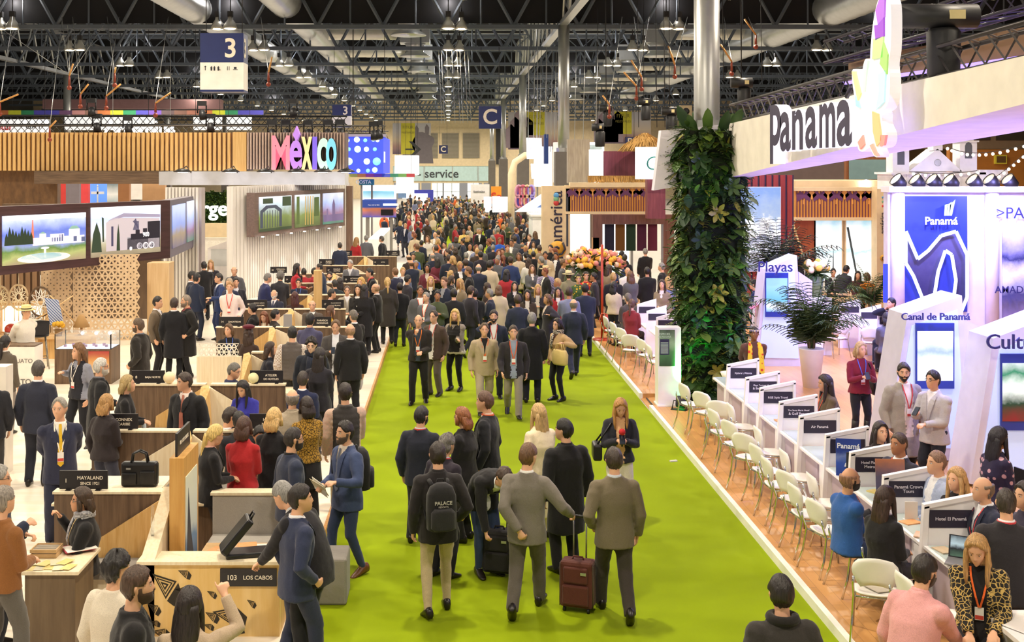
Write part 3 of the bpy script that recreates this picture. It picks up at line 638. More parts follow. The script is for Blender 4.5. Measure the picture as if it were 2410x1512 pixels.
MB().box(0,1.55,.02,.48,1.0,1.03).build('top',WAL,t)
MB().box(-7.1,-6.62,17.8,18.1,PF,1.74).build('white_pier',plain('e9e2d6',.5),label='narrow white pier cut by the left picture edge',cat='pillar')
# ---------------------------------------------------------------- meeting booths
def tpoly(mb,P,th,axis='y'):
    """prism from 3-D polygon P, thickened along axis"""
    d = {'x': X1,'y': Y1}[axis]*th;k = len(P);P = [V(p) for p in P]
    mb.add(P+[p+d for p in P],[tuple(range(k))[::-1],tuple(range(k,2*k))]+[(i,(i+1) % k,k+(i+1) % k,k+i) for i in range(k)])
def desk_sign(c,w_,h,num,lines,lb,rz=0,ls=.052):
    t = thing('desk_sign',lb,'sign',c,rz,'black desk signs')
    MB().box(-w_/2,w_/2,-.012,.012,.012,h+.012).build('board',BLK,t)
    mb = MB();n = len(lines)
    if num: mb.text(num,(-w_*.36,-.013,h*.52),X1,Z1,ls*1.15,.003,bold=.012)
    for i,s in enumerate(lines): mb.text(s,(w_*(.14 if num else 0),-.013,h*.52+((n-1)/2-i)*ls*1.15),X1,Z1,ls*min(1,8.6*w_/.55/max(1,len(s)) if len(s) > 8 else 1),.003,bold=.012)
    mb.build('lettering',LTR,t)
    mb = MB();mb.box(-w_*.36,-w_*.26,-.04,.04,0,.012);mb.box(w_*.26,w_*.36,-.04,.04,0,.012);mb.build('foot',BLK,t);return t
ZT = 1.10     # wall height above the platform
BTN = ['nearest','second','third','fourth','fifth','sixth','seventh','eighth','ninth','tenth','eleventh']
def booth(k,Y,xl,xc,xr,left=True,right=True):
    t = thing('meeting_booth','walnut and pale wood meeting booth, %s row counted from the camera' % BTN[k],'booth',(xc,Y,PF),0,'meeting booths')
    l,r = xl-xc,xr-xc
    if left: MB().box(l,-.04,0,.13,0,ZT).build('walnut_wall',WAL,t)
    if right: MB().box(.04,r,0,.13,0,ZT).build('walnut_wall',WAL,t)
    if left: MB().box(l-.015,-.04,-.015,.145,ZT,ZT+.025).build('ledge',ASH,t)
    if right: MB().box(.04,r+.015,-.015,.145,ZT,ZT+.025).build('ledge',ASH,t)
    if left:
        mb = MB();tpoly(mb,[(l+.42,-.1,0),(-.05,-.16,0),(-.05,-.1,ZT-.01),(l+.48,-.05,.62)],.05);mb.build('back_panel',ASH if k % 2 else OAK,t)
        MB().box(l+.38,-.1,-.55,-.12,.36,.46).build('bench_cushion',UPH,t,bev=.02);MB().box(l+.42,-.1,-.5,-.14,0,.36).build('bench_base',ASH,t)
    if right:
        mb = MB();tpoly(mb,[(.05,-.16,0),(r-.32,-.1,0),(r-.38,-.05,.58),(.05,-.1,ZT-.01)],.05);mb.build('back_panel',ASH,t)
        MB().box(.1,r-.3,-.55,-.12,.36,.46).build('bench_cushion',UPH,t,bev=.02);MB().box(.1,r-.34,-.5,-.14,0,.36).build('bench_base',ASH,t)
    mb = MB()      # folded divider between the two seats
    A = [(0,.02,ZT+.02),(-.07,-.2,ZT+.02),(.07,-.2,ZT-.02),(0,-.95,.62),(-.2,-.6,0),(.22,-.6,0),(0,-1.45,0),(-.1,.02,0),(.1,.02,0)]
    mb.add(A,[(0,1,2),(1,4,3),(1,3,2),(2,3,5),(3,4,6),(3,6,5),(0,7,4,1),(0,2,5,8),(7,8,5,6,4),(0,8,7)]);mb.build('folded_divider',OAK,t)
    return t
def small_table(x,y,lb,w_=.8,d=.62):
    t = thing('meeting_table',lb,'table',(x,y,PF),0,'small meeting tables')
    MB().box(-w_/2,w_/2,-d/2,d/2,.71,.74).build('top',ASH,t,bev=.004);MB().box(-.2,.2,-.18,.18,.02,.71).build('pedestal',WAL,t);MB().box(-.28,.28,-.22,.22,0,.02).build('foot_plate',SIL,t)
    return t
ROWS = [(0,12.8,-4.24,-2.98,-2.9,True,False),(1,15.75,-4.72,-3.42,-2.35,True,True),(2,19.1,-5.16,-3.86,-2.63,True,True),(3,22.4,-5.0,-3.75,-2.4,False,True),(4,25.9,-5.05,-3.8,-2.18,True,True),(5,29.2,-5.03,-3.83,-2.53,True,True),(6,32.4,-4.95,-3.74,-2.5,True,True),(7,35.6,-4.9,-3.72,-2.45,True,True),(8,38.8,-5.0,-3.7,-2.4,True,True),(9,42.0,-4.6,-3.4,-2.1,True,True),(10,46.2,-4.2,-3.2,-2.0,True,True)]
for r in ROWS: booth(*r)
for k,Y,xl,xc,xr,lf,rt in ROWS[1:9]:
    small_table((xl+xc)/2-.1,Y-1.75,'small pale meeting table left of the divider, %s booth row' % BTN[k]);small_table((xr+xc)/2+.12,Y-1.75,'small pale meeting table right of the divider, %s booth row' % BTN[k])
zt = PF+ZT+.025
def sgn(px,py,Y,num,lines,lb,w_=.54): q = D(px,py,Y);desk_sign((q.x,Y+.06,zt),w_,.2,num,lines,lb)
sgn(193,1140,12.8,'1',['MAYALAND','SINCE 1921'],'black desk sign numbered one behind the gesturing seated woman',.52)
sgn(276,990,15.75,'4',['CONNEX','CARIBE'],'black desk sign numbered four below the man in the dark overcoat',.52)
sgn(632,990,15.75,'',['HOTEL','MÉXICO'],'black unnumbered desk sign behind the red-sweater woman',.52)
sgn(347,885,19.1,'8',['BAJA NORTE'],'black desk sign numbered eight with paper lanterns beside it',.53)
sgn(626,885,19.1,'7',['ATELIER','DE HOTELES'],'black desk sign numbered seven above the woman in blue',.53)
sgn(543,760,25.9,'14',['ZACATECAS'],'black desk sign numbered fourteen under the man in the pink shirt',.54)
sgn(750,758,25.9,'13',['PARAÍSOS','INDÍGENAS'],'black desk sign numbered thirteen beside the woman in yellow',.54)
sgn(602,720,29.2,'18',['TOURING AMERICA','TOURS & DMC'],'black desk sign numbered eighteen beside the bald bearded man',.54)
sgn(783,719,29.2,'17',['PALACE RESORTS','& LE BLANC'],'black desk sign numbered seventeen beside two seated men',.54)
sgn(650,687,32.4,'21',['TOUR TIME','MEXICO & DMC'],'black desk sign numbered twenty-one near the navy blazer man',.54)
sgn(690,661,35.6,'24',['VIAJES MEXICO','CORPORATIVO'],'black desk sign numbered twenty-four before the woman in red',.54)
sgn(829,661,35.6,'23',['ALTAMAREA','DMC & TOURS'],'black desk sign numbered twenty-three under the grey-suited man',.54)
sgn(655,641,38.8,'28',['OPERADORA','TURISTICA'],'black desk sign numbered twenty-eight at the left end of its row',.54)
sgn(787,641,38.8,'27',['CANCUN','SHUTTLE'],'black desk sign numbered twenty-seven on the ninth booth row',.54)
sgn(768,622,42.0,'33',['MUNDO','FUTURO'],'black desk sign numbered thirty-three before the man facing the slat wall',.54)
sgn(896,622,42.0,'31',['OPTM'],'black desk sign numbered thirty-one at the right of its row',.54)
sgn(812,605,46.2,'36',['INTERJET','MEXICO'],'black desk sign numbered thirty-six on the farthest booth row',.54)
sgn(924,605,46.2,'35',['ALOFT','CANCUN'],'black desk sign numbered thirty-five by the aisle on the farthest row',.54)
# front counter with triangle ornaments
t = thing('reception_counter','pale oak reception counter with black triangle spirals at lower left','counter',(-3.03,11.7,PF))
MB().box(0,1.37,0,.1,0,.71).build('front_panel',wood('d9b061','e8c88a',(5,5,.6),.45,name='honey_front'),t);MB().box(-.03,1.39,-.03,.3,.71,.745).build('top',ASH,t,bev=.004)
MB().box(1.27,1.37,.1,.7,0,.71).build('side_panel',OAK,t)
desk = MB().box(.79,1.345,-.02,0,.5,.67).build('name_board',BLK,t)
mb = MB();mb.text('103',(.905,-.022,.585),X1,Z1,.07,.003,bold=.012);mb.text('LOS CABOS',(1.16,-.022,.585),X1,Z1,.055,.003,bold=.012);mb.build('lettering',LTR,desk)
def spiral(mb,cx,cz,s,rot):
    T = [(-.5,.5),(.5,.18),(.05,-.55)]
    def tr(p,k=1): x,z = p[0]*k*s,p[1]*k*s;return (cx+x*math.cos(rot)-z*math.sin(rot),cz+x*math.sin(rot)+z*math.cos(rot))
    for k in (1,.66,.34):
        O = [tr(p,k) for p in T];I = [tr(p,k*.8 if k > .4 else k*.45) for p in T]
        for i in range(3): j = (i+1) % 3;mb.prism([O[i],O[j],I[j],I[i]],(0,-.003,0),X1,Z1,.004)
    O = [tr(p) for p in ((.1,-.62),(.56,.12),(.75,-.45),(.4,-.85))];mb.prism(O,(0,-.003,0),X1,Z1,.004)
mb = MB()
for cx,cz,s,rot in ((.24,.5,.24,0),(.43,.62,.09,.3),(.13,.28,.1,.1),(.14,.13,.07,.5),(.42,.45,.1,.6),(.2,.03,.12,.5),(.86,.2,.22,.5),(.7,.2,.1,.2),(.67,.1,.07,.4),(.7,.42,.07,.2),(1.09,.33,.07,.1),(.92,.06,.12,.9),(.76,.04,.05,.3)): spiral(mb,cx,cz,s,rot)
mb.build('triangle_ornament',plain('241d12',.6),t)
mb = MB()
for sx,e in ((0,0),): tpoly(mb,[(0,0,0),(0,1.2,0),(0,1.2,1.1),(0,.95,1.22),(0,0,.74)],.14,'x')
mb.build('sloped_side',ASH,t)
mb = MB();mb.box(.03,.06,.3,.32,.75,1.2);mb.build('glass_leaflet_panel',GLASS,t)
t = thing('poster_pylon','tall oak pylon with sailing-boat poster rising behind the reception counter','pylon',(-2.86,12.2,PF))
MB().box(0,.15,0,.7,0,1.63).build('body',wood('c48f45','dcae66',(8,8,.6),.5,name='pylon_oak'),t)
p = MB().box(.15,.156,.06,.62,.4,1.42).build('poster',picture([(0,'3c5f8e'),(.3,'5f86b0'),(.42,'c8d6d6'),(1,'e6ecda')],0,'n',2,z0=.4,z1=1.42),t)
mb = MB();mb.prism([(.1,.5),(.42,.55),(.3,.8),(.18,1.28)],(.158,0,0),Y1,Z1,.003);mb.build('sail_shape',plain('3a3c44',.6),p)
t = thing('desk_sign','black name board standing edgewise along the oak pylon top','sign',(-2.8,12.55,PF+1.63),group='black desk signs')
MB().box(-.012,.012,-.3,.3,0,.24).build('board',BLK,t);mb = MB();mb.text('103  LOS CABOS',(.013,0,.12),Y1,Z1,.055,.003,bold=.01);mb.build('lettering',LTR,t)
t = thing('upholstered_bench','grey upholstered bench with pale ledge behind the reception counter','bench',(-2.7,13.3,PF))
MB().box(0,.86,.32,.42,.2,.86).build('backrest',UPL,t,bev=.01);MB().box(-.02,.88,.3,.5,.86,.89).build('ledge',ASH,t);MB().box(0,.86,-.1,.32,.3,.42).build('seat_cushion',UPL,t,bev=.02);MB().box(.02,.84,-.05,.32,0,.3).build('bench_base',OAK,t)
t = thing('low_table','small oak table with magazines behind the reception counter','table',(-2.2,12.5,PF))
MB().box(-.38,.42,-.2,.22,.56,.6).build('top',TH,t)
for sx in (-.3,.34):
    for sy in (-.14,.16): mb = MB();mb.box(sx-.02,sx+.02,sy-.02,sy+.02,0,.56);mb.build('leg',TH,t)
def flat(name,x,y,z,w_,d,rz,m,lb,cat,th=.006,grp=None):
    return MB().box(-w_/2,w_/2,-d/2,d/2,0,th).build(name,m,None,(x,y,z),rz,label=lb,cat=cat,group=grp)
MAGS = [picture([(0,a),(.5,b),(1,c)],0,'n',14,'magazine',z0=-1,z1=1) for a,b,c in (('c8502c','e6a46a','f0dcc0'),('b04030','d9b08a','efe0d0'),('3a5a9a','c8b090','f0e8dc'),('a8842c','e0cc7a','6a4a20'),('7a9a3a','d8d0b0','5a7a9a'))]
for i,(x,y) in enumerate(((-2.42,12.44),(-2.3,12.55),(-2.2,12.42),(-2.12,12.56))): flat('magazine',x,y,PF+.6+i*.004,.2,.26,.2*i-.4,MAGS[i % 3],'%s on the low oak table behind the counter' % ('orange magazine at the left end','red magazine lying back','blue spotted magazine','warm-coloured magazine at the right')[i],'magazine',.004,'magazines on the low table')
for i,(x,y) in enumerate(((-1.92,12.58),(-1.86,12.42))): flat('notebook',x,y,PF+.6,.22,.16,.15,plain('e9e6e0',.5),('white notebook at the back of the low oak table','pale grey notebook at the front of the low oak table')[i],'notebook',.012)
t = thing('laptop_bag','black leather laptop bag propped open on the reception counter','bag',(-2.0,11.86,PF+.745),.25)
LEA = plain('17171a',.35,name='black_leather')
MB().box(-.22,.32,-.1,.14,0,.05).build('lower_half',LEA,t,bev=.015)
mb = MB();mb.M = M4.Translation((-.22,0,.03))@M4.Rotation(-.85,4,'Y');mb.box(0,.42,-.12,.14,0,.08);mb.build('upper_half',LEA,t,bev=.02)
mb = MB();mb.M = M4.Translation((-.22,0,.03))@M4.Rotation(-.85,4,'Y');mb.tube([(.42,-.05,.04),(.48,-.04,.05),(.48,.06,.05),(.42,.07,.04)],.01,6);mb.build('handle',LEA,t)
def ottoman(x0,x1,y0,y1,z0,h,lb):
    return MB().box(x0,x1,y0,y1,0,h).build('ottoman',UPH,None,(0,0,z0),bev=.025,label=lb,cat='ottoman',group='grey cube ottomans')
ottoman(-1.54,-1.1,12.85,13.35,0,.5,'grey cube ottoman on the green carpet beside the navy suit man')
ottoman(-2.2,-1.8,24.6,25.2,PF,.5,'grey cube ottoman by the aisle behind the bald man in black')
ottoman(-2.35,-1.9,26.6,27.2,PF,.5,'farther grey cube ottoman under the grey-haired man in black')
# tablet stand
q = G(832,985,PF)
t = thing('tablet_stand','slim silver stand with white-framed tablet at the platform edge','stand',(-1.75,22.0,PF))
mb = MB();mb.tube([(0,0,0),(0,0,1.12)],.025,10);mb.build('pole',plain('c8ccd0',.3,.6),t);MB().box(-.16,.16,-.12,.12,0,.015).build('base_plate',plain('c8ccd0',.3,.6),t)
mb = MB();mb.M = M4.Translation((0,0,1.16))@M4.Rotation(.55,4,'Y')@M4.Rotation(.6,4,'X');mb.box(-.15,.15,-.1,.1,0,.02);mb.box(-.115,.115,-.07,.07,.02,.022,1);mb.build('tablet',[plain('efefec',.4),plain('16161a',.2)],t)
# foreground table with crate and leaflets
t = thing('leaflet_table','walnut pedestal table covered with leaflets before the seated woman','table',(-4.15,11.35,PF))
MB().box(0,.62,0,.74,.72,.755).build('top',ASH,t,bev=.006);MB().box(.1,.58,.03,.62,0,.72).build('pedestal',wood('5e4c38','78654c',(7,7,.6)),t)
zt2 = PF+.756
t = thing('wooden_crate','small open wooden crate of cards on the leaflet table','crate',(-4.0,11.85,zt2))
mb = MB()
for z in (.0,.045): mb.box(-.13,.13,-.11,-.1,z+.005,z+.038);mb.box(-.13,.13,.1,.11,z+.005,z+.038);mb.box(-.13,-.12,-.1,.1,z+.005,z+.038);mb.box(.12,.13,-.1,.1,z+.005,z+.038)
mb.box(-.13,.13,-.11,.11,0,.006);mb.build('slat_frame',TH,t);mb = MB()
for k in range(8): mb.box(-.11,.11,-.09+.022*k,-.085+.022*k,.006,.07+.008*(k % 3))
mb.build('card',plain('d8cfc0',.6),t)
for i in range(9): flat('leaflet',-4.02+.09*(i % 5)+.02*(i//5),11.45+.11*(i//5)+.015*(i % 3),zt2+.002*i,.1,.16,.4*math.sin(i*3),MAGS[3+i % 2],'yellow and white tourist leaflet spread on the leaflet table','leaflet',.003,'leaflets on the leaflet table')
flat('document_folder',-3.72,11.98,zt2+.02,.3,.22,.5,plain('b03a52',.5),'dark pink folder under the white papers','folder',.012)
flat('paper_sheet',-3.7,11.96,zt2+.033,.3,.21,.55,plain('f2ece2',.5),'white papers under the seated woman\'s left hand','paper',.006)
# briefcase and small things on the booth tables
t = thing('briefcase','black leather briefcase with two handles on the booth table behind sign one','bag',(-3.4,13.12,PF+1.1))
MB().box(-.2,.2,-.06,.06,0,.27).build('body',LEA,t,bev=.03);MB().box(-.18,-.02,-.085,-.055,.03,.16).build('pocket',LEA,t,bev=.012);MB().box(.02,.18,-.085,-.055,.03,.18).build('pocket',LEA,t,bev=.012)
for y in (-.03,.03): mb = MB();mb.tube([(-.09,y,.26),(-.07,y,.36),(0,y,.39),(.07,y,.36),(.09,y,.26)],.012,6);mb.build('handle',LEA,t)
mb = MB();mb.box(-.13,-.08,-.088,-.085,.2,.22);mb.build('name_tag',SIL,t)
t = thing('high_table','pale high table behind sign one carrying the black briefcase','table',(-3.62,13.27,PF))
MB().box(-.58,.48,-.32,.28,1.06,1.1).build('top',ASH,t,bev=.004);MB().box(-.2,.2,-.15,.15,0,1.06).build('pedestal',WAL,t)
t = thing('water_bottle','clear water bottle on the table behind sign four','bottle',(-4.4,17.2,PF+.74))
mb = MB();mb.lathe([(.032,0),(.034,.12),(.03,.16),(.014,.19),(.014,.21)],(0,0,0),12);mb.build('body',plain('cfdde6',.1),t);mb = MB();mb.lathe([(.016,.21),(.016,.235)],(0,0,0),10);mb.build('cap',plain('f4f4f4',.4),t)
for i,(px,py,Y,r,co,lb) in enumerate(((398,888,19.17,.095,'f3e2b8','round cream paper lantern right of sign eight'),(434,885,19.17,.085,'e2583c','red and white striped paper lantern beside the cream one'),(597,888,19.17,.09,'efe8b4','round pale yellow lantern left of sign seven'))):
    q = D(px,py,Y);mb = MB();mb.ball((0,0,r),r,16,10);o = mb.build('paper_lantern',plain(co,.6),None,(q.x,Y,zt),label=lb,cat='lantern',group='paper lanterns')
t = thing('laptop','open dark laptop before the woman in blue','laptop',(-2.95,17.25,PF+.74))
MB().box(-.17,.17,-.12,.12,0,.015).build('keyboard',plain('3a3838',.4),t);mb = MB();mb.M = M4.Translation((0,-.12,.012))@M4.Rotation(.2,4,'X');mb.box(-.17,.17,-.008,.004,0,.22);mb.build('screen',plain('3d3a3a',.4),t)
perforated(.8,.32,.1,lambda u,v: .66,.02).build('lattice_screen',plain('efe8da',.5),None,(-4.95,23.6,PF+.85),label='white triangle lattice panel before the seated woman in black',cat='screen')
MB().box(-4.98,-4.1,23.55,23.65,PF,PF+.85).build('low_wall',ASH,label='pale wooden low wall under the white triangle lattice',cat='panel')
t = thing('brochure_stand','grey double brochure stand on the booth ledge near the folded divider','stand',(-3.5,25.95,zt))
MB().box(-.09,.09,-.02,.02,0,.27).build('panel',plain('a09c9c',.5),t);MB().box(-.1,.1,-.05,.05,0,.015).build('base',SIL,t)
MB().box(-3.05,-2.85,31.2,31.5,PF,1.95).build('oak_post',wood('c99f60','dfbd84',(8,8,.6)),label='tall pale oak post with violet edge light in the seventh booth row',cat='post').location = (-.55,.6,0)
# ---------------------------------------------------------------- stand on the right: white fascia, kiosks, counter row, living column
RF = .10
WHT = plain('f4f1f2',.4,name='white_laminate');KWH = plain('d6d4e2',.4,name='kiosk_white');WFAB = plain('e9e3da',.8,name='white_fabric');CHR = plain('d5d8dc',.12,1,name='chrome')
SHELL = plain('f0ece2',.35,name='white_plastic');NV = plain('2a2638',.5,name='dark_label')
def spot(loc,tgt,col,e,size=1.2,blend=.6,r=.08):
    ld = bpy.data.lights.new('led_spot','SPOT');ld.energy = e;ld.spot_size = size;ld.spot_blend = blend;ld.color = col;ld.shadow_soft_size = r
    o = bpy.data.objects.new('led_spot',ld);COL.objects.link(o);o.location = loc
    o.rotation_euler = (V(tgt)-V(loc)).to_track_quat('-Z','Y').to_euler();return o
# living column
t = thing('living_column','tall column clad in dense tropical foliage around the steel shaft','plant',(5.28,24.0,RF))
MB().box(-.5,.5,-.5,.5,0,5.35).build('core',plain('1d2417',.9),t)
LEAFM = [plain(c,.55,name='leaf') for c in ('33501f','476526','24401e','647c30','9a963a')]
def leafy(mb,p,d,up,L,w_,m,bend=.25):
    d = V(d).normalized();s = d.cross(V(up));s = s.normalized() if s.length > .01 else X1;n = s.cross(d)
    pts = []
    for u,e in ((0,.12),(.3,.9),(.62,1),(.88,.5),(1,.03)):
        c = V(p)+d*(L*u)-n*(bend*L*u*u);pts += [c-s*(w_*e/2)+n*.01*L,c-n*.04*L,c+s*(w_*e/2)+n*.01*L]
    mb.add(pts,[(3*i+j,3*i+j+1,3*i+j+4,3*i+j+3) for i in range(4) for j in (0,1)],m,True)
mb = MB();rr = random.Random(3)
for k in range(3600):
    z = rr.uniform(.02,5.45);side = rr.random()
    a = rr.uniform(-PI,PI);cx,cy = math.cos(a),math.sin(a);mx = max(abs(cx),abs(cy));R_ = .5+.2*NZ.noise(V((a*1.5,z*1.6,0)))
    p = V((cx/mx*R_,cy/mx*R_,z));o = V((cx,cy,0))
    d = o*rr.uniform(.5,1)+V((rr.uniform(-.7,.7),rr.uniform(-.7,.7),rr.uniform(-.9,.55)))
    kind = rr.random();mi = rr.choice((0,0,1,1,2,2,3)) if rr.random() > .06 else 4
    if kind < .45: leafy(mb,p,d,Z1,rr.uniform(.16,.34),rr.uniform(.06,.13),mi)
    elif kind < .6: leafy(mb,p,d,Z1,rr.uniform(.26,.42),rr.uniform(.14,.24),mi,.4)
    else:
        L = rr.uniform(.25,.45);d = d.normalized();s = d.cross(Z1).normalized() if abs(d.z) < .95 else X1
        for q in range(6):
            c = p+d*(L*q/6)-Z1*(.25*L*(q/6)**2)
            for sg in (-1,1): leafy(mb,c,d*.6+s*sg,Z1,.12*(1.1-q/8),.025,mi,.1)
mb.build('foliage',LEAFM,t)
for k in range(10):
    z = 5.15+.25*rr.random();a = k*.63;mb = MB();leafy(mb,(.4*math.cos(a),.4*math.sin(a),z),(.5*math.cos(a),.5*math.sin(a),1),Y1,.6,.22,k % 3,.1);mb.build('crown_leaf',LEAFM,t)
for k in range(9):
    a = -PI/2+.5*math.sin(k*2.3);z = .6+.52*k;mb = MB();c = V((.62*math.sin(k*2.1)*.6,-.62,z))
    for q in range(6): leafy(mb,c,(math.cos(q*1.05),-.35,math.sin(q*1.05)),Y1,.24,.1,4 if k % 3 == 0 else (k % 3),.2)
    mb.build('leaf_rosette',LEAFM,t)
def par(q,lb,glow,rz=0,grp='floor par lamps'):
    t = thing('par_lamp',lb,'lamp',q,rz,grp)
    mb = MB();mb.M = M4.Rotation(.45,4,'X');mb.lathe([(.09,.05),(.1,.08),(.11,.24),(.1,.24),(.09,.2)],(0,0,0),14,cap=False);mb.build('housing',plain('151516',.5),t)
    mb = MB();mb.M = M4.Rotation(.45,4,'X');mb.lathe([(.095,.22),(.01,.222)],(0,0,0),14);mb.build('lens',glow,t)
    mb = MB();mb.tube([(-.14,.06,0),(-.13,-.02,.16),(.13,-.02,.16),(.14,.06,0)],.012,6);mb.box(-.15,.15,-.03,.1,0,.012);mb.build('bracket',plain('151516',.5),t)
    return t
par((4.42,22.7,RF),'black floor par lamp glowing green at the foot of the foliage column',emis('2cff5a',12),2.6)
spot((4.4,22.75,.5),(4.95,23.5,1.6),(.05,1,.12),330,1.0);spot((4.35,23.3,.4),(4.6,23.8,3),(.05,1,.15),260,.7);spot((6.35,22.4,.4),(5.4,23.4,2.2),(.1,.25,1),160,.9);spot((4.3,22.0,3.9),(5,23.4,4.4),(.1,1,.2),40,.6)
# tapered fascia with letters, emblem, soffit and trusses
def fas(y): u = (24.0-y)/(24.0-9.0);return 4.5+(1.03)*u,5.59+.28*u
t = thing('fascia','long tapering white fabric fascia hung over the right-hand counter row','fascia',(5.6,24.0,4.5))
mb = MB();b1,t1 = fas(24);b2,t2 = fas(9)
P = [(0,0,0),(0,-15,b2-4.5),(0,-15,t2-4.5),(0,0,t1-4.5)];Q = [(.35,0,0),(1.8,-15,b2-4.5),(1.8,-15,t2-4.5),(.35,0,t1-4.5)]
mb.add(P+Q,[(0,1,2,3),(0,4,5,1),(4,7,6,5),(3,2,6,7),(0,3,7,4),(1,5,6,2)],0);mb.build('fabric_skin',WFAB,t)
mb = MB();tpoly(mb,[(-1.4,.3,-.25),(0,-.02,0),(0,-.02,1.09),(-1.25,.3,.98),],.3,'y');mb.build('end_wing',plain('ddd6e4',.7),t)
def pm(px,py,X=5.45): Y = F*X/(px-PX);return V((X,Y,HC-(py-PY)*Y/F))
DARKL = plain('3a3550',.45,name='letter_face');LIT = emis('f4f0fa',.7,'lit_letter')
def side_glyph(mb,ch,px0,px1,py0,py1,X,dep,bold):
    vs,fs = text_geo(ch,'CENTER',bold);xs = [p[0] for p in vs];ys = [p[1] for p in vs];a,b,c,d = min(xs),max(xs),min(ys),max(ys)
    q0,q1 = pm(px0,py1,X),pm(px1,py1,X);ztop = pm((px0+px1)/2,py0,X).z;zbot = pm((px0+px1)/2,py1,X).z
    W = [(X if p[2] > 0 else X+dep,q0.y+(p[0]-a)/(b-a)*(q1.y-q0.y),zbot+(p[1]-c)/(d-c)*(ztop-zbot)) for p in vs]
    for f in fs: mb.add([W[i] for i in f],[tuple(range(len(f)))],0 if all(vs[i][2] > 0 for i in f) else 1)
t = thing('letter_sign','large dark and white lit letters on the tapering white fascia','sign',(5.6,19,4.5))
for ch,a,b,c,d in (('p',1812,1838,246,386),('a',1835,1861,263,357),('n',1864,1890,258,353),('a',1895,1923,250,350),('m',1928,1966,242,348),('a',1969,2005,234,345)):
    mb = MB();side_glyph(mb,ch,a,b,c,d,5.36,.2,.026);mb.v = [(x-5.6,y-19,z-4.5) for x,y,z in mb.v];mb.build('letter',[DARKL,LIT],t)
mb = MB();q = pm(1993,228,5.36);q2 = pm(2003,205,5.36);mb.tube([q,q2],.035,6);mb.v = [(x-5.6,y-19,z-4.5) for x,y,z in mb.v];mb.build('accent',[DARKL],t)
t = thing('emblem','tall white lit feather and petal emblem beside the letters on the fascia','emblem',(5.6,15.5,4.5))
def eprism(name,P,X,th,m,par):
    for _ in range(2 if th > .05 else 0): P = [q for i in range(len(P)) for q in ((P[i][0]*.75+P[(i+1) % len(P)][0]*.25,P[i][1]*.75+P[(i+1) % len(P)][1]*.25),(P[i][0]*.25+P[(i+1) % len(P)][0]*.75,P[i][1]*.25+P[(i+1) % len(P)][1]*.75))]
    W = [pm(x,y,X) for x,y in P];mb = MB();k = len(W);o = V((5.6,15.5,4.5));W = [w-o for w in W]
    mb.add(W+[w+V((th,0,0)) for w in W],[tuple(range(k)),tuple(range(2*k-1,k-1,-1))]+[(i,k+i,k+(i+1) % k,(i+1) % k) for i in range(k)]);return mb.build(name,m,par)
LW = emis('f4f2f8',.75,'lit_white')
LW = emis('f2eff8',.35,'lit_white')
for P in ([(2046,150),(2052,70),(2063,5),(2076,-14),(2092,-6),(2098,20),(2097,120),(2090,150),(2096,185),(2092,240),(2080,262),(2056,262)],[(2003,163),(2016,163),(2026,212),(2032,140),(2045,137),(2042,205),(2056,262),(2040,275),(2018,262),(2008,215)],[(2018,258),(2058,255),(2078,262),(2074,288),(2088,315),(2084,343),(2066,350),(2048,345),(2030,360),(2016,350),(2022,300)],[(2044,338),(2058,336),(2071,370),(2057,371)]): eprism('white_body',P,5.22,.13,LW,t)
for nm,P,co in (('feather_tip',[(2060,25),(2070,-5),(2082,-8),(2080,40),(2066,60)],'b06ae0'),('feather_facet',[(2057,60),(2066,58),(2079,42),(2079,85),(2060,95)],'9a4ed2'),('feather_facet',[(2055,92),(2078,86),(2077,135),(2052,140)],'bfe39a'),('feather_facet',[(2078,100),(2088,128),(2086,175),(2070,150)],'a6d87a'),('left_petal',[(2004,168),(2012,168),(2025,220),(2018,238)],'e6eaa0'),('left_petal',[(2034,145),(2042,143),(2034,215),(2028,212)],'d6f0e0'),('right_petal',[(2066,175),(2084,165),(2080,240),(2060,260),(2068,215)],'bfe6f6'),('blue_petal',[(2012,225),(2020,240),(2024,255),(2014,250)],'a8d8f0'),('orange_petal',[(2052,262),(2066,268),(2074,330),(2062,345),(2054,310)],'f8c088'),('red_petal',[(2018,335),(2030,318),(2034,340),(2024,352)],'f09a90'),('red_petal',[(2072,318),(2084,318),(2080,342),(2070,345)],'f09a90'),('red_petal',[(2046,342),(2054,338),(2066,368),(2058,366)],'f4aa9a')):
    eprism(nm,P,5.2,.03,emis(co,.4,'petal'),t)
def boxtruss(a,b,s,m,name,lb,n=26):
    a,b = V(a),V(b);d = (b-a).normalized();u = d.cross(Z1).normalized()*s/2;v = Z1*s/2;mb = MB()
    C = [u+v,u-v,-u-v,-u+v]
    for c in C: mb.tube([a+c,b+c],.03,6)
    for i in range(n):
        p,q = a.lerp(b,i/n),a.lerp(b,(i+1)/n)
        for j in range(4): mb.tube([p+C[j],q+C[(j+1) % 4]],.014,4,sm=False)
    return mb.build(name,m,label=lb,cat='truss')
boxtruss((6.1,25,5.85),(6.1,8.8,6.1),.36,plain('3c3838',.4,.5),'lighting_truss','dark box truss running along the top of the tapering white fascia',34)
boxtruss((7.3,22.5,6.9),(8.6,13.6,7.3),.4,plain('33303c',.4,.5),'lighting_truss','dark upper box truss behind the white emblem at top right',20)
MB().box(0,.25,-9.2,0,0,.42).build('lighting_rail',plain('8a6a48',.5),None,(7.6,22.6,6.35),.145,label='brown rail with violet edge hung under the upper truss at top right',cat='rail')
MB().box(0,.1,-9.2,0,0,.05).build('led_strip',emis('9a86ff',1.6),None,(7.5,22.6,6.3),.145,label='glowing violet strip light along the brown rail at top right',cat='light')
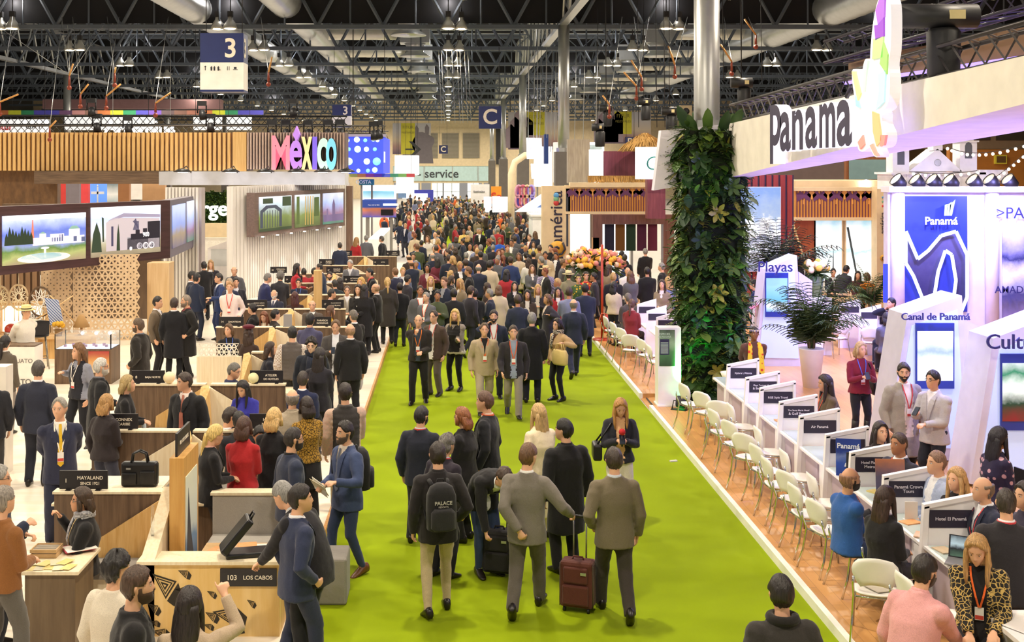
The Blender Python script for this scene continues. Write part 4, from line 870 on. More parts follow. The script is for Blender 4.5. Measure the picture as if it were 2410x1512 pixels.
def hoist(q,lb,L=.55):
    t = thing('chain_hoist',lb,'hoist',q,group='chain hoists');M = plain('1a1a1c',.5)
    mb = MB();mb.tube([(-L/2,0,0),(L/2,0,0)],.15,14);mb.build('motor',M,t);mb = MB();mb.lathe([(.17,-.75),(.19,-.7),(.2,-.2),(.16,-.15)],(.08,0,0),12);mb.build('chain_bag',M,t)
    mb = MB();mb.tube([(0,0,.1),(0,0,4.6)],.012,5);mb.build('chain',M,t);MB().box(L*.1,L*.3,-.155,-.14,-.05,.06).build('rating_plate',plain('d8c890',.5),t)
hoist(D(2205,38,14.5),'large black chain hoist with bag above the emblem at top right',.95);hoist(D(1745,195,34),'black chain hoist hanging just right of the tall steel column',.6)
hoist(D(1425,255,50),'black chain hoist with red mark hanging left of the small D sign',.5);hoist(D(1407,300,46),'black chain hoist hanging in front of the yellow banner corner',.45);hoist(D(1515,240,48),'black chain hoist hanging right of the yellow banner',.5);hoist(D(1575,262,40),'black chain hoist hanging left of the tall steel column',.5)
t = thing('loudspeaker_cabinet','pale speaker cabinet strapped to the tall steel column','speaker',D(1612,265,24.2));MB().box(-.12,.12,-.12,.12,-.1,.14).build('body',plain('b09a78',.6),t);mb = MB();mb.M = M4.Translation((0,-.125,.02))@M4.Rotation(PI/2,4,'X');mb.lathe([(.07,0),(.02,.004)],(0,0,0),14);mb.build('cone',DK,t)
# counter row with partitions
PARTS = [(20.9,"Xplora L'Alianza"),(19.6,'Playa Tortuga Hotel|& Beach Resort'),(18.7,'RGE Style Travel'),(17.6,'The Santa Maria Hotel|& Golf Resort'),(16.6,'Air Panamá'),(15.45,'Special Services'),(14.5,'Hotel Plazas and|Metropolis'),(13.4,'Panamá Crown|Tours'),(12.27,'Hotel El Panamá')]
XA,XB = 4.92,5.44
GTOP = plain('b9c9c8',.15,name='glass_top');LIL = plain('b8a8b4',.5)
MONT = 'farthest eighth seventh sixth fifth fourth third second nearest'.split()
for i,(Y,tx) in enumerate(PARTS):
    t = thing('counter_partition','%s white slanted partition of the right-hand counter row' % MONT[i],'partition',(XA,Y,RF),group='counter partitions')
    mb = MB();tpoly(mb,[(-.07,0,0),(XB-XA+.02,0,0),(XB-XA,0,1.24),(0,0,1.14)],.03);mb.build('panel',WHT,t)
    mb = MB();tpoly(mb,[(-.09,-.02,0),(-.03,-.02,0),(.04,-.02,1.15),(-.02,-.02,1.14)],.07);tpoly(mb,[(-.02,-.02,1.11),(XB-XA+.02,-.02,1.22),(XB-XA+.02,-.02,1.27),(-.02,-.02,1.16)],.07);tpoly(mb,[(XB-XA-.02,-.02,.75),(XB-XA+.02,-.02,.75),(XB-XA+.02,-.02,1.25),(XB-XA-.02,-.02,1.24)],.07);mb.build('frame',WHT,t,bev=.004)
    p = MB().box(.04,XB-XA-.03,-.008,0,.92,1.1).build('name_label',NV,t)
    mb = MB();L = tx.split('|')
    for j,s in enumerate(L): mb.text(s,((XB-XA)/2,-.01,1.01+((len(L)-1)/2-j)*.05),X1,Z1,.052*min(1,14/len(s)),.002,bold=.006)
    mb.build('lettering',plain('efeaf4',.5),p)
    y1 = PARTS[i-1][0]-.05 if i else Y+1.1
    y0 = Y+.04
    if i:
        pass
def desk(y0,y1,lb):
    t = thing('counter_desk',lb,'desk',(XA,y0,RF),group='counter desks');L = y1-y0
    MB().box(-.03,XB-XA,0,L,.71,.74).build('top',WHT,t);MB().box(.01,XB-XA-.02,.02,L-.02,.741,.75).build('glass_inlay',GTOP,t)
    MB().box(.06,.1,.0,L,0,.71).build('front_panel',WHT,t);MB().box(.04,.06,L*.45,L*.95,.05,.66).build('lilac_panel',LIL,t);MB().box(-.02,.06,.02,.2,0,.71).build('end_leg',WHT,t)
for i in range(len(PARTS)-1): desk(PARTS[i+1][0]+.05,PARTS[i][0]-.03,'white counter desk with pale glass top, between the %s and %s partitions' % (MONT[i],MONT[i+1]))
desk(20.95,22.0,'white counter desk at the far end of the row, by the foliage column');desk(11.0,12.24,'white counter desk with open laptop in front of the nearest partition')
t = thing('info_counter','white counter with papers at the lower right corner','counter',(4.55,9.3,RF));MB().box(0,1.6,0,.85,.82,.86).build('top',WHT,t);MB().box(.1,1.6,.1,.75,0,.82).build('body',WHT,t)
# white chairs
CH = thing('white_chair','x','chair')
def shellpart(f,nu=8,nv=6,th=.012):
    mb = MB();A = [[f(u/nu,v/nv) for u in range(nu+1)] for v in range(nv+1)]
    vs = [p for r in A for p in r];n = len(vs);w_ = nu+1
    fs = [(v*w_+u,v*w_+u+1,(v+1)*w_+u+1,(v+1)*w_+u) for v in range(nv) for u in range(nu)];mb.add(vs,fs,0,True);return mb
def seatf(u,v):
    a = (u-.5)*2;b = (v-.5)*2;k = 1-.12*(abs(a)**4)*(abs(b)**2);return (.215*a*k*(1-.1*max(0,-b)),.2*b*k,.46+.012*a*a-.02*max(0,b)**3+.015*max(0,-b))
def backf(u,v):
    a = (u-.5)*2;w_ = .24*(1-.42*(1-v)**2.2)*(1-.34*v**5);return (w_*a,-.235+.055*a*a-.04*v,.58+.27*v-.03*v*a*a-.045*(1-v)*(a*a))
def solid(o,th): m = o.modifiers.new('thickness','SOLIDIFY');m.thickness = th;return o
solid(shellpart(seatf).build('seat',SHELL,CH),.014);solid(shellpart(backf).build('backrest',SHELL,CH),.012)
for s in (-1,1):
    mb = MB();mb.tube([(s*.2,-.26,.66),(s*.205,-.25,.58),(s*.2,-.2,.45),(s*.215,-.24,.2),(s*.23,-.31,0)],.0125,8);mb.build('leg',CHR,CH)
    mb = MB();mb.tube([(s*.19,-.2,.44),(s*.195,.17,.44),(s*.2,.2,.4),(s*.215,.23,0)],.0115,8);mb.build('leg',CHR,CH)
mb = MB();mb.tube([(-.19,.12,.43),(.19,.12,.43)],.011,6);mb.tube([(-.19,-.18,.44),(.19,-.18,.44)],.011,6);mb.build('seat_frame',CHR,CH)
CH['group'] = 'white chairs'
def chair(x,y,rz,lb,z=RF,first=[True]):
    if first[0]: first[0] = False;CH.location = (x,y,z);CH.rotation_euler = (0,0,rz);CH['label'] = lb;return CH
    return dup(CH,(x,y,z),rz,lb,'white chairs')
ORW = 'first second third fourth fifth sixth seventh eighth ninth tenth eleventh'.split()
for i,(x,Y,rz) in enumerate(((4.33,20.9,-1.3),(4.45,20.2,-1.0),(4.5,19.5,-.55),(4.36,18.7,-1.35),(4.4,17.9,-1.2),(4.38,17.1,-.9),(4.42,16.35,-1.35),(4.38,15.6,-1.5),(4.42,14.95,-1.2),(4.36,14.3,-1.45),(4.4,13.65,-1.3))):
    chair(x,Y,rz,'empty white chair with chrome legs along the counter, %s from the foliage column' % ORW[i])
for i,(x,Y) in enumerate(((4.75,19.1),(4.74,17.4),(4.73,16.0),(4.72,14.75))): chair(x,Y,-1.57,('second-row white chair tucked behind the third chair','white chair tucked close to the counter below the plain partition','white chair tucked close to the counter near the magazines','white chair tucked close to the counter left of the blue banner')[i])
chair(4.5,13.02,-1.45,'white chair under the bald man in the blue sweater');chair(4.62,12.3,-1.4,'white chair under the long-haired woman in black');chair(4.22,11.75,-.35,'large foreground white chair turned toward the woman in black')
chair(4.48,11.15,-1.5,'white chair seen edge-on beside the big foreground chair');chair(4.72,11.0,1.2,'white chair half hidden by the pink-shirted man')
flat('newspaper',4.25,11.78,RF+.478,.2,.28,.3,plain('c8bfae',.7),'folded newspaper lying on the large foreground white chair','newspaper')
# things on the counter
def standee(x,y,z,w_,h,rz,m,lb,txt=None,cat='display card'):
    t = thing('display_card',lb,cat,(x,y,z),rz)
    mb = MB();mb.M = M4.Rotation(-.12,4,'X');mb.box(-w_/2,w_/2,0,.012,0,h);mb.build('card',m,t)
    mb = MB();mb.M = M4.Rotation(.3,4,'X');mb.box(-.03,.03,.02,.03,0,h*.7);mb.build('strut',DK,t)
    if txt: mb = MB();mb.M = M4.Rotation(-.12,4,'X');mb.text(txt,(0,-.004,h*.8),X1,Z1,w_*.3,.003,bold=.02);mb.prism([(-.05,0),(.05,0),(.03,.05),(0,.08),(-.04,.04)],(0,-.004,h*.25),X1,Z1,.003);mb.build('lettering',plain('eef2f6',.5),t)
standee(5.03,14.95,RF+.75,.3,.46,-.25,picture([(0,'1e3a8a'),(.35,'2a4fa8'),(.5,'6a7fb8'),(.65,'1e3a8a'),(1,'243f90')],0,'n',6,z0=0,z1=.46),'blue standing card with white lettering on the counter behind the bald man','Panamá')
standee(5.12,13.75,RF+.75,.33,.5,-.1,picture([(0,'b0643c'),(.3,'4a4660'),(.6,'5a5468'),(1,'c07a52')],0,'n',7,z0=0,z1=.5),'tall photo card of a hotel tower before the third partition')
t = thing('laptop','open silver laptop with video on its screen on the nearest counter desk','laptop',(5.12,11.75,RF+.75),-.55)
MB().box(-.17,.17,-.24,0,0,.014).build('keyboard',plain('8d8a8e',.35,.4),t);mb = MB();mb.M = M4.Rotation(-.3,4,'X');mb.box(-.17,.17,0,.008,.01,.23);mb.build('screen',plain('2a2a30',.3),t);mb = MB();mb.M = M4.Rotation(-.3,4,'X');mb.box(-.155,.155,-.003,0,.025,.22);mb.build('display',picture([(0,'4a6a5a'),(.4,'10141c'),(.6,'9fb8c8'),(1,'182030')],.5,'n',12,z0=0,z1=.23),t)
t = thing('tablet','tablet with white frame leaning by the second partition','tablet',(5.24,12.75,RF+.75),-.3);mb = MB();mb.M = M4.Rotation(-.9,4,'X');mb.box(-.13,.13,0,.012,0,.19);mb.box(-.11,.11,-.002,0,.02,.17,1);mb.build('body',[plain('eceaea',.4),plain('6a7078',.3)],t)
t = thing('card_holder','small clear stand with printed card before the second partition','stand',(5.1,13.1,RF+.75));MB().box(-.07,.07,0,.01,0,.2).build('card',plain('e6dccf',.6),t);MB().box(-.08,.08,-.03,.05,0,.008).build('base',plain('dfe4e8',.2),t)
for i,(x,Y) in enumerate(((5.1,18.2),(5.2,17.95),(5.06,16.95),(5.12,14.2),(5.2,14.0),(5.05,13.0),(5.0,12.55),(5.02,12.05),(5.2,19.2))): flat('brochure',x,Y,RF+.751,.2,.15,i*.7,MAGS[i % 5],'printed brochures spread on the white counter desks','brochure',.012,'brochures on the counter row')
for i,(x,y,rz) in enumerate(((4.72,9.95,.4),(4.78,9.9,.2),(4.7,9.75,.5))): flat('paper_sheet',x,y,RF+.861+.004*i,.21,.3,rz,plain('f3eeea',.5),'white papers under the leopard-jacket woman\'s hand','paper',.003,'papers on the corner counter')
t = thing('bar_stool','white bowl-shaped bar stool by the foliage column','stool',(5.15,21.9+.75,RF));t.location = (5.3,22.3,RF)
mb = MB();mb.lathe([(.03,.1),(.05,.5),(.07,.6),(.16,.68),(.2,.78),(.19,.78),(.12,.7),(.02,.68)],(0,0,0),20);mb.build('seat',SHELL,t);mb = MB();mb.lathe([(.2,0),(.19,.02),(.03,.04),(.03,.12)],(0,0,0),20);mb.build('base',CHR,t)
# kiosks
BLU = emis('c0d4ff',.38,'lit_acrylic')
def kiosk(Y,P,dep,wing,scr,txt,tp,ts,pic,lb,tcol='33357a',z=RF):
    q = [D(x,y,Y) for x,y in P];o = V((q[0].x,Y,z));q = [p-o for p in q]
    t = thing('kiosk',lb,'kiosk',o)
    mb = MB();tpoly(mb,q,dep);mb.build('body',KWH,t)
    if wing: wq = [D(x,y,yy)-o for x,y,yy in wing];mb = MB();tpoly(mb,wq,.12);mb.build('side_wing',KWH,t)
    c = sum(q,V())/len(q);I = [c+(p-c)*.84+V((0,-.012,0)) for p in q];mb = MB();tpoly(mb,I,.01);mb.build('lit_face',BLU,t)
    a,b = D(scr[0],scr[3],Y)-o,D(scr[1],scr[2],Y)-o
    s = MB().box(a.x,b.x,-.05,-.012,a.z,b.z).build('screen',plain('2b3f9a',.3),t);h = b.z-a.z;MB().box(a.x+.02,b.x-.02,-.054,-.05,a.z+h*.12,b.z-h*.12).build('picture',pic,s)
    if txt: mb = MB();p = D(tp[0],tp[1],Y-.25)-o;mb.text(txt,p,X1,Z1,ts,.03,bold=.006);mb.build('lettering',plain(tcol,.4),t)
    return t
kiosk(27.6,[(1775,862),(1888,864),(1876,602),(1802,634)],.7,[(1880,640,28),(1912,662,28),(1906,820,28),(1884,850,28)],(1800,1854,642,746),'Playas',(1824,629),.34,picture([(0,'1848a0'),(.35,'2a78c0'),(.5,'cfe6ea'),(.62,'5aa0a8'),(1,'7fb0d8')],.9,'n',1.1,z0=.9,z1=1.9),'tall white kiosk with beach picture screen left of the potted palm')
kiosk(18.7,[(2082,1075),(2288,1088),(2264,696),(2136,742)],.8,[(2266,752,18.9),(2342,782,18.9),(2310,1040,18.9),(2288,1080,18.9)],(2153,2243,760,914),'Canal de Panamá',(2201,746),.155,picture([(0,'a8b8c0'),(.3,'e6eef2'),(.5,'8fa8b8'),(.7,'f2f6f8'),(1,'ffffff')],.95,'n',2.4,z0=1.2,z1=2.3),'white kiosk with pale ship picture screen behind the two men in grey')
kiosk(17.2,[(2284,1140),(2560,1165),(2500,735),(2338,797)],.8,None,(2352,2490,832,1012),'Cultura',(2395,806),.3,picture([(0,'7a1420'),(.3,'1a3a2a'),(.5,'d8e8e0'),(.7,'2a7a5a'),(1,'eaf4f6')],.9,'n',3,z0=.9,z1=2),'white kiosk with red and green costume picture cut by the right edge')
for x,y,e in ((6.9,27.2,120),(7.7,18.2,90),(8.4,16.6,110),(9.5,26,200),(12,29.5,220),(14,29.8,200),(10.6,24,160),(9.6,19.5,120)):
    ld = bpy.data.lights.new('violet_wash','AREA');ld.shape = 'DISK';ld.size = .3;ld.energy = e*1.25;ld.color = (.33,.31,1);o = bpy.data.objects.new('violet_wash',ld);COL.objects.link(o);o.location = (x,y,4.4);o.rotation_euler = (.25,0,0)
for y in (22,19,16,13): spot((7.9,y,2.7),(6.2,y,5),(.24,.2,1),420,1.9)
# potted palms
PALM = [plain('39562c',.6,name='palm'),plain('4c6a34',.6,name='palm'),plain('2c3a30',.6,name='palm')]
def palm(q,lb,n,L,spread,base,mset,pot=None,stem=0.0,seed=1,lw=.02):
    r = random.Random(seed);t = thing('potted_palm',lb,'plant',q)
    if pot: mb = MB();mb.lathe(pot,(0,0,0),28);mb.build('pot',plain('efece8',.4),t);mb = MB();mb.lathe([(pot[-1][0]-.03,pot[-1][1]-.02),(.01,pot[-1][1]-.01)],(0,0,0),20);mb.build('soil',plain('3a2c20',.9),t)
    mb = MB()
    for k in range(n):
        a = r.uniform(0,2*PI);e = r.uniform(.2,1);l = L*r.uniform(.7,1.1);up = r.uniform(.55,1.25);P = []
        for i in range(9): u = i/8;P.append(V((math.cos(a)*spread*e*l*u**1.4,math.sin(a)*spread*e*l*u**1.4,base+l*up*(u-.55*e*u*u*u))))
        mb.tube(P,[.012*(1.1-i/9) for i in range(9)],4,1)
        for i in range(2,9):
            d = (P[i]-P[i-1]).normalized();s = d.cross(Z1);s = s.normalized() if s.length > .05 else X1
            for sg in (-1,1):
                for h in (0,.5): leafy(mb,P[i-1].lerp(P[i],h),d*.75+s*sg-Z1*.25,Z1,l*.26*(1.15-i/12),lw,mset,.3)
    mb.build('frond',PALM,t)
    if stem: mb = MB();[mb.tube([(.05*math.cos(k*1.3),.05*math.sin(k*1.3),stem),(.12*math.cos(k*1.3),.12*math.sin(k*1.3),base+.5)],.022,6) for k in range(7)];mb.build('stem',plain('6a5a38',.7),t)
palm((7.63,25.0,RF),'green areca palm in a tall white conical pot',44,1.75,.8,.82,0,[(.17,0),(.255,.8),(.265,.82),(.24,.82)],.78,4)
palm((8.35,30.0,RF),'large dark palm spreading behind the beach picture kiosk',34,1.8,1.1,1.7,2,[(.3,0),(.38,.7),(.35,.7)],.68,9,.03)
palm((11.6,32.6,RF),'green palm beside the violet-lit white wall',24,1.2,.8,.8,0,[(.25,0),(.33,.6),(.3,.6)],.58,14,.025)
# white wall with posters and spotlights on top
t = thing('display_wall','white violet-lit display wall with dark map poster at far right','wall',(11.45,31,RF))
MB().box(0,9,0,.3,0,3.97).build('panel',plain('d9d5e6',.5),t);MB().box(-.05,9,-.25,.35,3.97,4.12).build('cornice',WHT,t)
for x in (.25,2.7,5.2): mb = MB();mb.rings([[(x+.18*math.cos(a),-.03-.14*math.sin(a)*(1 if math.sin(a) > 0 else 0),z) for a in [PI*k/8 for k in range(9)]] for z in (0,3.97)],sm=True);mb.build('half_column',plain('d9d5e6',.5),t)
a,b = D(2131,735,30.9),D(2279,462,30.9);o = V((11.45,31,RF))
def mapmat():
    m,nt,bs = _nt('map_print');vec = _coord(nt);n = _noise(nt,vec,1.2,5);n2 = _noise(nt,vec,12,4)
    col = _ramp(nt,n,[(.0,'2c3f9a'),(.5,'33469f'),(.53,'d8ecff'),(.55,'4a4a7a'),(.62,'3c3a66'),(.75,'55507a')]);mm = nt.nodes.new('ShaderNodeMixRGB');mm.blend_type = 'MULTIPLY';mm.inputs[0].default_value = .5;nt.links.new(col,mm.inputs[1]);c2 = _ramp(nt,n2,[(.35,(.4,.4,.5,1)),(.6,(1,1,1,1))]);nt.links.new(c2,mm.inputs[2])
    nt.links.new(mm.outputs[0],bs.inputs['Base Color']);nt.links.new(mm.outputs[0],bs.inputs['Emission Color']);bs.inputs['Emission Strength'].default_value = .25;return m
p = MB().box(a.x-o.x,b.x-o.x,-.04,0,a.z-o.z,b.z-o.z).build('map_poster',plain('2c3c98',.4,name='map_sea'),t)
mb = MB();LND = [(2132,545),(2160,610),(2185,590),(2215,555),(2250,545),(2276,600),(2276,700),(2262,735),(2240,735),(2250,660),(2240,600),(2225,590),(2208,640),(2200,690),(2205,735),(2175,735),(2170,700),(2150,650),(2132,620)]
L3 = [D(x,y,30.85)-o for x,y in LND];cm = sum(L3,V())/len(L3)
for i in range(len(L3)):
    j = (i+1) % len(L3);e = (L3[j]-L3[i]);nn = V((-e.z,0,e.x)).normalized()*.045;mb.add([L3[i]-nn,L3[j]-nn,L3[j]+nn,L3[i]+nn],[(0,1,2,3)])
mb.build('coast_glow',emis('dff2ff',.8),p)
mb = MB();mb.prism([(x.x,x.z) for x in L3],(0,-.045,0),X1,Z1,.004);mb.build('land_shape',picture([(0,'23234a'),(.5,'34325a'),(1,'5a5674')],.1,'n',5,z0=0,z1=3),p)
mb = MB();c = D(2215,521,30.8)-o;mb.text('Panamá',c,X1,Z1,.28,.004,bold=.02);mb.build('lettering',plain('eef2ff',.5),p)
mb = MB();[mb.prism([(0,0),(.07,0),(.1+.03*k,.3+.06*k),(.02,.28)],D(2222+6*k,508,30.8)-o,X1,Z1,.004) for k in range(3)];mb.build('emblem',plain('a8d8a0',.5),p)
a,b = D(2362,790,30.9),D(2500,478,30.9)
p = MB().box(a.x-o.x,b.x-o.x,-.04,0,a.z-o.z,b.z-o.z).build('building_poster',picture([(0,'8a7a9a'),(.22,'4a4a78'),(.38,'e8e6f0'),(.5,'34386a'),(.62,'a8a8c8'),(.75,'e6e4f0'),(1,'ecebf4')],.2,'n',1.1,z0=.6,z1=4),t)
mb = MB();mb.text('▸PAN'.replace('▸','>'),D(2392,503,30.8)-o,X1,Z1,.42,.004);mb.text('AMADOR',D(2392,683,30.8)-o,X1,Z1,.26,.004,0,'CENTER',.01);mb.build('lettering',plain('34346a',.5),p)
MB().box(-.12,-.03,-.1,0,1.1,2.1).build('blue_led_edge',emis('2436d8',1.2),t)
for i,px in enumerate((2137,2182,2222,2262,2318,2358,2402)):
    q = D(px,452,30.6);t = thing('wall_spotlight','black wall-top spotlight, %s from the left, above the map wall' % ORW[i],'spotlight',(q.x,30.9,4.22),group='spotlights on the white wall')
    mb = MB();mb.M = M4.Rotation(-.85,4,'Y')@M4.Rotation(.12,4,'X');mb.lathe([(.05,-.1),(.14,-.02),(.19,.26),(.18,.26),(.1,0)],(0,0,.05),14,cap=False);mb.build('housing',plain('1c1a1a',.5),t)
    mb = MB();mb.M = M4.Rotation(-.85,4,'Y')@M4.Rotation(.12,4,'X');mb.lathe([(.17,.24),(.01,.245)],(0,0,.05),12);mb.build('lens',emis('fff2d8',3 if i == 0 else .6),t)
    mb = MB();mb.box(-.12,.12,-.06,.06,-.1,-.06);mb.tube([(0,0,-.08),(0,0,.1)],.02,6);mb.build('bracket',DK,t)
# small desks, chairs behind the palm
for i,(px,py,Y) in enumerate(((2000,712,30.4),(2047,725,29.2),(2090,738,28.2))):
    q = D(px-24,py+8,Y);t = thing('counter_partition','%s white partition of the short counter left of the map wall' % ORW[i],'partition',(q.x,Y,RF),group='short counter partitions')
    mb = MB();tpoly(mb,[(-.03,0,0),(.55,0,0),(.53,0,1.25),(0,0,1.12)],.04);mb.build('panel',WHT,t);MB().box(.04,.5,-.01,0,.9,1.06).build('name_label',NV,t)
    MB().box(-.02,.55,.05,.95,.71,.75).build('desk_top',WHT,t)
for i,(x,y,rz) in enumerate(((9.45,29.0,.2),(10.0,28.3,-.2),(10.45,27.6,.1),(10.62,26.3,.9))): chair(x,y,rz,'white chair %s from the palm at the short counter' % ORW[i])
for i,(px,py,Y) in enumerate(((1500,712,30),(1522,724,28.6),(1545,738,27.4))):
    q = D(px,py,Y);t = thing('counter_partition','%s white partition of the far short counter left of the foliage column' % ORW[i],'partition',(q.x,Y,RF),group='far short counter partitions')
    mb = MB();tpoly(mb,[(-.03,0,0),(.5,0,0),(.48,0,1.3),(0,0,1.16)],.04);mb.build('panel',WHT,t);MB().box(.04,.45,-.01,0,.94,1.1).build('name_label',NV,t);MB().box(-.02,.5,.05,.95,.71,.75).build('desk_top',WHT,t)
for i,(x,y,rz) in enumerate(((4.2,30.2,-1.4),(4.22,29.1,-1.3),(4.25,28.1,-1.1),(4.2,27.1,-.4),(4.45,26.3,-1.2),(4.5,25.4,-1.5))): chair(x,y,rz,'white chair at the far short counter, %s from the red pole' % ORW[i])
# hammock and letters right of the living column
t = thing('hammock','pink striped fringed hammock sagging right of the foliage column','hammock',(6.2,27.9,1.15))
mb = MB();A = [[(x*1.35,.12*(v-1),.55*(x)**2+.04*(v-1)**2-.0) for x in [k/8*.98 for k in range(9)]] for v in range(3)]
mb.add([p for r in A for p in r],[(v*9+u,v*9+u+1,(v+1)*9+u+1,(v+1)*9+u) for v in range(2) for u in range(8)],0,True);solid(mb.build('cloth_sling',cloth('b03a6a',.8,'stripe','e0a0b8'),t),.02)
mb = MB();[mb.tube([(.12*k,-.13,.55*(.09*k)**2),(.12*k+.02,-.15,.55*(.09*k)**2-.2)],.008,4) for k in range(10)];mb.build('fringe',plain('c8708e',.8),t)
MB().box(6.05,6.95,27.95,28.3,RF,.85).build('hammock_plinth',WHT,label='white plinth wall below the pink hammock',cat='plinth')
mb = MB();mb.text('cultura',(6.5,27.94,.6),X1,Z1,.26,.01);mb.build('wall_lettering',plain('b8a0b8',.5),label='faint slanted lettering on the white plinth under the hammock',cat='lettering')
# information totem
t = thing('info_totem','white totem with dark species poster left of the foliage column','totem',(4.06,23.0,RF));
MB().box(0,.44,0,.36,0,1.52).build('body',WHT,t);p = MB().box(.02,.32,-.008,0,.78,1.48).build('poster',picture([(0,'2a4a30'),(.4,'4a7a4a'),(.6,'8aa880'),(1,'2a3428')],.15,'n',5,z0=.8,z1=1.5),t)
MB().box(.03,.21,-.011,-.008,1.0,1.3).build('text_panel',plain('2a2a4a',.5),p);mb = MB();mb.text('ESPECIES',(.12,-.012,1.4),X1,Z1,.055,.002,bold=.01);mb.text('DE PANAMÁ',(.12,-.012,1.345),X1,Z1,.045,.002,bold=.01);[mb.box(.045,.19,-.0125,-.011,1.03+.025*k,1.04+.025*k) for k in range(9)];mb.build('lettering',plain('c8e0c8',.5),p)
MB().box(-.02,.48,-.05,.4,0,.03).build('base_plate',WHT,t)
# ---------------------------------------------------------------- stands farther down the aisle
def emb(px0,px1,py0,py1,Y,dep,m,name,lb,cat,deco=None,g=None):
    """thick panel seen between the given photo pixels at depth Y; deco(t, w, h) adds parts"""
    q0,q1 = D(px0,py1,Y),D(px1,py0,Y);w_,h = q1.x-q0.x,q1.z-q0.z
    if deco is None: t = MB().box(0,w_,0,dep,0,h).build(name,m,None,q0,label=lb,cat=cat,group=g)
    else: t = thing(name,lb,cat,q0,group=g);MB().box(0,w_,0,dep,0,h).build('panel',m,t);deco(t,w_,h)
    if name in ('pink_canopy','fair_sign_board','white_fair_sign','rainbow_banner','blue_dotted_cube','white_light_box','rainbow_header','wall_monitor'):
        mb = MB();[mb.tube([(w_*u,dep*.5,h),(w_*u,dep*.5,15-q0.z)],.015,5) for u in (.06,.94)];mb.build('hanging_rod',DK,t)
    elif name in ('small_light_box','leaf_light_box','framed_glazing','white_frame_tower','grey_poster','blue_poster','teal_sign','background_partition','timber_tower','lit_white_block','lit_screen_wall','blue_desk_header','maroon_wall','dark_sign_board','green_wall_sign','cream_canopy','tan_wall','grey_pink_wall'):
        mb = MB();[mb.box(w_*u-.05,w_*u+.05,dep*.5-.02,dep*.5+.02,-q0.z,.02) for u in (.15,.85)];mb.build('support_post',plain('8a857e',.6),t)
    return t
def pmat(c1,c2,sc,kind='stripe'):
    m,nt,b = _nt('woven_pattern');vec = _coord(nt)
    wv = nt.nodes.new('ShaderNodeTexWave');wv.bands_direction = 'X';wv.inputs['Scale'].default_value = sc;nt.links.new(vec,wv.inputs[0])
    col = _ramp(nt,wv.outputs['Fac'],[(.0,c1),(.42,c1),(.5,c2),(.72,c2),(.76,c1),(.82,c2)],'CONSTANT')
    nt.links.new(col,b.inputs['Base Color']);b.inputs['Roughness'].default_value = .6;return m
CRM = plain('e6cfa6',.6,name='cream_board');BRN = wood('5a3a30','7c564a',(8,8,.8),.5,name='brown_board')
STRP = pmat('d2923a','6c3048',3.3)
def patt_deco(t,w_,h):
    mb = MB();n = max(4,int(w_/.5))
    for i in range(n):
        x = (i+.5)*w_/n;mb.prism([(-.2,-.12),(0,.0),(.2,-.12),(.24,.1),(.1,.22),(0,.12),(-.1,.22),(-.24,.1)],(x,-.012,h*.74),X1,Z1,.01)
    mb.build('flower_motif',plain('6a3a66',.6),t);mb = MB()
    for i in range(n): x = (i+.5)*w_/n;mb.prism([(-.16,0),(0,-.16),(.16,0),(0,.16)],(x+w_/n/2*(i < n-1),-.012,h*.86),X1,Z1,.01);mb.box(x-.02,x+.02,-.014,0,h*.5,h*.66)
    mb.build('leaf_motif',plain('e0a050',.6),t)
    MB().box(-.03,w_+.03,-.06,.3,h,h+.12).build('cornice',CRM,t);MB().box(-.03,w_+.03,-.06,.3,-.1,0).build('lower_rail',CRM,t)
emb(1332,1520,444,498,46,.3,STRP,'patterned_frieze','orange and purple flower-patterned frieze over the brown doorway right of centre','frieze',patt_deco)
emb(1872,2064,450,512,38,.3,STRP,'patterned_frieze','orange and purple patterned frieze above the two lit pictures near the map wall','frieze',patt_deco)
def vert_text(t,w_,h,s=1.0):
    mb = MB();mb.text('américa',(w_*.52,-.012,h*.66),Z1,-X1,w_*.62*s,.01,bold=.01);mb.text('centr',(w_*.56,-.012,h*.1),Z1,-X1,w_*.6*s,.01,bold=.01);mb.build('lettering',plain('2e2a3a',.5),t)
    mb = MB();mb.M = M4.Translation((w_*.55,-.01,h*.33))@M4.Rotation(PI/2,4,'X');mb.lathe([(w_*.3,0),(w_*.3,.03),(.01,.035)],(0,0,0),20);mb.build('spiral_disc',plain('d9a030',.5),t)
    mb = MB();mb.tube([(w_*.55+w_*(.02+.035*k)*math.cos(k*.9),-.05,h*.33+w_*(.02+.035*k)*math.sin(k*.9)) for k in range(9)],w_*.04,6);mb.build('spiral',plain('2e2a3a',.5),t)
    MB().box(w_*.86,w_*.93,-.012,0,h*.36,h*.92).build('brush_stroke',plain('3a4048',.5),t)
    for zz,co in ((.9,'5a9ad0'),(.86,'7ab08a'),(.82,'d04040')): mb = MB();mb.ball((w_*.5,-.02,h*zz),w_*.1,8,6,d=(1,.3,1));mb.build('colour_dab',plain(co,.5),t)
emb(1276,1342,438,660,46,.5,CRM,'lettered_pillar','cream pillar with vertical brush lettering and orange spiral right of the crowd','pillar',vert_text)
emb(2064,2090,440,690,37.5,.5,CRM,'lettered_pillar','narrow cream pillar with vertical lettering left of the map wall','pillar',vert_text)
emb(1342,1580,430,441,45.8,.5,CRM,'cream_beam','cream beam above the flower-patterned frieze right of centre','beam')
emb(1338,1480,500,640,48,.2,emis('eaf4fa',1.25),'light_wall','glowing white wall behind the brown doorway right of centre','wall panel')
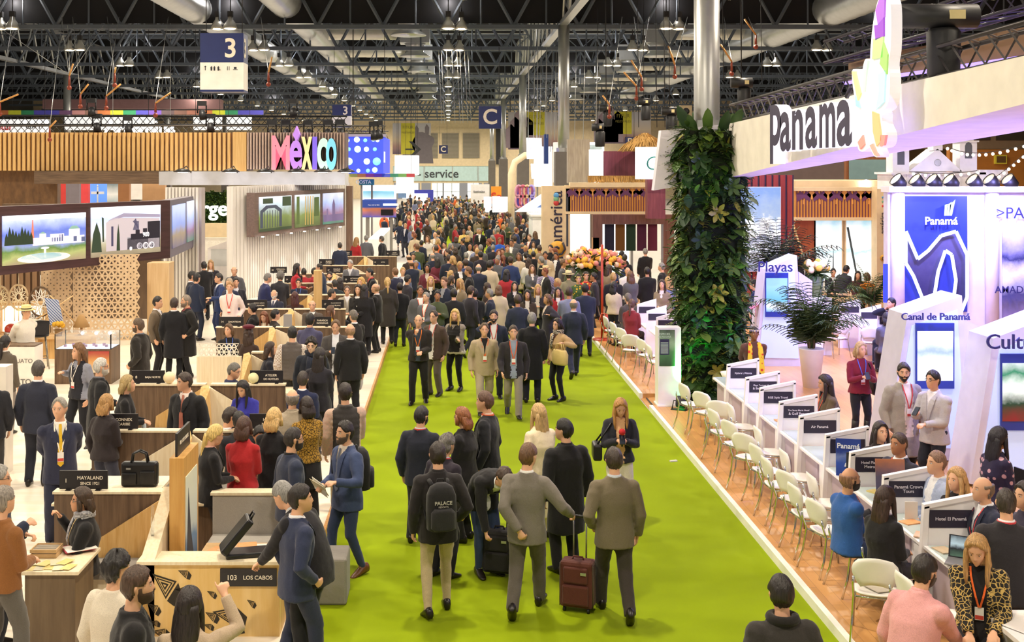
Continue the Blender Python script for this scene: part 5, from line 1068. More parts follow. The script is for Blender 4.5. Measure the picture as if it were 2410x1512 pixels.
def door_deco(t,w_,h):
    MB().box(0,w_,-.5,0,h-.35,h).build('lintel',BRN,t);MB().box(0,.35,-.5,0,0,h-.35).build('post',BRN,t);MB().box(w_-.5,w_-.1,-.5,0,0,h-.35).build('post',BRN,t)
    for k,co in enumerate(('22263c','6a4a22','1f3a2c','4a1f3a','5a2238')): MB().box(.45+.4*k,.8+.4*k,-.35,-.32,h-1.35,h-.36).build('hanging_textile',cloth(co),t)
q0 = D(1392,660,44.5)
t = thing('brown_doorway','wide brown timber doorway hung with dark textiles beside the flowers','doorway',(q0.x,44.5,RF));door_deco(t,3.1,2.85)
emb(1395,1410,560,640,44,.3,plain('c89a70',.6),'tan_pillar','short tan pillar left of the brown doorway','pillar')
emb(1524,1566,422,515,42,.5,wood('6a2f38','8a4a50',(8,8,.6)),'red_brown_post','shiny red-brown post under the white lit sign left of the foliage column','post')
def sgn_deco(t,w_,h):
    mb = MB();mb.text('Guat',(w_*.6,-.015,h*.5),V((1,0,.08)),Z1,h*.62,.01,bold=-.01);mb.build('lettering',plain('4aa8a0',.5),t)
emb(1499,1610,346,422,41.5,.4,emis('f6fbff',1.4),'lit_sign','glowing white box sign with green handwriting left of the foliage column','sign',sgn_deco)
emb(1421,1500,356,417,48,.3,wood('5a2436','7c3a4c',(14,14,.6)),'maroon_wall','maroon boarded panel above the thatch strip','panel')
emb(1388,1420,352,418,47.5,.3,emis('f2f6f8',1.2),'small_light_box','small glowing white panel left of the maroon boards','panel')
emb(1337,1388,328,432,50,.6,wood('8f8272','b3a692',(8,8,.8)),'timber_tower','grey timber box tower behind the second steel column','tower')
def leafpic(t,w_,h): MB().box(.1,w_-.1,-.02,0,.1,h-.1).build('leaf_picture',picture([(0,'1f3a2a'),(.5,'4a7a5a'),(1,'cfe0e8')],.4,'n',3,z0=0,z1=h),t)
emb(1382,1422,335,432,50.5,.3,emis('f4f8fa',1.1),'leaf_light_box','glowing frame with leaf picture beside the grey timber tower','frame',leafpic)
def thatch(px0,px1,py0,py1,Y,lb,cone=False):
    q0,q1 = D(px0,py1,Y),D(px1,py0,Y);w_,h = q1.x-q0.x,q1.z-q0.z;r = random.Random(5);mb = MB()
    if cone:
        mb.lathe([(w_/2,0),(.05,h)],(w_/2,0,0),20)
        for k in range(240): a = r.uniform(0,2*PI);u = r.uniform(.1,1);R_ = w_/2*(u+.06);mb.tube([(w_/2+R_*math.cos(a),R_*math.sin(a),h*(1-u)-.05),(w_/2+R_*.75*math.cos(a),R_*.75*math.sin(a),h*(1-u*.72)+.05)],.02,3,sm=False)
    else:
        mb.box(0,w_,0,.3,h*.3,h)
        for k in range(160): x = r.uniform(0,w_);mb.tube([(x,-.03,h*r.uniform(.8,1)),(x+r.uniform(-.08,.08),-.12,h*r.uniform(0,.3))],.022,3,sm=False)
    return mb.build('thatch_roof',plain('a88248',.9,name='straw',var=.3),None,q0,label=lb,cat='thatch')
thatch(1385,1526,414,433,46.2,'straw thatch strip below the maroon boarded panel')
thatch(1455,1580,313,356,47,'straw cone roof behind the glowing white box sign',True)
q = G(1417,797,RF);q = V(((1417-PX)*31.8/F,31.8,RF))
t = thing('extinguisher_stand','tall red pole stand with red round base at the platform corner','stand',q)
mb = MB();mb.lathe([(.26,0),(.25,.03),(.05,.05)],(0,0,0),20);mb.build('base',plain('b0381f',.4),t);mb = MB();mb.tube([(0,0,.03),(0,0,2.55)],.035,8);mb.build('pole',plain('b0381f',.4),t)
t = thing('fire_extinguisher','red fire extinguisher hung on the tall red pole','extinguisher',q+V((.12,-.08,.2)))
mb = MB();mb.lathe([(.08,0),(.085,.02),(.085,.4),(.05,.47),(.03,.5)],(0,0,0),14);mb.build('tank',plain('b8341e',.35),t);mb = MB();mb.tube([(0,0,.5),(-.15,0,.52),(-.2,-.02,.35),(-.12,-.06,.1)],.014,6);mb.build('hose',plain('c85a3a',.5),t)
# flowers and stall right of the crowd
def flowers(q,n,R_,cols,lb):
    t = thing('flower_bouquet',lb,'flowers',q);r = random.Random(int(q.x*10))
    mb = MB();mb.lathe([(.14,0),(.2,.5),(.18,.5)],(0,0,0),14);mb.build('vase',plain('6a7a4a',.5),t)
    for co in cols:
        mb = MB()
        for k in range(n): a,e,d = r.uniform(0,2*PI),r.uniform(0,1),r.uniform(.5,1);mb.ball((R_*d*math.cos(a)*math.cos(e),R_*d*math.sin(a)*math.cos(e),.6+R_*.8*d*math.sin(e)),.085,7,5)
        mb.build('blossom',plain(co,.8),t)
    mb = MB()
    for k in range(60): a,e = r.uniform(0,2*PI),r.uniform(-.3,1);leafy(mb,(0,0,.55),(math.cos(a)*math.cos(e),math.sin(a)*math.cos(e),math.sin(e)),Z1,R_*r.uniform(.8,1.1),.07,0)
    mb.build('greenery',plain('3f5f2c',.7),t)
FLC = ('e8b03a','e8c8a8','d98a7a')
for px,py,Y,lb in ((1375,632,36.5,'low flower bouquet with orange blooms at the left of the flower stall'),(1395,622,37,'tall bouquet of yellow and cream flowers in front of the brown doorway'),(1425,632,36.8,'pink and yellow bouquet at the right of the flower stall')):
    q = D(px,py,Y);flowers(V((q.x,Y,q.z-.5)),26,.62,FLC,lb)
MB().box(4.0,5.1,36.3,37.3,RF,.98).build('flower_stall',CRM,label='cream stall table carrying the flower bouquets',cat='stall')
q = D(1920,655,29.5);flowers(V((q.x,29.5,q.z-.45)),14,.4,('e8c050','f0e0b0'),'yellow flower bouquet behind the areca palm');MB().box(q.x-.3,q.x+.3,29.2,29.8,RF,q.z-.46).build('flower_plinth',WHT,label='white plinth under the yellow bouquet behind the areca palm',cat='plinth')
# red slat wall, lit pictures, ladder, tables near the map wall
def redwall(t,w_,h):
    mb = MB();n = int(w_/.2)
    for i in range(n): mb.box(i*w_/n,i*w_/n+.15,-.05,0,0,h)
    mb.build('red_slat',wood('8a2a24','a83c30',(8,8,.6)),t);mb = MB();mb.prism([(.1*math.cos(k)*(1 if k % 2 else .6),.1*math.sin(k)*(1 if k % 2 else .6)) for k in [2*PI*i/12 for i in range(12)]],(w_*.86,-.055,h*.45),X1,Z1,.01);mb.build('round_emblem',plain('d8c0a0',.6),t)
q0 = D(1738,640,36);t = emb(1738,1868,412,720,36,.3,plain('3a2a4a',.6),'red_slat_wall','red vertical-slat wall with lit photo right of the foliage column','wall panel',redwall)
def photo_deco(t,w_,h): MB().box(.02,w_-.02,-.02,0,.02,h-.02).build('photo',picture([(0,'3a4a6a'),(.25,'c8d0d8'),(.4,'5a6470'),(.5,'f0f2f4'),(.65,'8aa0b8'),(1,'6a8ab8')],1.0,'noise',2.2,z0=0,z1=h),t)
emb(1738,1838,440,640,35.6,.12,WHT,'lit_photo','tall glowing photo of a crowded beach on the red slat wall','picture',photo_deco)
emb(1866,1920,500,700,38.2,.2,wood('a04a26','b8602f',(5,5,.6)),'terracotta_wall','terracotta boarded wall beside the red slat wall','wall panel')
for i,(a,b,ta) in enumerate(((1916,1984,'glowing pale picture of a temple mist, left of the pair'),(1988,2064,'glowing pale picture with dark mast lines, right of the pair'))):
    def dk(t,w_,h,i=i):
        s = MB().box(.05,w_-.05,-.02,0,.05,h-.05).build('picture',picture([(0,'cfdcd8'),(.3,'f2f8f8'),(.5,'9fc0c8'),(.6,'eef6f8'),(1,'8ab4c8')],1.1,'noise',.9,z0=0,z1=h),t)
        mb = MB();mb.prism([(w_*.62,h*.1),(w_*.68,h*.1),(w_*.66,h*.6)] if not i else [(w_*.05,h*.85),(w_*.12,h*.85),(w_*.4,h*.1),(w_*.34,h*.1)],(0,-.022,0),X1,Z1,.004);mb.build('image_detail',plain('4a5a60',.5),s)
    emb(a,b,512,665,38.2,.15,CRM,'lit_picture',ta,'picture',dk)
q = D(1885,610,36.8);t = thing('step_ladder','pale wooden ladder leaning on the terracotta wall','ladder',(q.x,37.2,1.0))
mb = MB()
for s in (-.2,.2): mb.tube([(s+.25,-.1,0),(s-.15,.6,1.9)],.03,6)
mb.build('rail',TH,t);mb = MB();[mb.tube([(.05-.08*k+0,-.1+.14*k,.2+.38*k),(.45-.08*k,-.1+.14*k,.2+.38*k)],.02,5) for k in range(5)];mb.build('rung',TH,t)
def ladderchair(x,y,lb,rz=0):
    t = thing('ladder_back_chair',lb,'chair',(x,y,RF),rz,'ladder-back chairs');C = plain('e0c49a',.5)
    for sx in (-.2,.2): mb = MB();mb.tube([(sx,-.2,0),(sx,-.22,1.05)],.022,6);mb.build('leg',C,t);mb = MB();mb.tube([(sx,.2,0),(sx,.2,.45)],.022,6);mb.build('leg',C,t)
    MB().box(-.22,.22,-.2,.22,.43,.47).build('seat',cloth('8a2a40'),t);mb = MB();[mb.box(-.2,.2,-.23,-.2,.6+.17*k,.67+.17*k) for k in range(3)];mb.build('back_slat',C,t)
for x,y,lb in ((11.3,34.2,'pale ladder-back chair left of the suited man at the far table'),(12.6,34.0,'pale ladder-back chair beside the woman in orange'),(7.1,29.7,'pale ladder-back chair with red seat seen beyond the hammock')): ladderchair(x,y,lb)
t = thing('round_table','wooden table under the lit pictures near the map wall','table',(12.0,35.2,RF));mb = MB();mb.lathe([(.7,.72),(.7,.76),(.01,.765)],(0,0,0),24);mb.build('top',TH,t);mb = MB();mb.lathe([(.3,0),(.06,.05),(.06,.72)],(0,0,0),14);mb.build('pedestal',TH,t)
# church model above the wall, string lights, brown back wall
WH2 = plain('f2f1f3',.6,name='plaster');GR2 = plain('8a8f98',.6)
o = D(2105,447,33.5);sc = 33.5/F
t = thing('church_model','white model church facade with two bell towers above the map wall','model',(o.x,33.5,o.z))
def pxs(P): return [((x-2105)*sc,(447-y)*sc) for x,y in P]
MB().box(-.05,205*sc,0,1.2,0,38*sc).build('base_storey',WH2,t);MB().box(-.12,212*sc,-.1,1.25,36*sc,41*sc).build('cornice',WH2,t)
mb = MB();mb.prism(pxs([(2142,404),(2268,404),(2210,350)]),(0,.1,0),X1,Z1,.8);mb.build('gable',WH2,t)
for nm,x0,x1,yt in (('left_tower',2104,2143,350),('right_tower',2263,2303,335)):
    mb = MB();mb.box((x0-2105)*sc,(x1-2105)*sc,.1,.6,41*sc,(447-yt)*sc);mb.box((x0-2108)*sc,(x1-2102)*sc,.04,.66,(447-yt)*sc,(451-yt)*sc);w_ = mb.build(nm,WH2,t)
    if nm == 'right_tower': mb = MB();cx = (x0+x1)/2;mb.lathe([(.26,0),(.18,.18),(.05,.28),(.03,.36)],((cx-2105)*sc,.35,(447-yt+4)*sc),8,sm=False);mb.build('spire',WH2,w_)
    mb = MB();cx = ((x0+x1)/2-2105)*sc;mb.prism([(-.1,0),(.1,0),(.1,.35),(.07,.43),(0,.46),(-.07,.43),(-.1,.35)],(cx,.09,(447-yt-38)*sc),X1,Z1,.01);mb.build('belfry_opening',plain('5f6268',.6),w_)
mb = MB();mb.box((2200-2105)*sc,(2222-2105)*sc,.1,.5,(447-354)*sc,(447-322)*sc);mb.prism([(-.17,0),(.17,0),(0,.18)],((2211-2105)*sc,.08,(447-322)*sc),X1,Z1,.4);mb.build('bell_gable',WH2,t)
mb = MB();mb.M = M4.Translation(((2210-2105)*sc,.085,(447-383)*sc))@M4.Rotation(PI/2,4,'X');mb.lathe([(.1,0),(.08,.012)],(0,0,0),18);mb.build('clock',plain('c8ccd2',.5),t)
mb = MB()
for k in range(9): mb.box((2112+21*k-2105)*sc,(2116+21*k-2105)*sc,-.04,0,0,36*sc)
for k in range(4): mb.prism([(-.1,0),(.1,0),(.1,.14),(0,.22),(-.1,.14)],((2138+48*k-2105)*sc,-.01,.08),X1,Z1,.02)
mb.build('pilaster',plain('e2e2e6',.6),t)
for i,(P,n) in enumerate((([(2150,405),(2210,414),(2300,402)],9),([(2230,345),(2290,378),(2410,340)],12),([(2340,420),(2380,390),(2420,355)],7))):
    Q = [D(x,y,32.8) for x,y in P];t = thing('string_light',('string of small bulbs across the church model base','string of small bulbs from the church towers to the right edge','string of small bulbs rising at the right edge')[i],'light',Q[0]);C = []
    for k in range(n+1): u = k/n;C.append(((1-u)**2*Q[0]+2*u*(1-u)*Q[1]+u*u*Q[2])-Q[0])
    mb = MB();mb.tube(C,.01,4);mb.build('cord',plain('4a4440',.7),t);[MB().ball(c-V((0,0,.06)),.045,8,6).build('bulb',emis('fff0d8',3),t) for c in C]
def sofa(px0,px1,py0,py1,Y,lb): return emb(px0,px1,py0,py1,Y,1.2,WH2,'white_roof_model',lb,'model')
sofa(2306,2372,400,425,33.4,'white low model roof right of the church model');sofa(2306,2340,425,442,33.2,'white model base right of the church model')
emb(2235,2560,352,440,62,.4,plain('b8722a',.6),'orange_wall','orange wall behind the church model at right','wall panel')
emb(1990,2560,285,350,64,.4,plain('9a8468',.7),'tan_wall','tan wall with dark vents behind the church model','wall panel',lambda t,w_,h: [MB().box(w_*u,w_*u+1.9,-.05,0,h*.3,h*.85).build('dark_vent',plain('4a3f35',.7),t) for u in (.18,.45,.62)])
emb(1750,1990,330,430,52,.3,plain('6a5a58',.7),'grey_pink_wall','grey and mauve wall strip under the tapering fascia','wall panel')
def green_frame(t,w_,h): MB().box(.1,w_-.1,-.03,0,.1,h-.1).build('glazing',plain('7a9aa0',.3),t)
emb(1992,2090,370,428,48,.3,wood('7a4a28','96603a',(6,6,.6)),'framed_glazing','blue-green glazed opening in a brown frame under the fascia','glazing',green_frame)
def exit_deco(t,w_,h): MB().box(.06,w_-.06,-.02,0,.06,h-.06).build('inner_panel',plain('6a4a20',.6),t)
emb(2343,2370,365,386,61.8,.2,plain('e0d040',.5),'yellow_frame_sign','small yellow framed sign on the orange wall at right','sign',exit_deco)
emb(1872,2100,425,447,38.5,2.5,CRM,'cream_canopy','cream canopy edge with bright lamp above the second patterned frieze','canopy',lambda t,w_,h: [(lambda mb: (mb.ball((w_*.72,-.1,h*.7),.12,10,7),mb.build('lamp',emis('ffffff',14),t)))(MB())])
# right middle distance: tent, printed panels, arch, vertical sign
q0,q1 = D(1165,640,60),D(1275,520,60)
t = thing('white_counter_block','white counter block beyond the lettered cream pillar','counter',(q0.x+1.0,60,0));MB().box(.9,4.6,0,3,0,2.2).build('body',WH2,t);MB().box(.8,4.7,-.1,3.1,2.2,2.3).build('top',WH2,t)
t = thing('white_canopy','white pitched canopy frame beside the digit-patterned panel','canopy',(D(1212,520,66).x,66,2.2))
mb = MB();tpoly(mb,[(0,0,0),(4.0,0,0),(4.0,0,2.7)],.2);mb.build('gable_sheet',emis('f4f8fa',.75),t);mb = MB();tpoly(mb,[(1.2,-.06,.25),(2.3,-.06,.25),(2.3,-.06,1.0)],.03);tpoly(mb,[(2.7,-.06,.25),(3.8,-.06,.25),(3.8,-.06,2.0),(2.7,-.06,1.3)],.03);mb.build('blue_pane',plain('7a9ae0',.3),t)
def digits(t,w_,h):
    for j in range(2):
        for i in range(4):
            mb = MB();cx,cz = w_*(.14+.24*i),h*(.72-.42*j);mb.tube([(cx+.19*math.cos(k),-.05,cz+.38*math.sin(k)) for k in [2*PI*q/16 for q in range(17)]],.07,6);mb.build('oval_digit',plain(('e8a0c0','e0708a','f0c8a0','b0a0f0')[i],.5),t)
emb(1215,1256,436,490,74,.3,picture([(0,'5a2f8a'),(.5,'2f3a9a'),(1,'d05a6a')],.3,'n',.8,z0=0,z1=1.5),'digit_partition','dark violet panel printed with rows of bright ovals by the steel columns','panel',digits)
t = thing('cream_arch','cream rounded arch standing behind the third steel column','arch',(D(1203,500,78).x,78,0));mb = MB();mb.tube([(0,0,0),(0,0,4.2),(.25,0,5.0),(.9,0,5.45),(2.0,0,5.5)],.22,8);mb.build('tube',plain('f0dcb8',.5),t)
def so(t,w_,h): mb = MB();mb.text('So',(w_*.5,-.03,h*.4),X1,V((.1,0,1)),h*.62,.02,bold=.03);mb.build('lettering',plain('c83a20',.5),t)
emb(1156,1180,439,480,100,.3,plain('e8962a',.5),'orange_partition','orange panel with red brush lettering before the end wall','panel',so)
def fe(t,w_,h): mb = MB();mb.text('festivales',(w_*.45,-.03,h*.62),X1,Z1,w_*.17,.02,bold=.01);mb.build('lettering',plain('6a6a70',.5),t)
emb(1108,1152,434,480,110,.3,plain('ece8ee',.5),'printed_partition','white printed panel left of the orange one before the end wall','panel',fe)
t = thing('vertical_lit_sign','white glowing letter sign seen edge-on between the steel columns','sign',D(1240,425,64))
mb = MB()
for k in range(7): mb.tube([(.05+.13*k,.12*k,1.15),(.02+.13*k,.12*k,2.3)],.05,6)
for k in range(5): mb.tube([(.3+.12*k,.12*k,.1),(.25+.12*k,.12*k,.9)],.045,6)
mb.build('letter_stroke',emis('f4f8ff',2.2),t);MB().box(.98,1.2,.5,1.0,.9,2.5).build('blue_edge',plain('1f3a7a',.4),t);mb = MB();[mb.tube([(.1+.5*k,.3,2.3),(.1+.5*k,.3,11.5)],.012,4) for k in range(3)];mb.build('cable',SIL,t)
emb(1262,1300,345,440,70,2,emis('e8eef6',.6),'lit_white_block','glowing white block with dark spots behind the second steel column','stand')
emb(1305,1330,335,430,72,1,WH2,'white_frame_tower','white frame tower behind the second steel column','tower')
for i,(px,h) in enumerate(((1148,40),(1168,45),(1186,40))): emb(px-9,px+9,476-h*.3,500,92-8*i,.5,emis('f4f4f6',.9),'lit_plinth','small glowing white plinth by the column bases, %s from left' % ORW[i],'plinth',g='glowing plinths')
# left middle distance
def dots(t,w_,h):
    r = [(.06,.9,.13),(.31,.92,.18),(.53,.9,.1),(.74,.92,.1),(.85,.9,.1),(.1,.66,.1),(.33,.66,.17),(.56,.66,.13),(.78,.66,.1),(.1,.33,.24),(.57,.33,.16),(.83,.33,.2),(.1,.07,.1),(.35,.08,.1),(.6,.08,.1),(.78,.1,.14)]
    for i,(u,v,s) in enumerate(r):
        mb = MB();mb.M = M4.Translation((w_*u,-.02,h*v))@M4.Rotation(PI/2,4,'X');R_ = min(s*w_*.52,w_*u,w_*(1-u),h*v,h*(1-v));mb.lathe([(R_,0),(.01,.006)],(0,0,0),24);mb.build('light_dot',emis(('bfe6fa','d8f2fa','7fd0f0')[i % 3],1.0),t)
    mb = MB();[mb.box(w_+.008,w_+.02,.4+k*.2,.48+k*.2,h*.3,h*.6) for k in range(6)];mb.build('side_lettering',emis('d8e8ff',.9),t)
    MB().box(-.05,w_+.05,-.05,2.1,h,h+.18).build('top_rail',plain('9a94b0',.5),t)
q0,q1 = D(812,409,58),D(902,322,58)
t = emb(812,902,322,409,58,6.5,emis('3346d8',.9),'blue_dotted_cube','bright blue hanging cube with pale dots right of the coloured letters','lit sign',dots)
emb(929,984,366,412,80,3,emis('ffffff',1.5),'white_light_box','glowing white hanging box right of the blue dotted cube','lit sign')
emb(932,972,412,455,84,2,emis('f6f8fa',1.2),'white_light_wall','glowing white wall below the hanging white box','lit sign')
RB = ['c8d060','e8a050','c05a9a','8a5ac0','5a6ad0','4a9a70','7ab060','c04a50']
def rainb(cols):
    def f(t,w_,h):
        n = len(cols)
        for i,c in enumerate(cols): MB().box(w_*i/n,w_*(i+1)/n,-.03,0,0,h).build('colour_block',plain(c,.6),t)
    return f
emb(822,976,409,417,60,.6,WH2,'rainbow_header','thin rainbow-striped header below the blue dotted cube','header',rainb(RB))
def teal(t,w_,h): mb = MB();mb.text('COSTA',(w_*.3,-.03,h*.5),X1,Z1,h*.8,.02,bold=.02);mb.build('lettering',plain('dff0f4',.5),t)
emb(845,880,422,436,62,.4,plain('2a7f96',.5),'teal_sign','teal sign strip under the rainbow header','sign',teal)
def scr(t,w_,h): MB().box(.1,w_-.1,-.03,0,h*.1,h*.6).build('sea_picture',picture([(0,'cfe8ee'),(.5,'7ab8cc'),(1,'f2f8fa')],.8,'n',.6,z0=0,z1=h),t)
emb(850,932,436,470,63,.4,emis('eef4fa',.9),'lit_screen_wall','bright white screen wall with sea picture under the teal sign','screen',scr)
def bl(t,w_,h): mb = MB();mb.tube([(w_*.62,-.1,h*.4),(w_*1.05,-.1,h*.4)],h*.16,10);mb.build('white_capsule',emis('f6faff',1),t);mb = MB();mb.text('Open side by flight',(w_*.34,-.03,h*.35),X1,Z1,h*.2,.02);mb.build('lettering',plain('e6ecfa',.5),t)
emb(853,932,471,489,58,1.5,plain('2a4aa8',.4),'blue_desk_header','blue counter header with white capsule left of the crowd','header',bl)
emb(853,932,489,512,58.6,.4,picture([(0,'3a50b8'),(.4,'e08a5a'),(.6,'6a7ad0'),(1,'2f4ab0')],.3,'n',1.6,z0=0,z1=1),'graphic_counter','colourful blue and orange graphic wall below the blue header','wall panel',lambda t,w_,h: MB().box(w_*.55,w_*.92,-.06,0,h*.2,h*.8).build('tv_screen',plain('1c1820',.3),t))
emb(1000-25,1020,447,482,120,.3,plain('3a3fae',.5),'blue_gate','blue gate frame before the glazed end wall','gate',lambda t,w_,h: MB().box(0,w_*.7,-.05,0,0,h*.75).build('white_opening',emis('f2f4f8',1),t))
emb(937,956,452,466,100,.3,plain('6a8ab8',.3),'wall_monitor','small hanging monitor with blue picture left of the blue gate','monitor')
t = thing('white_desk_row','long white slanted desk wall at the left edge of the crowd','desk',(-3.9,57.5,0));mb = MB();tpoly(mb,[(0,0,0),(.05,11,0),(.05,11,1.2),(0,0,1.2)],.6,'x');mb.build('body',WH2,t)
def hedge(t,w_,h):
    r = random.Random(2);mb = MB()
    for k in range(1800): leafy(mb,(r.uniform(0,w_),-.02,r.uniform(0,h)),(r.uniform(-1,1),-.6,r.uniform(-.6,1)),Z1,r.uniform(.12,.26),.09,r.choice((0,1,1,2,3)))
    mb.build('foliage',LEAFM,t);mb = MB();mb.text('Argentina',(-.62,-.2,h*.46),X1,Z1,h*.66,.1,0,'LEFT',.02);mb.build('lit_lettering',emis('ffffff',1.6),t)
emb(470,556,452,526,62,.3,plain('22301c',.9),'green_wall_sign','leafy green wall with glowing white lettering behind the slatted piers','green wall',hedge)
emb(470,556,526,560,61.5,.6,CRM,'cream_shelf_wall','cream band under the leafy green wall','wall panel')
q = D(478,645,58);perforated(1.6,1.55,.16,lambda u,v: .35,.03).build('lattice_screen',plain('e6e2d8',.5),None,(q.x+.1,58,D(0,640,58).z),label='white lattice panel below the leafy green wall',cat='screen')
emb(470,556,560,655,60,.3,plain('d9d2c4',.6),'pale_back_wall','pale wall behind the white lattice panel','wall panel')
q = D(500,690,50);t = thing('white_kiosk_desk','white framed kiosk desk beside the standing group at left','desk',(q.x,49,PF));mb = MB();tpoly(mb,[(0,0,0),(1.0,0,0),(1.0,0,1.6),(0,0,1.25)],.1);mb.build('frame',WHT,t);MB().box(.14,.9,-.02,0,.5,1.2).build('panel',plain('d0d4d6',.4),t)
emb(462,480,588,615,50,.2,BLK,'dark_sign_board','dark sign board with cut white letters beside the slatted pier','sign',lambda t,w_,h: (lambda mb: (mb.text('UBL',(w_*.5,-.01,h*.5),X1,Z1,h*.4,.006,bold=.02),mb.build('lettering',LTR,t)))(MB()))
# seen through the gap under the slatted header at left
for i,(x0,x1,y0,y1,Y,co,lb) in enumerate(((138,155,430,480,60,'c83a38','red panel seen under the walnut beam at left'),(155,186,430,485,57,'77707a','grey post seen under the walnut beam at left'),(186,208,430,480,60,'d8444a','red and white panel seen under the walnut beam'),(278,304,432,475,56,'9a6a44','brown post seen under the walnut beam at left'),(304,335,432,470,61,'e6e4e2','white panel under the walnut beam'),(335,388,432,475,50,'caa27a','tan board seen below the pale grey beam'))):
    emb(x0,x1,y0,y1,Y,.3,plain(co,.6),'background_partition',lb,'panel')
def xto(t,w_,h): mb = MB();mb.box(w_*.46,w_*.54,-.03,0,0,h*.85);mb.box(w_*.15,w_*.85,-.03,0,h*.5,h*.62);mb.ball((w_*.5,-.02,h*.9),w_*.05,8,6);mb.build('statue_silhouette',plain('dfe8f2',.5),t)
emb(208,252,432,482,62,.3,emis('5a8ae0',.8),'blue_poster','bright blue poster with pale statue figure under the walnut beam','poster',xto)
emb(252,278,432,480,61,.3,picture([(0,'8aa0a8'),(.5,'d8dcdc'),(1,'7a8a90')],.2,'n',2,z0=0,z1=1),'grey_poster','grey photo poster right of the blue statue poster','poster')
# above the slatted header at left
cols = ['c87a4a','c8d23a','2f8a60','4a48b0','4a48b0','6a4a70','c08a8a','8a6a60','c87a4a','c8d23a','2f8a60','4a48b0','6a4ab0','5a4a50','7a5a50','a06a5a','c87a4a','c8d23a','2f8a60','4a48b0','4a48b0']
emb(-10,620,260,270,78,.3,DK,'rainbow_banner','long horizontal banner of repeated rainbow blocks high at left','banner',rainb(cols))
emb(100,520,234,256,95,1,plain('a07c80',.8),'pink_canopy','pale pink canopy above the rainbow banner at left','canopy')
def gay(t,w_,h): mb = MB();mb.text('GAY',(w_*.76,-.03,h*.45),X1,Z1,h*.62,.02,bold=.0);mb.build('dark_lettering',plain('2a2a2e',.5),t);mb = MB();mb.text('Fitur',(w_*.22,-.03,h*.42),X1,Z1,h*.72,.02,bold=.02);mb.build('red_lettering',plain('d8484a',.5),t)
emb(-20,111,281,312,70,.4,emis('e8eaee',.7),'white_fair_sign','white sign with red and black lettering above the header at far left','sign',gay)
t = thing('lit_name_sign','glowing white lettering peeking over the slatted header at left','sign',D(330,299,66));mb = MB();mb.text('Argentina',(0,0,0),X1,Z1,.98,.15,bold=.02);mb.build('letter',emis('ffffff',1.8),t)
mb = MB();[mb.tube([(x,.3,0),(x,.3,8.2)],.015,4) for x in (-1.6,1.6)];mb.build('cable',SIL,t)
for i,(x0,x1) in enumerate(((152,360),(455,520),(533,590))): emb(x0,x1,274,306,72,.4,emis('dfe3e8',.55),'fair_sign_board',('wide','narrow','small right-hand')[i]+' pale lit panel behind the truss over the slatted header','panel')
BT = plain('232326',.5,.3,name='black_truss')
boxtruss(D(-30,283,47.5)+V((0,.2,0)),D(815,283,47.5)+V((0,.2,0)),.34,BT,'lighting_truss','black box truss hanging above the slatted header',50)
boxtruss(D(-30,304,47.0)+V((0,.6,0)),D(905,304,47.0)+V((0,.6,0)),.3,plain('5f5c58',.5,.3),'lighting_truss','grey low truss just above the slatted header',56)
for i,(px,py) in enumerate(((215,248),(475,255),(690,250),(228,285),(300,290),(495,285),(640,300),(672,300),(725,300),(772,300),(800,298),(890,301),(880,303))):
    q = D(px,py,46.8);t = thing('stage_light','black moving-head stage light hung on the trusses above the slatted header','stage light',q,.3*math.sin(i*2),'stage lights on the left trusses')
    mb = MB();mb.tube([(0,0,-.1),(.06,-.1,-.42)],[.12,.16],10);mb.build('head',BT,t);mb = MB();mb.box(-.18,.18,-.1,.1,.1,.28);mb.tube([(-.17,0,.12),(-.17,0,-.2)],.03,5);mb.tube([(.17,0,.12),(.17,0,-.2)],.03,5);mb.build('yoke',BT,t)
boxtruss(D(810,318,58),D(905,318,64),.4,BT,'lighting_truss','black truss on top of the blue dotted cube',10)
import numpy as np
# ---------------------------------------------------------------- people: one continuous remeshed body, hair and clothes as children
SKIN = [plain(c,.5,name='skin',var=.08) for c in ('e0ac8a','d09a76','b57c58','8a5a3c','e8bc9e')]
LIPS = plain('b06a58',.45,name='lips');EYEW = plain('e8e4de',.3,name='eye_white');IRIS = plain('2a1a12',.25,name='iris')
VOX = ((.008,.013),(.013,.021),(.023,.036))
ADP,ADC = .16,.02
def hairm(h):
    k = ('h',h)
    if k in _MC: return _MC[k]
    m,nt,b = _nt('hair_'+h);c = lin(h);v = _coord(nt,(70,70,7));f = _noise(nt,v,1.5,4)
    nt.links.new(_ramp(nt,f,[(.3,tuple(x*.5 for x in c[:3])+(1,)),(.7,tuple(min(1,x*1.35+.01) for x in c[:3])+(1,))]),b.inputs['Base Color']);b.inputs['Roughness'].default_value = .45
    _bump(nt,b,f,.012,.6);_MC[k] = m;return m
def ik(a,b,l1,l2,pole):
    d = b-a;L = max(.05,min(d.length,l1+l2-.002));u = d.normalized();b = a+u*L
    x = (l1*l1-l2*l2+L*L)/(2*L);h = math.sqrt(max(0,l1*l1-x*x));p = pole-u*pole.dot(u);p = p.normalized() if p.length > 1e-5 else Y1
    return a+u*x+p*h,b
def remesh(mb,vox,smooth=4,ad=0.0):
    me = bpy.data.meshes.new('r');me.from_pydata(mb.v,[],mb.f);o = bpy.data.objects.new('r',me)
    m = o.modifiers.new('r','REMESH');m.mode = 'VOXEL';m.voxel_size = vox;m.adaptivity = ad
    m = o.modifiers.new('s','SMOOTH');m.factor = .5;m.iterations = smooth
    r = evald(o);bpy.data.objects.remove(o);bpy.data.meshes.remove(me);return r
def segd(p,a,b): d = b-a;return (p-a-d*max(0,min(1,(p-a).dot(d)/max(1e-6,d.length_squared)))).length
def G2(x,s): return math.exp(-(x/s)**2)
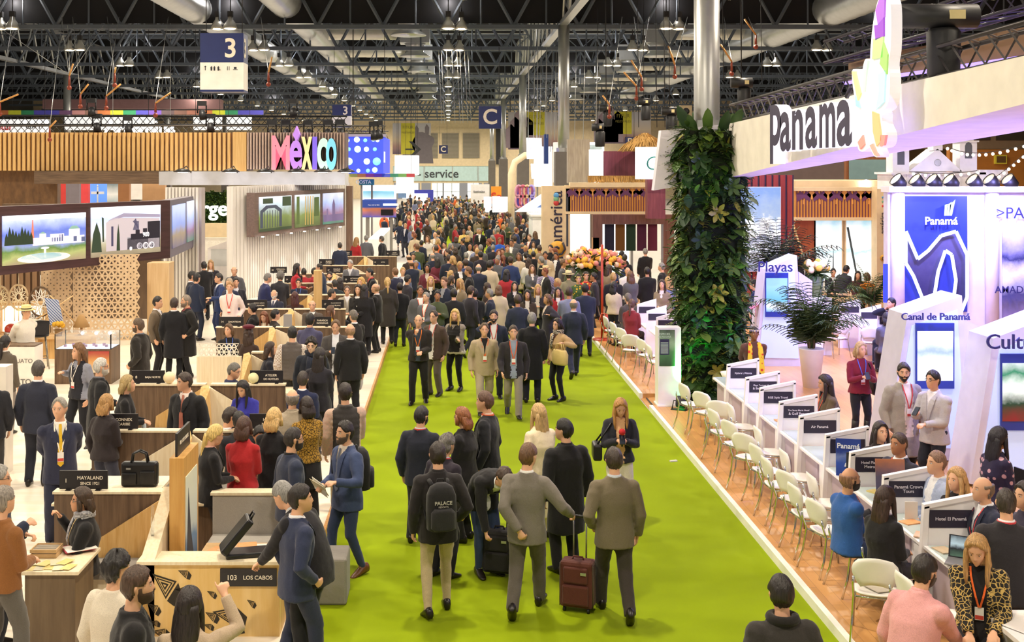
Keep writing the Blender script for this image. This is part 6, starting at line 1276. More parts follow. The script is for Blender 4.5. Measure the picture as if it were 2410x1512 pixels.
def headp(a,e):
    ca,dx,dy,dz = math.cos(a),math.sin(a)*math.cos(e),math.cos(a)*math.cos(e),math.sin(e)
    x,y,z = .08*dx,.103*dy,.125*dz
    if z < -.015:
        t = (-.015-z)/.105;x *= 1-.36*t**1.2;y = y*(1-.5*t) if dy < 0 else y+.046*t*ca
    if ca > .15:
        ax = abs(x);n = 0 if z > .032 else ((.032-z)/.056 if z > -.024 else max(0,1-(-.024-z)/.014))
        y += .027*G2(x,.0125)*n + .006*G2(ax-.03,.022)*G2(z-.034,.01) - .012*G2(ax-.031,.014)*G2(z-.012,.012) + .006*G2(x,.022)*G2(z+.056,.011) + .007*G2(x,.022)*G2(z+.097,.016)+.004*G2(ax-.045,.02)*G2(z+.02,.02)
    return V((x,y,z))
AZ = [PI*(1 if u >= 0 else -1)*abs(u)**1.45 for u in [-1+2*k/40 for k in range(40)]]
def head_rings(f,ne=30,az=AZ): return [[f(a,-PI/2*.985+PI*.985*i/ne) for a in az] for i in range(ne+1)]
ARM = {'h': (.25,.06,.85),'p': (.215,.09,.95),'f': (.07,.29,1.06),'w': (.12,.34,1.02),'c': (-.13,.19,1.14),'b': (.04,-.2,.93),'e': (.13,.1,1.5),'m': (.03,.2,1.40),'k': (.07,.29,1.2),'t': (.24,.32,1.16),'u': (.2,.34,1.62),'s': (.22,.24,.9),'z': (.25,-.2,.88),'d': (.38,.16,.98),'g': (.3,.12,1.28),'q': (.1,.44,1.0),'v': (.32,.02,.86),'j': (.16,.3,.86),'i': (.26,.26,1.42)}
LEGS = {'stand': ((.11,.01,.09,0),(.12,-.01,.09,0)),'walk': ((.09,.27,.1,-8),(.09,-.31,.17,42)),'walk2': ((.09,-.31,.17,42),(.09,.27,.1,-8)),'sit': ((.12,.4,.09,0),(.12,.42,.09,0)),'step': ((.12,.14,.09,0),(.13,-.12,.1,10))}
def limb(mb,P,R,n=12): mb.tube(P,R,n)
def hand(mb,w_,d,side,curl,palm_in,n=8,flat=False):
    """palm, four fingers and a thumb; w_ wrist, d pointing along the forearm, palm_in the way the palm faces"""
    d = d.normalized();pn = (palm_in-d*palm_in.dot(d)).normalized();sx = d.cross(pn).normalized()   # sx across the palm
    k = w_+d*.085
    mb.tube([w_-d*.02,w_+d*.02,w_+d*.06,k],[.026,.033,.041,.04],12,ry=[.02,.017,.015,.013],up=pn)
    for i,(o,l) in enumerate(((-.0315,.07),(-.0105,.08),(.0105,.076),(.0315,.06))):
        b = k+sx*o-d*.008*(abs(i-1.4));a = 0;P = [b-d*.02,b];q = b;c = curl[i] if isinstance(curl,(list,tuple)) else curl
        for s in (.45,.3,.25): a += c*1.15;q = q+(d*math.cos(a)+pn*math.sin(a)+sx*(o*1.2 if c < .5 else 0))*(l*s);P.append(q)
        mb.tube(P,[.0095,.0095,.009,.0082,.006],n)
    th = -1 if side > 0 else 1;th = 1 if sx.dot(V((0,1,0))) > 0 else -1
    b = w_+d*.03+sx*(.03*th);P = [b-sx*(.015*th),b+sx*(.018*th)+d*.02+pn*.008,b+sx*(.024*th)+d*.045+pn*.02,b+sx*(.018*th)+d*.064+pn*.03]
    mb.tube(P,[.013,.0125,.0105,.007],n)
def person(px,yh,rz,label,top='suit:23262f:efece8',bot='t:23262f',hair='short:2b1c14',legs='stand',arms='hh',H=1.75,z=0.0,ex='',skin=0,head=(0,0),lean=0.0,twist=0.0,side=0.0,fem=False,lod=0,belly=0.0,group=None,seat=.46,at=None,curl=.38,name='person',loc=None,shoes='1c1614',ta=None):
    rz = math.radians(rz);s = H/1.75;vb,vc = VOX[lod];tk = top.split(':');bk = bot.split(':');hk = hair.split(':')
    ex = dict((e.split('=')+[''])[:2] for e in ex.split()) if ex else {}
    sit = legs == 'sit';hz = (seat/s+.11) if sit else (.915 if legs.startswith('walk') else .93)
    ln,tw,sd = math.radians(lean),math.radians(twist),math.radians(side)
    def Rf(f): return M4.Rotation(tw*f,3,'Z')@M4.Rotation(-ln*f,3,'X')@M4.Rotation(sd*f,3,'Y')
    pel = V((0,-.12*math.sin(ln) if not sit else 0,hz))
    SP = [];p = pel.copy();t = 0
    for i in range(40): SP.append(p.copy());t += .02;p = p+Rf(min(1,max(0,t/.3)))@V((0,0,.02))
    def sp(t):
        if t <= 0: return pel+V((0,0,t)),M4.Identity(3)
        i = min(38,int(t/.02));return SP[i].lerp(SP[i+1],t/.02-i),Rf(min(1,t/.3))
    sw = .165 if fem else .185
    def ring(t,rx,ry,yo=0,n=20):
        c,R = sp(t);out = []
        for k in range(n):
            a = 2*PI*k/n;ca,sa = math.cos(a),math.sin(a);e = .85
            out.append(c+R@V((rx*abs(ca)**e*(1 if ca >= 0 else -1),yo+ry*abs(sa)**e*(1 if sa >= 0 else -1),0)))
        return out
    ch,Rc = sp(.46);nb,_ = sp(.545)
    Rh = M4.Rotation(tw+math.radians(head[0]),3,'Z')@M4.Rotation(-ln*.35-math.radians(head[1]),3,'X')
    hc = nb+Rc@V((0,.012,.055))+Rh@V((0,.022,.108))
    TH_ = M4.Translation(hc)@Rh.to_4x4();TI = TH_.inverted()
    # arms
    A = {}
    for sgn,k in ((1,arms[1]),(-1,arms[0])):          # right = +x
        S = sp(.447)[0]+Rc@V((sgn*sw,0,0));a = V(ARM[k]);d = V((sgn*(a.x-.18)+0,a.y,a.z-1.38))
        if abs(ln) > .35: d = M4.Rotation(-ln*.25,3,'X')@d
        d = M4.Rotation(tw,3,'Z')@d;T = S+d
        if ta and sgn in ta: T = V(ta[sgn])
        pole = V((sgn*.6,-.9,-.5)) if k not in 'eui' else V((sgn*.9,.1,-1))
        if k in 'k': pole = V((sgn*.7,-.4,-1))
        E,W = ik(S,T,.3,.265,M4.Rotation(tw,3,'Z')@pole);A[sgn] = (S,E,W,k)
    # legs
    Lg = {}
    for sgn,q in ((1,LEGS[legs][0]),(-1,LEGS[legs][1])):
        h = pel+V((sgn*.09,0,-.02));an = V((sgn*q[0],q[1],q[2]));an.z = max(.09,an.z)
        K,an = ik(h,an,.43,.415,V((sgn*.08,1,.3 if sit else 0)));Lg[sgn] = (h,K,an,math.radians(q[3]))
    # ---- body
    mb = MB();f = .88;bx = 1 if not fem else .92
    mb.rings([ring(t,rx*f*bx,ry*f,yo) for t,rx,ry,yo in ((-.1,.12,.09,0),(0,.165,.12,0),(.15,.14,.105,0),(.32,.16,.12,.005),(.43,.165,.1,0),(.5,.11,.075,0),(.55,.062,.062,0),(.62,.056,.06,.012),(.67,.054,.06,.02))])
    mb.rings([[TH_@p for p in r] for r in head_rings(headp)])
    nk = nb+(hc-nb)*.55;mb.tube([nb-V((0,0,.03)),nb,nk,hc+Rh@V((0,-.02,-.02))],[.066,.058,.055,.055],14)
    for sg in (-1,1):       # ears
        e = [TH_@V((sg*x,y,z_)) for x,y,z_ in ((.072,0,.022),(.083,-.006,.028),(.088,-.012,.01),(.082,-.006,-.012),(.073,.002,-.026))];mb.tube(e,[.006,.009,.01,.008,.006],8)
    hands = {}
    for sgn,(S,E,W,k) in A.items():
        fd = (W-E).normalized();mb.tube([S,S.lerp(E,.5),E,E.lerp(W,.4),W],[.05,.045,.04,.038,.027],12)
        pi_ = V((-sgn,.15,-.1)) if k in 'hpszvdj' else (V((0,-.6,-.8)) if k in 'wqkft' else V((-sgn*.3,.9,-.2)))
        if k in 'em': pi_ = V((-sgn,-.6,.2))
        hd = fd
        if k == 'w' or k == 'q': hd = (fd+V((0,.8,-.1))).normalized()
        cu = curl
        if k in 'ekmfd': cu = .8
        if k in 'ui': cu = (.9,.9,.9,.05) if k == 'u' else (.85,.8,.75,.1)
        if k == 'p': cu = .5
        hand(mb,W,hd,sgn,cu,pi_,8 if lod == 0 else 6);hands[sgn] = W+hd*.09
    for sgn,(h,K,an,pt) in Lg.items():
        mb.tube([h+V((0,0,.03)),h.lerp(K,.4),K,K.lerp(an,.35),an-V((0,0,.03))],[.085,.072,.052,.048,.036],12)
        Rt = M4.Rotation(-pt,3,'X');mb.tube([an+V((0,0,.02)),an+Rt@V((0,.04,-.045)),an+Rt@V((0,.14,-.06))],[.034,.026,.016],10)
    bm = remesh(mb,vb,3 if lod == 0 else 2,ADP)
    hcol = hairm(hk[1]);bm.materials.append(SKIN[skin]);bm.materials.append(LIPS);bm.materials.append(EYEW);bm.materials.append(IRIS);bm.materials.append(hcol)
    if lod < 3:
        fb = MB();fb.M = TH_@M4.Translation((0,.0035,0))
        for sg in (-1,1):
            fb.ball((sg*.031,.0805,.012),.0125,10,6,2);fb.ball((sg*.031,.0885,.0115),.0062,8,5,3)
            fb.tube([(sg*.013,.094,.0315),(sg*.03,.0945,.036),(sg*.05,.08,.031)],.0042,5,4,ry=.003)
            fb.tube([(sg*.046,.083,.016),(sg*.031,.0925,.0225),(sg*.016,.088,.0155)],.0035,5,0)
        fb.tube([(-.022,.0925,-.056),(-.008,.1015,-.0535),(0,.102,-.055),(.008,.1015,-.0535),(.022,.0925,-.056)],[.002,.0042,.004,.0042,.002],6,1)
        n0 = len(bm.vertices);vv = [v.co.copy() for v in bm.vertices]+[V(q) for q in fb.v];ff = [tuple(p.vertices) for p in bm.polygons];k0 = len(ff);ff += [tuple(i+n0 for i in f) for f in fb.f]
        mats_ = list(bm.materials);bpy.data.meshes.remove(bm);bm = bpy.data.meshes.new('body');bm.from_pydata(vv,[],ff)
        for m in mats_: bm.materials.append(m)
        bm.polygons.foreach_set('material_index',[0]*k0+fb.m)
    SM = M4.Scale(s,4)
    def fin(me,nm,mats,par=None):
        me.transform(SM);me.polygons.foreach_set('use_smooth',[True]*len(me.polygons));me.name = nm
        for m in (mats if isinstance(mats,list) else [mats] if mats else []): me.materials.append(m)
        return link(nm,me,par)
    def frm(mb,nm,mats,bev=0):
        mb.v = [tuple(V(p)*s) for p in mb.v];return mb.build(nm,mats,root,bev=bev)
    # ---- place it so that its head stands where the photo shows it
    zt = (hc.z+.118)*s;R2 = M4.Rotation(rz,3,'Z')
    if loc is None:
        Yh = F*(HC-z-zt)/(yh-PY);hp = R2@(hc*s);loc = V(((px-PX)*Yh/F-hp.x,Yh-hp.y,z))
    root = fin(bm,name,None);root.location = loc;root.rotation_euler = (0,0,rz);tag(root,label,'person',group)
    # ---- top garment
    kind = tk[0];hem = {'suit': -.17,'coat': -.46,'jacket': -.08,'sweater': -.06,'shirt': -.02,'vest': -.08,'dress': -.4,'long': -.62}[kind]
    if sit: hem = max(hem,-.09)
    lo = {'suit': .012,'coat': .022,'jacket': .02,'vest': .02,'long': .02}.get(kind,.011);wf = .88 if fem else 1;g = lo
    bl = belly;T_ = []
    prof = [(hem,.196,.152),(-.02,.19,.144),(.08,.176*wf,.13+bl),(.17,.17*wf,.124+bl),(.3,.186*bx,.136+(.018 if fem else bl*.4)),(.4,.186*bx,.124),(.45,.172*bx,.104),(.495,.125,.086),(.53,.082,.075),(.56,.068,.072)]
    if hem < -.3: prof[0] = (hem,.2 if not fem else .2,.19 if legs.startswith('walk') else .165)
    if fem and kind in ('suit','dress','jacket','sweater','shirt'): prof[2] = (.08,.156,.12);prof[3] = (.17,.148,.114);prof[0] = (hem,.196,.152);prof[1] = (-.02,.19,.146)
    if kind == 'shirt': prof = [p for p in prof];prof[0] = (-.04,.172,.128)
    mb = MB();R_ = []
    for t_,rx,ry in prof: R_.append(ring(t_,rx+g,ry+g,.004))
    mb.rings(R_)
    cl = MB()
    for sgn,(S,E,W,k) in A.items():
        n0 = sp(.49)[0]+Rc@V((sgn*.05,0,0));fd = (W-E).normalized();we = W-fd*(.005 if kind not in ('vest',) else .0)
        if 'short' in ex: we = E+fd*.06
        mb.tube([n0,S-V((0,0,.012)),S.lerp(E,.35),S.lerp(E,.75),E,E.lerp(we,.3),E.lerp(we,.7),we],[q_*(.88 if fem else 1) for q_ in (.058,.072+g,.067+g,.058+g*.8,.056+g*.8,.053+g*.7,.045+g*.6,.041+g*.5)],14)
        mb.ball(S-V((0,0,.01)),(.071+g)*(.86 if fem else 1),12,8)
    tm = remesh(mb,vc,3,ADC);Rci = Rc.transposed()
    vs = tm.vertices;nrm = [v.normal.copy() for v in vs]
    seed = V((px*.01,yh*.01,3))
    for v,n_ in zip(vs,nrm):
        c = v.co;w_ = NZ.noise(V((c.x*9,c.y*9,c.z*5))+seed)*.009+NZ.noise(V((c.x*24,c.y*24,c.z*11))+seed)*.004
        if kind == 'vest': q = Rci@(c-ch);w_ += .006*abs(math.sin(q.z*46)) if abs(q.x) < .2 else 0
        v.co = c+n_*w_
    zv = {'suit': .16,'coat': .3,'jacket': .36,'long': .34,'vest': .42}.get(kind,.5)
    if 'open' in ex: zv = -.2
    if kind in ('sweater','dress','shirt'): zv = 9
    def vreg(c):
        q = Rci@(c-ch);t_ = q.z+.46
        if q.y < .02 or t_ > .6: return -1
        w_ = .085*(t_-zv)/(.56-zv) if t_ < .5 else .07
        if 'open' in ex: w_ = .05+.03*max(0,t_)
        return w_-abs(q.x) if t_ > zv else -1
    if zv < 9:
        for v,n_ in zip(vs,nrm):
            d_ = vreg(v.co)
            if abs(d_) < .0075:
                q_ = Rci@(v.co-ch);v.co = v.co+Rc@V((d_*(1 if q_.x > 0 else -1),0,0))
            if -.035 < d_ < 0: v.co = v.co+n_*.006
            elif d_ > 0: v.co = v.co-n_*.006
    bvh = BVHTree.FromPolygons([v.co.copy() for v in vs],[tuple(p.vertices) for p in tm.polygons])
    parts = {}
    nm = {'suit': 'jacket','coat': 'coat','jacket': 'jacket','sweater': 'sweater','shirt': 'shirt','vest': 'vest','dress': 'dress','long': 'coat'}[kind]
    for pl in tm.polygons:
        c = pl.center;key = nm
        if zv < 9 and vreg(c) > 0: key = 'inner_shirt'
        elif kind == 'vest':
            q = Rci@(c-ch)
            if abs(q.x) > sw-.01 or (abs(q.x) > .09 and min(segd(c,A[g_][0],A[g_][1]) if h_ else segd(c,A[g_][1],A[g_][2]) for g_ in (1,-1) for h_ in (0,1)) < .085): key = 'sleeves'
        parts.setdefault(key,[]).append(pl.index)
    pat = tk[3:5] if len(tk) > 4 else (None,None)
    for key,ids in parts.items():
        mp = {};fv = [];ff = []
        for i in ids:
            idx = []
            for j in tm.polygons[i].vertices:
                if j not in mp: mp[j] = len(fv);fv.append(vs[j].co.copy())
                idx.append(mp[j])
            ff.append(idx)
        me = bpy.data.meshes.new(key);me.from_pydata(fv,[],ff)
        m = cloth(tk[1],.85,*pat) if key == nm else cloth(tk[2] if len(tk) > 2 and tk[2] else 'ece8e4',.8)
        if key == 'sleeves' and 'slv' in ex: m = cloth(ex['slv'],.85,'check','b8a090')
        fin(me,key,m,root)
    bpy.data.meshes.remove(tm)
    def surf(x,t_,off=.006):
        c,R = sp(t_);o = c+R@V((x,.5,0));h = bvh.ray_cast(o,R@V((0,-1,0)))
        return (h[0] if h[0] is not None else c+R@V((x,.12,0)))+R@V((0,off,0))
    def ribbon(P,w_,nm,m,th=.003): mb = MB();mb.tube(P,w_ if isinstance(w_,list) else w_/2,6,ry=th,up=Rc@Y1,sm=False);return frm(mb,nm,m)
    if lod < 2 and kind in ('suit','shirt','coat') and 'nocol' not in ex:      # shirt collar
        mb = MB();c,R = sp(.55);mb.rings([[c+R@V((r*math.cos(a),r*1.03*math.sin(a)+.004,zz-.028*max(0,math.sin(a)))) for a in [2*PI*k/18 for k in range(18)]] for r,zz in ((.076,-.02),(.069,.028),(.063,.03),(.062,-.01))]);frm(mb,'collar',cloth(tk[2] if len(tk) > 2 and tk[2] and kind != 'shirt' else (tk[1] if kind == 'shirt' else tk[2] if len(tk) > 2 and tk[2] else tk[1]),.8))
    if lod < 2 and kind in ('suit','coat','long') and 'open' not in ex:      # lapels laid along the opening
        for sg in (-1,1):
            P = [surf(sg*(.085*(t_-zv)/(.56-zv)+.012),t_,.006) for t_ in [zv+.01+(.5-zv)*k/6 for k in range(7)]]
            ribbon(P,[.01,.026,.032,.038,.044,.036,.024],'lapel',cloth(tk[1],.85,*pat),.005)
    if 'tie' in ex: ribbon([surf(0,t_,.012) for t_ in (.54,.52,.46,.36,.26,.14,.08,.05)],[.014,.018,.017,.024,.03,.035,.036,.004],'tie',cloth(ex['tie'],.6),.005)
    if 'lan' in ex:
        for sg in (-1,1): ribbon([surf(sg*x,t_,.012) for x,t_ in ((.068,.545),(.066,.48),(.05,.4),(.028,.31),(.006,.22))],.016,'lanyard',cloth(ex['lan'] or 'd8442c',.6))
        c = surf(0,.17,.018);R = Rc;mb = MB();mb.M = M4.Translation(c)@R.to_4x4();mb.box(-.036,.036,-.002,.002,-.06,.05);mb.box(-.034,.034,.002,.003,-.055,-.02,1);frm(mb,'badge',[plain('ece8e2',.4),plain('c8443a',.5)])
        if 'back' in ex: pass
    if 'neckband' in ex:
        mb = MB();c,R = sp(.545);mb.rings([[c+R@V((r*math.cos(a),r*math.sin(a),zz)) for a in [2*PI*k/18 for k in range(18)]] for r,zz in ((.079,-.006),(.08,.02),(.074,.022),(.073,-.004))]);frm(mb,'lanyard',cloth(ex['neckband'] or 'd8442c',.6))
    if 'scarf' in ex:
        mb = MB();c,R = sp(.56)
        for k in range(3): mb.tube([c+R@V((.088*math.cos(a)*(1+.06*k),.092*math.sin(a)+.006,-.02+.022*k+.012*math.sin(2*a+k))) for a in [2*PI*j/20 for j in range(21)]],.026,8)
        mb.tube([surf(.03,.52,.03),surf(.035,.42,.025),surf(.04,.3,.02),surf(.045,.2,.02)],[.03,.036,.04,.036],8,ry=.014,up=Rc@Y1);frm(mb,'scarf',cloth(ex['scarf'],.9,'check' if 'pat' in ex else None,ex.get('pat')))
    if 'fur' in ex:
        mb = MB();c,R = sp(.54);mb.tube([c+R@V((.09*math.cos(a),.085*math.sin(a),.01)) for a in [2*PI*j/16 for j in range(17)]],.035,8);frm(mb,'fur_collar',cloth(ex['fur'],1))
    # ---- trousers or skirt, shoes
    mb = MB();fl = .0 if bk[0] == 't' else -.012;slim = bk[0] in ('s','b')
    mb.rings([ring(t_,rx,ry) for t_,rx,ry in ((.07,.152*wf+.01,.116+bl*.7),(0,.17*(.93 if fem else 1),.128*(.95 if fem else 1)),(-.09,.162*(.95 if fem else 1),.118))])
    for sgn,(h,K,an,pt) in Lg.items():
        ra = (.104,.092,.066,.06,.05,.044) if slim else (.106,.098,.08,.074,.068,.064)
        ra = ((.092,)+ra[1:]) if fem else ra;d_ = (an-K).normalized();mb.tube([h+V((0,0,.05)),h.lerp(K,.35),K.lerp(h,.06),K.lerp(an,.3),K.lerp(an,.75),an+d_*(.02 if slim else .045)],list(ra),14)
        mb.ball(K,ra[2],10,6)
    tm = remesh(mb,vc*1.35,3,.05)
    nrm = [v.normal.copy() for v in tm.vertices]
    for v,n_ in zip(tm.vertices,nrm):
        c = v.co.copy();v.co = c+n_*(NZ.noise(V((c.x*14,c.y*14,c.z*10))+seed)*.007)
    if bk[0] != 'n': fin(tm,'trousers',cloth(bk[1],.85),root)
    if bk[0] == 'k':      # skirt over bare legs
        mb = MB();L = float(bk[2]) if len(bk) > 2 else .4;mb.rings([ring(.08,.155,.12),ring(0,.18,.14),ring(-L*.6,.2,.165),ring(-L,.215,.18),ring(-L,.19,.16)],0,True);frm(mb,'skirt',cloth(bk[3] if len(bk) > 3 else bk[1],.85))
    for sgn,(h,K,an,pt) in Lg.items():
        Rt = M4.Rotation(-pt,3,'X')@M4.Rotation(-sgn*.12,3,'Z');mb = MB();so = []
        for y,rx,zl,zh in ((-.085,.02,-.07,-.01),(-.075,.036,-.085,.015),(-.03,.043,-.088,.035),(.03,.045,-.088,.012),(.09,.048,-.088,-.022),(.145,.043,-.088,-.045),(.18,.028,-.086,-.058),(.192,.01,-.08,-.068)):
            zc,hh = (zl+zh)/2,(zh-zl)/2;so.append([an+Rt@V((rx*math.cos(a),y,zc+hh*math.sin(a) if math.sin(a) > -.6 else zl)) for a in [2*PI*k/12 for k in range(12)]])
        mb.rings(so)
        if bk[0] == 'b': mb.tube([an+V((0,0,-.02)),an.lerp(K,.3),an.lerp(K,.78)],[.05,.06,.066],12)
        o = frm(mb,'boot' if bk[0] == 'b' else 'shoe',plain(shoes,.35,name='shoe_leather'))
    # ---- hair
    hs = hk[0];ht = .012 if hs != 'buzz' else .006
    cur = hs in ('curly','curlylong');lng = hs in ('long','bob','curlylong','pony','bun')
    if hs != 'none':
        def thr(a):
            a = abs(a)
            if hs == 'bald': return .2 if a < 1.25 else .03-.11*min(1,(a-1.25)/.6)
            f0 = (.08 if not lng else .088) if hs != 'rec' else .1;f1 = .02 if lng else .012;f2 = -.075 if not lng else -.1
            return f0+(f1-f0)*max(0,min(1,(a-.45)/.75)) if a < 1.35 else f1+(f2-f1)*min(1,(a-1.35)/.75)
        top_ = .045 if hs == 'bald' else 9
        def hp_(a,e):
            p = headp(a,e);d = p.normalized();k = NZ.noise(V((math.sin(a)*4,math.cos(a)*4,p.z*22))+seed)
            up = p.z > thr(a) and p.z < top_
            if up and -.03 < p.z < .03 and 1.25 < abs(a) < 1.75 and not lng: up = p.z > .012
            h_ = (ht+(.022 if cur else .007)*k+(.012 if cur else 0)+(.008 if hs in ('bob','long') else 0)+.008*max(0,p.z)/.12) if up else -.012
            return TH_@(p+d*h_)
        mb = MB();mb.rings(head_rings(hp_,34 if lod < 2 else 16,[-PI+2*PI*k/(48 if lod < 2 else 24) for k in range(48 if lod < 2 else 24)]))
        if lng and hs not in ('bun',):
            L = {'long': .34,'bob': .17,'curlylong': .27,'pony': .3}[hs];w0 = .088 if hs != 'pony' else .03
            if 'L' in ex: L = float(ex['L'])
            Ry = M4.Rotation(tw+math.radians(head[0])*.6,3,'Z');R = [];n = 22
            for i in range(9):
                u = i/8;zz = .03-L*u-(.02 if hs == 'pony' else 0);c = hc+Ry@V((0,-.05-.045*min(1,u*1.6)-.03*(1-Rc.col[2].z)*u,0))+V((0,0,zz))
                if u > 0.0: c = c+V((0,-.0,0))
                wv = (w0+.02*math.sin(u*2.6))*(1-.3*max(0,u-.6));dp = .062*(1-.35*u)
                if hs == 'pony': c = c+Ry@V((0,-.055,.02));dp = .03;wv = .034*(1.1-.6*u)
                R.append([c+Ry@V((wv*(1+(.13 if cur else .05)*NZ.noise(V((a*3,u*7,0))+seed))*math.cos(a),dp*math.sin(a)*(1+.2*NZ.noise(V((a*4,u*3,2))+seed))+(0 if math.sin(a) < 0 else .02*math.sin(a)),.015*math.sin(a*7) if i == 8 else 0)) for a in [2*PI*k/n for k in range(n)]])
            mb.rings(R[::-1])
            if hs in ('long','bob','curlylong'):
                for sg in (-1,1):
                    q = [(.07,.035,.05),(.083,.03,-.02),(.088,.03,-.09),(.085,.05,-.09-L*.35),(.08,.06,-.09-L*.62)][:5 if hs != 'bob' else 3]
                    mb.tube([hc+Ry@V((sg*x,y,zz)) for x,y,zz in q],[.02,.024,.024,.022,.01][:len(q)],8,ry=[.028,.03,.028,.022,.01][:len(q)])
        if hs == 'bun': mb.ball(TH_@V((0,-.11,.045)),.045,12,8)
        o = frm(mb,'hair',hcol)
    if 'beard' in ex:
        def bd(a,e):
            p = headp(a,e);on = p.z < -.03-.01*abs(a) and abs(a) < 1.5 and not (abs(p.z+.056) < .012 and abs(p.x) < .022) and p.y > -.01
            on = on or (abs(a) > 1.15 and abs(a) < 1.5 and p.z < .01 and p.z > -.08)
            return TH_@(p+p.normalized()*(.007 if on else -.012))
        mb = MB();mb.rings(head_rings(bd,36,AZ));frm(mb,'beard',cloth(ex['beard'] or hk[1],.8))
    if 'glasses' in ex:
        mb = MB()
        for sg in (-1,1):
            mb.tube([TH_@V((sg*.032+.021*math.cos(k),.098,.01+.016*math.sin(k))) for k in [2*PI*j/14 for j in range(15)]],.0025,5);mb.tube([TH_@V((sg*.053,.096,.014)),TH_@V((sg*.074,.06,.014)),TH_@V((sg*.08,-.005,.012))],.0025,5)
        mb.tube([TH_@V((-.011,.104,.014)),TH_@V((.011,.104,.014))],.0025,5);frm(mb,'glasses',plain('2a2220',.3))
    if 'shades' in ex: mb = MB();[mb.ball(TH_@V((sg*.03,.088,.01)),.022,10,6,d=(1,.5,.8)) for sg in (-1,1)];frm(mb,'sunglasses',plain('141214',.2))
    if 'hat' in ex:
        mb = MB();mb.M = TH_;mb.lathe([(.2,.055),(.19,.05),(.1,.062),(.098,.13),(.085,.155),(.03,.16),(.001,.157)],(0,-.005,0),24);frm(mb,'straw_hat',plain(ex['hat'],.8));mb = MB();mb.M = TH_;mb.lathe([(.1015,.066),(.101,.09)],(0,-.005,0),24,cap=False);frm(mb,'hat_band',plain('221c1a',.7))
    if 'band' in ex: mb = MB();mb.M = TH_;mb.lathe([(.093,.05),(.1,.06),(.098,.085),(.088,.09)],(0,0,0),20,cap=False);frm(mb,'head_band',cloth(ex['band'],.8,'check','e8d8a0'))
    if 'belt' in ex: mb = MB();mb.rings([ring(t_,.166*wf+.012,.13+bl) for t_ in (.0,.035)],cap=False);frm(mb,'belt',plain('2a1c14',.4))
    if 'peplum' in ex: mb = MB();mb.rings([[p+V((0,0,.012*math.sin(k*1.9)*(i > 0))) for k,p in enumerate(ring(t_,rx,ry,0,40))] for i,(t_,rx,ry) in enumerate(((.06,.165,.13),(-.02,.2,.16),(-.11,.235,.19),(-.11,.22,.175)))]);frm(mb,'peplum',cloth('e4d8cc',.9))
    if 'watch' in ex: S,E,W,k = A[-1];mb = MB();d_ = (W-E).normalized();mb.tube([W-d_*.03,W-d_*.005],.034,12);frm(mb,'watch',plain('201c1c',.3))
    if 'shawl' in ex:
        for sg in (-1,1): ribbon([surf(sg*x,t_,.02) for x,t_ in ((.07,.55),(.09,.48),(.1,.36),(.105,.2),(.11,.05),(.11,-.1))],[.03,.045,.05,.055,.06,.06],'shawl',cloth(ex['shawl'],.8,'flower','d8452a'),.012)
    root['_h'] = 0;del root['_h']
    PH[label] = dict(root=root,hands={k: root.matrix_basis@(v*s) for k,v in hands.items()},s=s,rz=rz,loc=V(loc),sp=sp,surf=surf,hc=hc,Rc=Rc,sw=sw)
    return root
PH = {}
P = person
# on the green carpet, nearest first
P(1030,1045,12,'person walking away in black jacket and khaki trousers with a black backpack','suit:242021:242021','s:b9a684','short:2a1f18','step','hp',1.79,head=(-5,0))
P(1243,1048,-14,'person in grey suit walking away and pulling the brown suitcase','suit:777067:efece8','t:5f5850','short:6a4a30','walk','bh',1.79,head=(-25,0),ta={1: (.44,.2,1.0)},curl=.9)
P(1445,1058,4,'person in brown-grey tweed jacket walking away at right of the suitcases','suit:736855:cfd6e2','t:3d3630','short:3a2c22','walk2','ph',1.77)
P(1328,990,22,'person in long black overcoat seen from behind beside the tweed jacket','coat:19181a:19181a','t:1d1c20','short:17110e','stand','hh',1.76,head=(35,0))
P(1460,940,178,'person with long blonde hair facing us with phone and red microphone','jacket:262630:e8b888','t:e6dccf','long:bf8b4e','stand','kk',1.66,ex='open',fem=True,head=(4,26))
P(1268,955,34,'person in long cream coat with very long fair hair','long:f0dcbc','t:e8d8bc','long:c9a56e','stand','hf',1.68,ex='L=.52 nocol',fem=True)
P(1142,925,72,'person in black coat with orange lanyard turned left','suit:191a1f:e8d8c8','t:1c1c22','short:5e4030','stand','hh',1.8,ex='neckband=e0602c')
P(1088,963,62,'person with reddish-brown bob and glasses in black coat, profile to the left','coat:1d1b1f:1d1b1f','t:1b1a1e','bob:90562f','stand','fh',1.66,ex='glasses',fem=True)
P(992,960,-14,'person in dark navy suit with red lanyard seen from behind, bearded','suit:232634:d8d8dc','t:23242e','short:201a18','stand','hh',1.69,ex='neckband=d03a34 beard',head=(-22,0))
P(1052,1027,-42,'person with grey wavy hair in plum jacket partly behind the backpack','suit:2c2531:c8c8d0','t:1f1e26','curly:6d6862','stand','hh',1.62,ex='neckband=d83a3a',lean=8)
P(1186,1100,205,'person bending down over the black suitcase','suit:1d1c1e:e8e8ee','s:2c3a58','short:4a3a30','stand','jj',1.72,lean=80,head=(0,5),curl=.8)
P(812,995,128,'person in blue suit holding a leaflet with black backpack on one shoulder','suit:3d4a6e:d8cbbd','s:34405f','short:1e1613','step','tf',1.76,ex='tie=5a6278 beard=5a4a40',shoes='6a4022',curl=.6)
P(706,1145,-58,'person in navy suit standing in profile at the bottom beside the reception counter','suit:2e3550:e8e8f0','t:2b3048','short:231a15','step','hp',1.78,head=(-18,0))
P(668,1138,62,'person with grey hair in black suit reaching to the open laptop bag','suit:1e1c22:f0ecf0','t:1c1b20','short:8d8a86','stand','qh',1.74,z=PF,lean=38,head=(0,10),ex='watch',curl=.7)
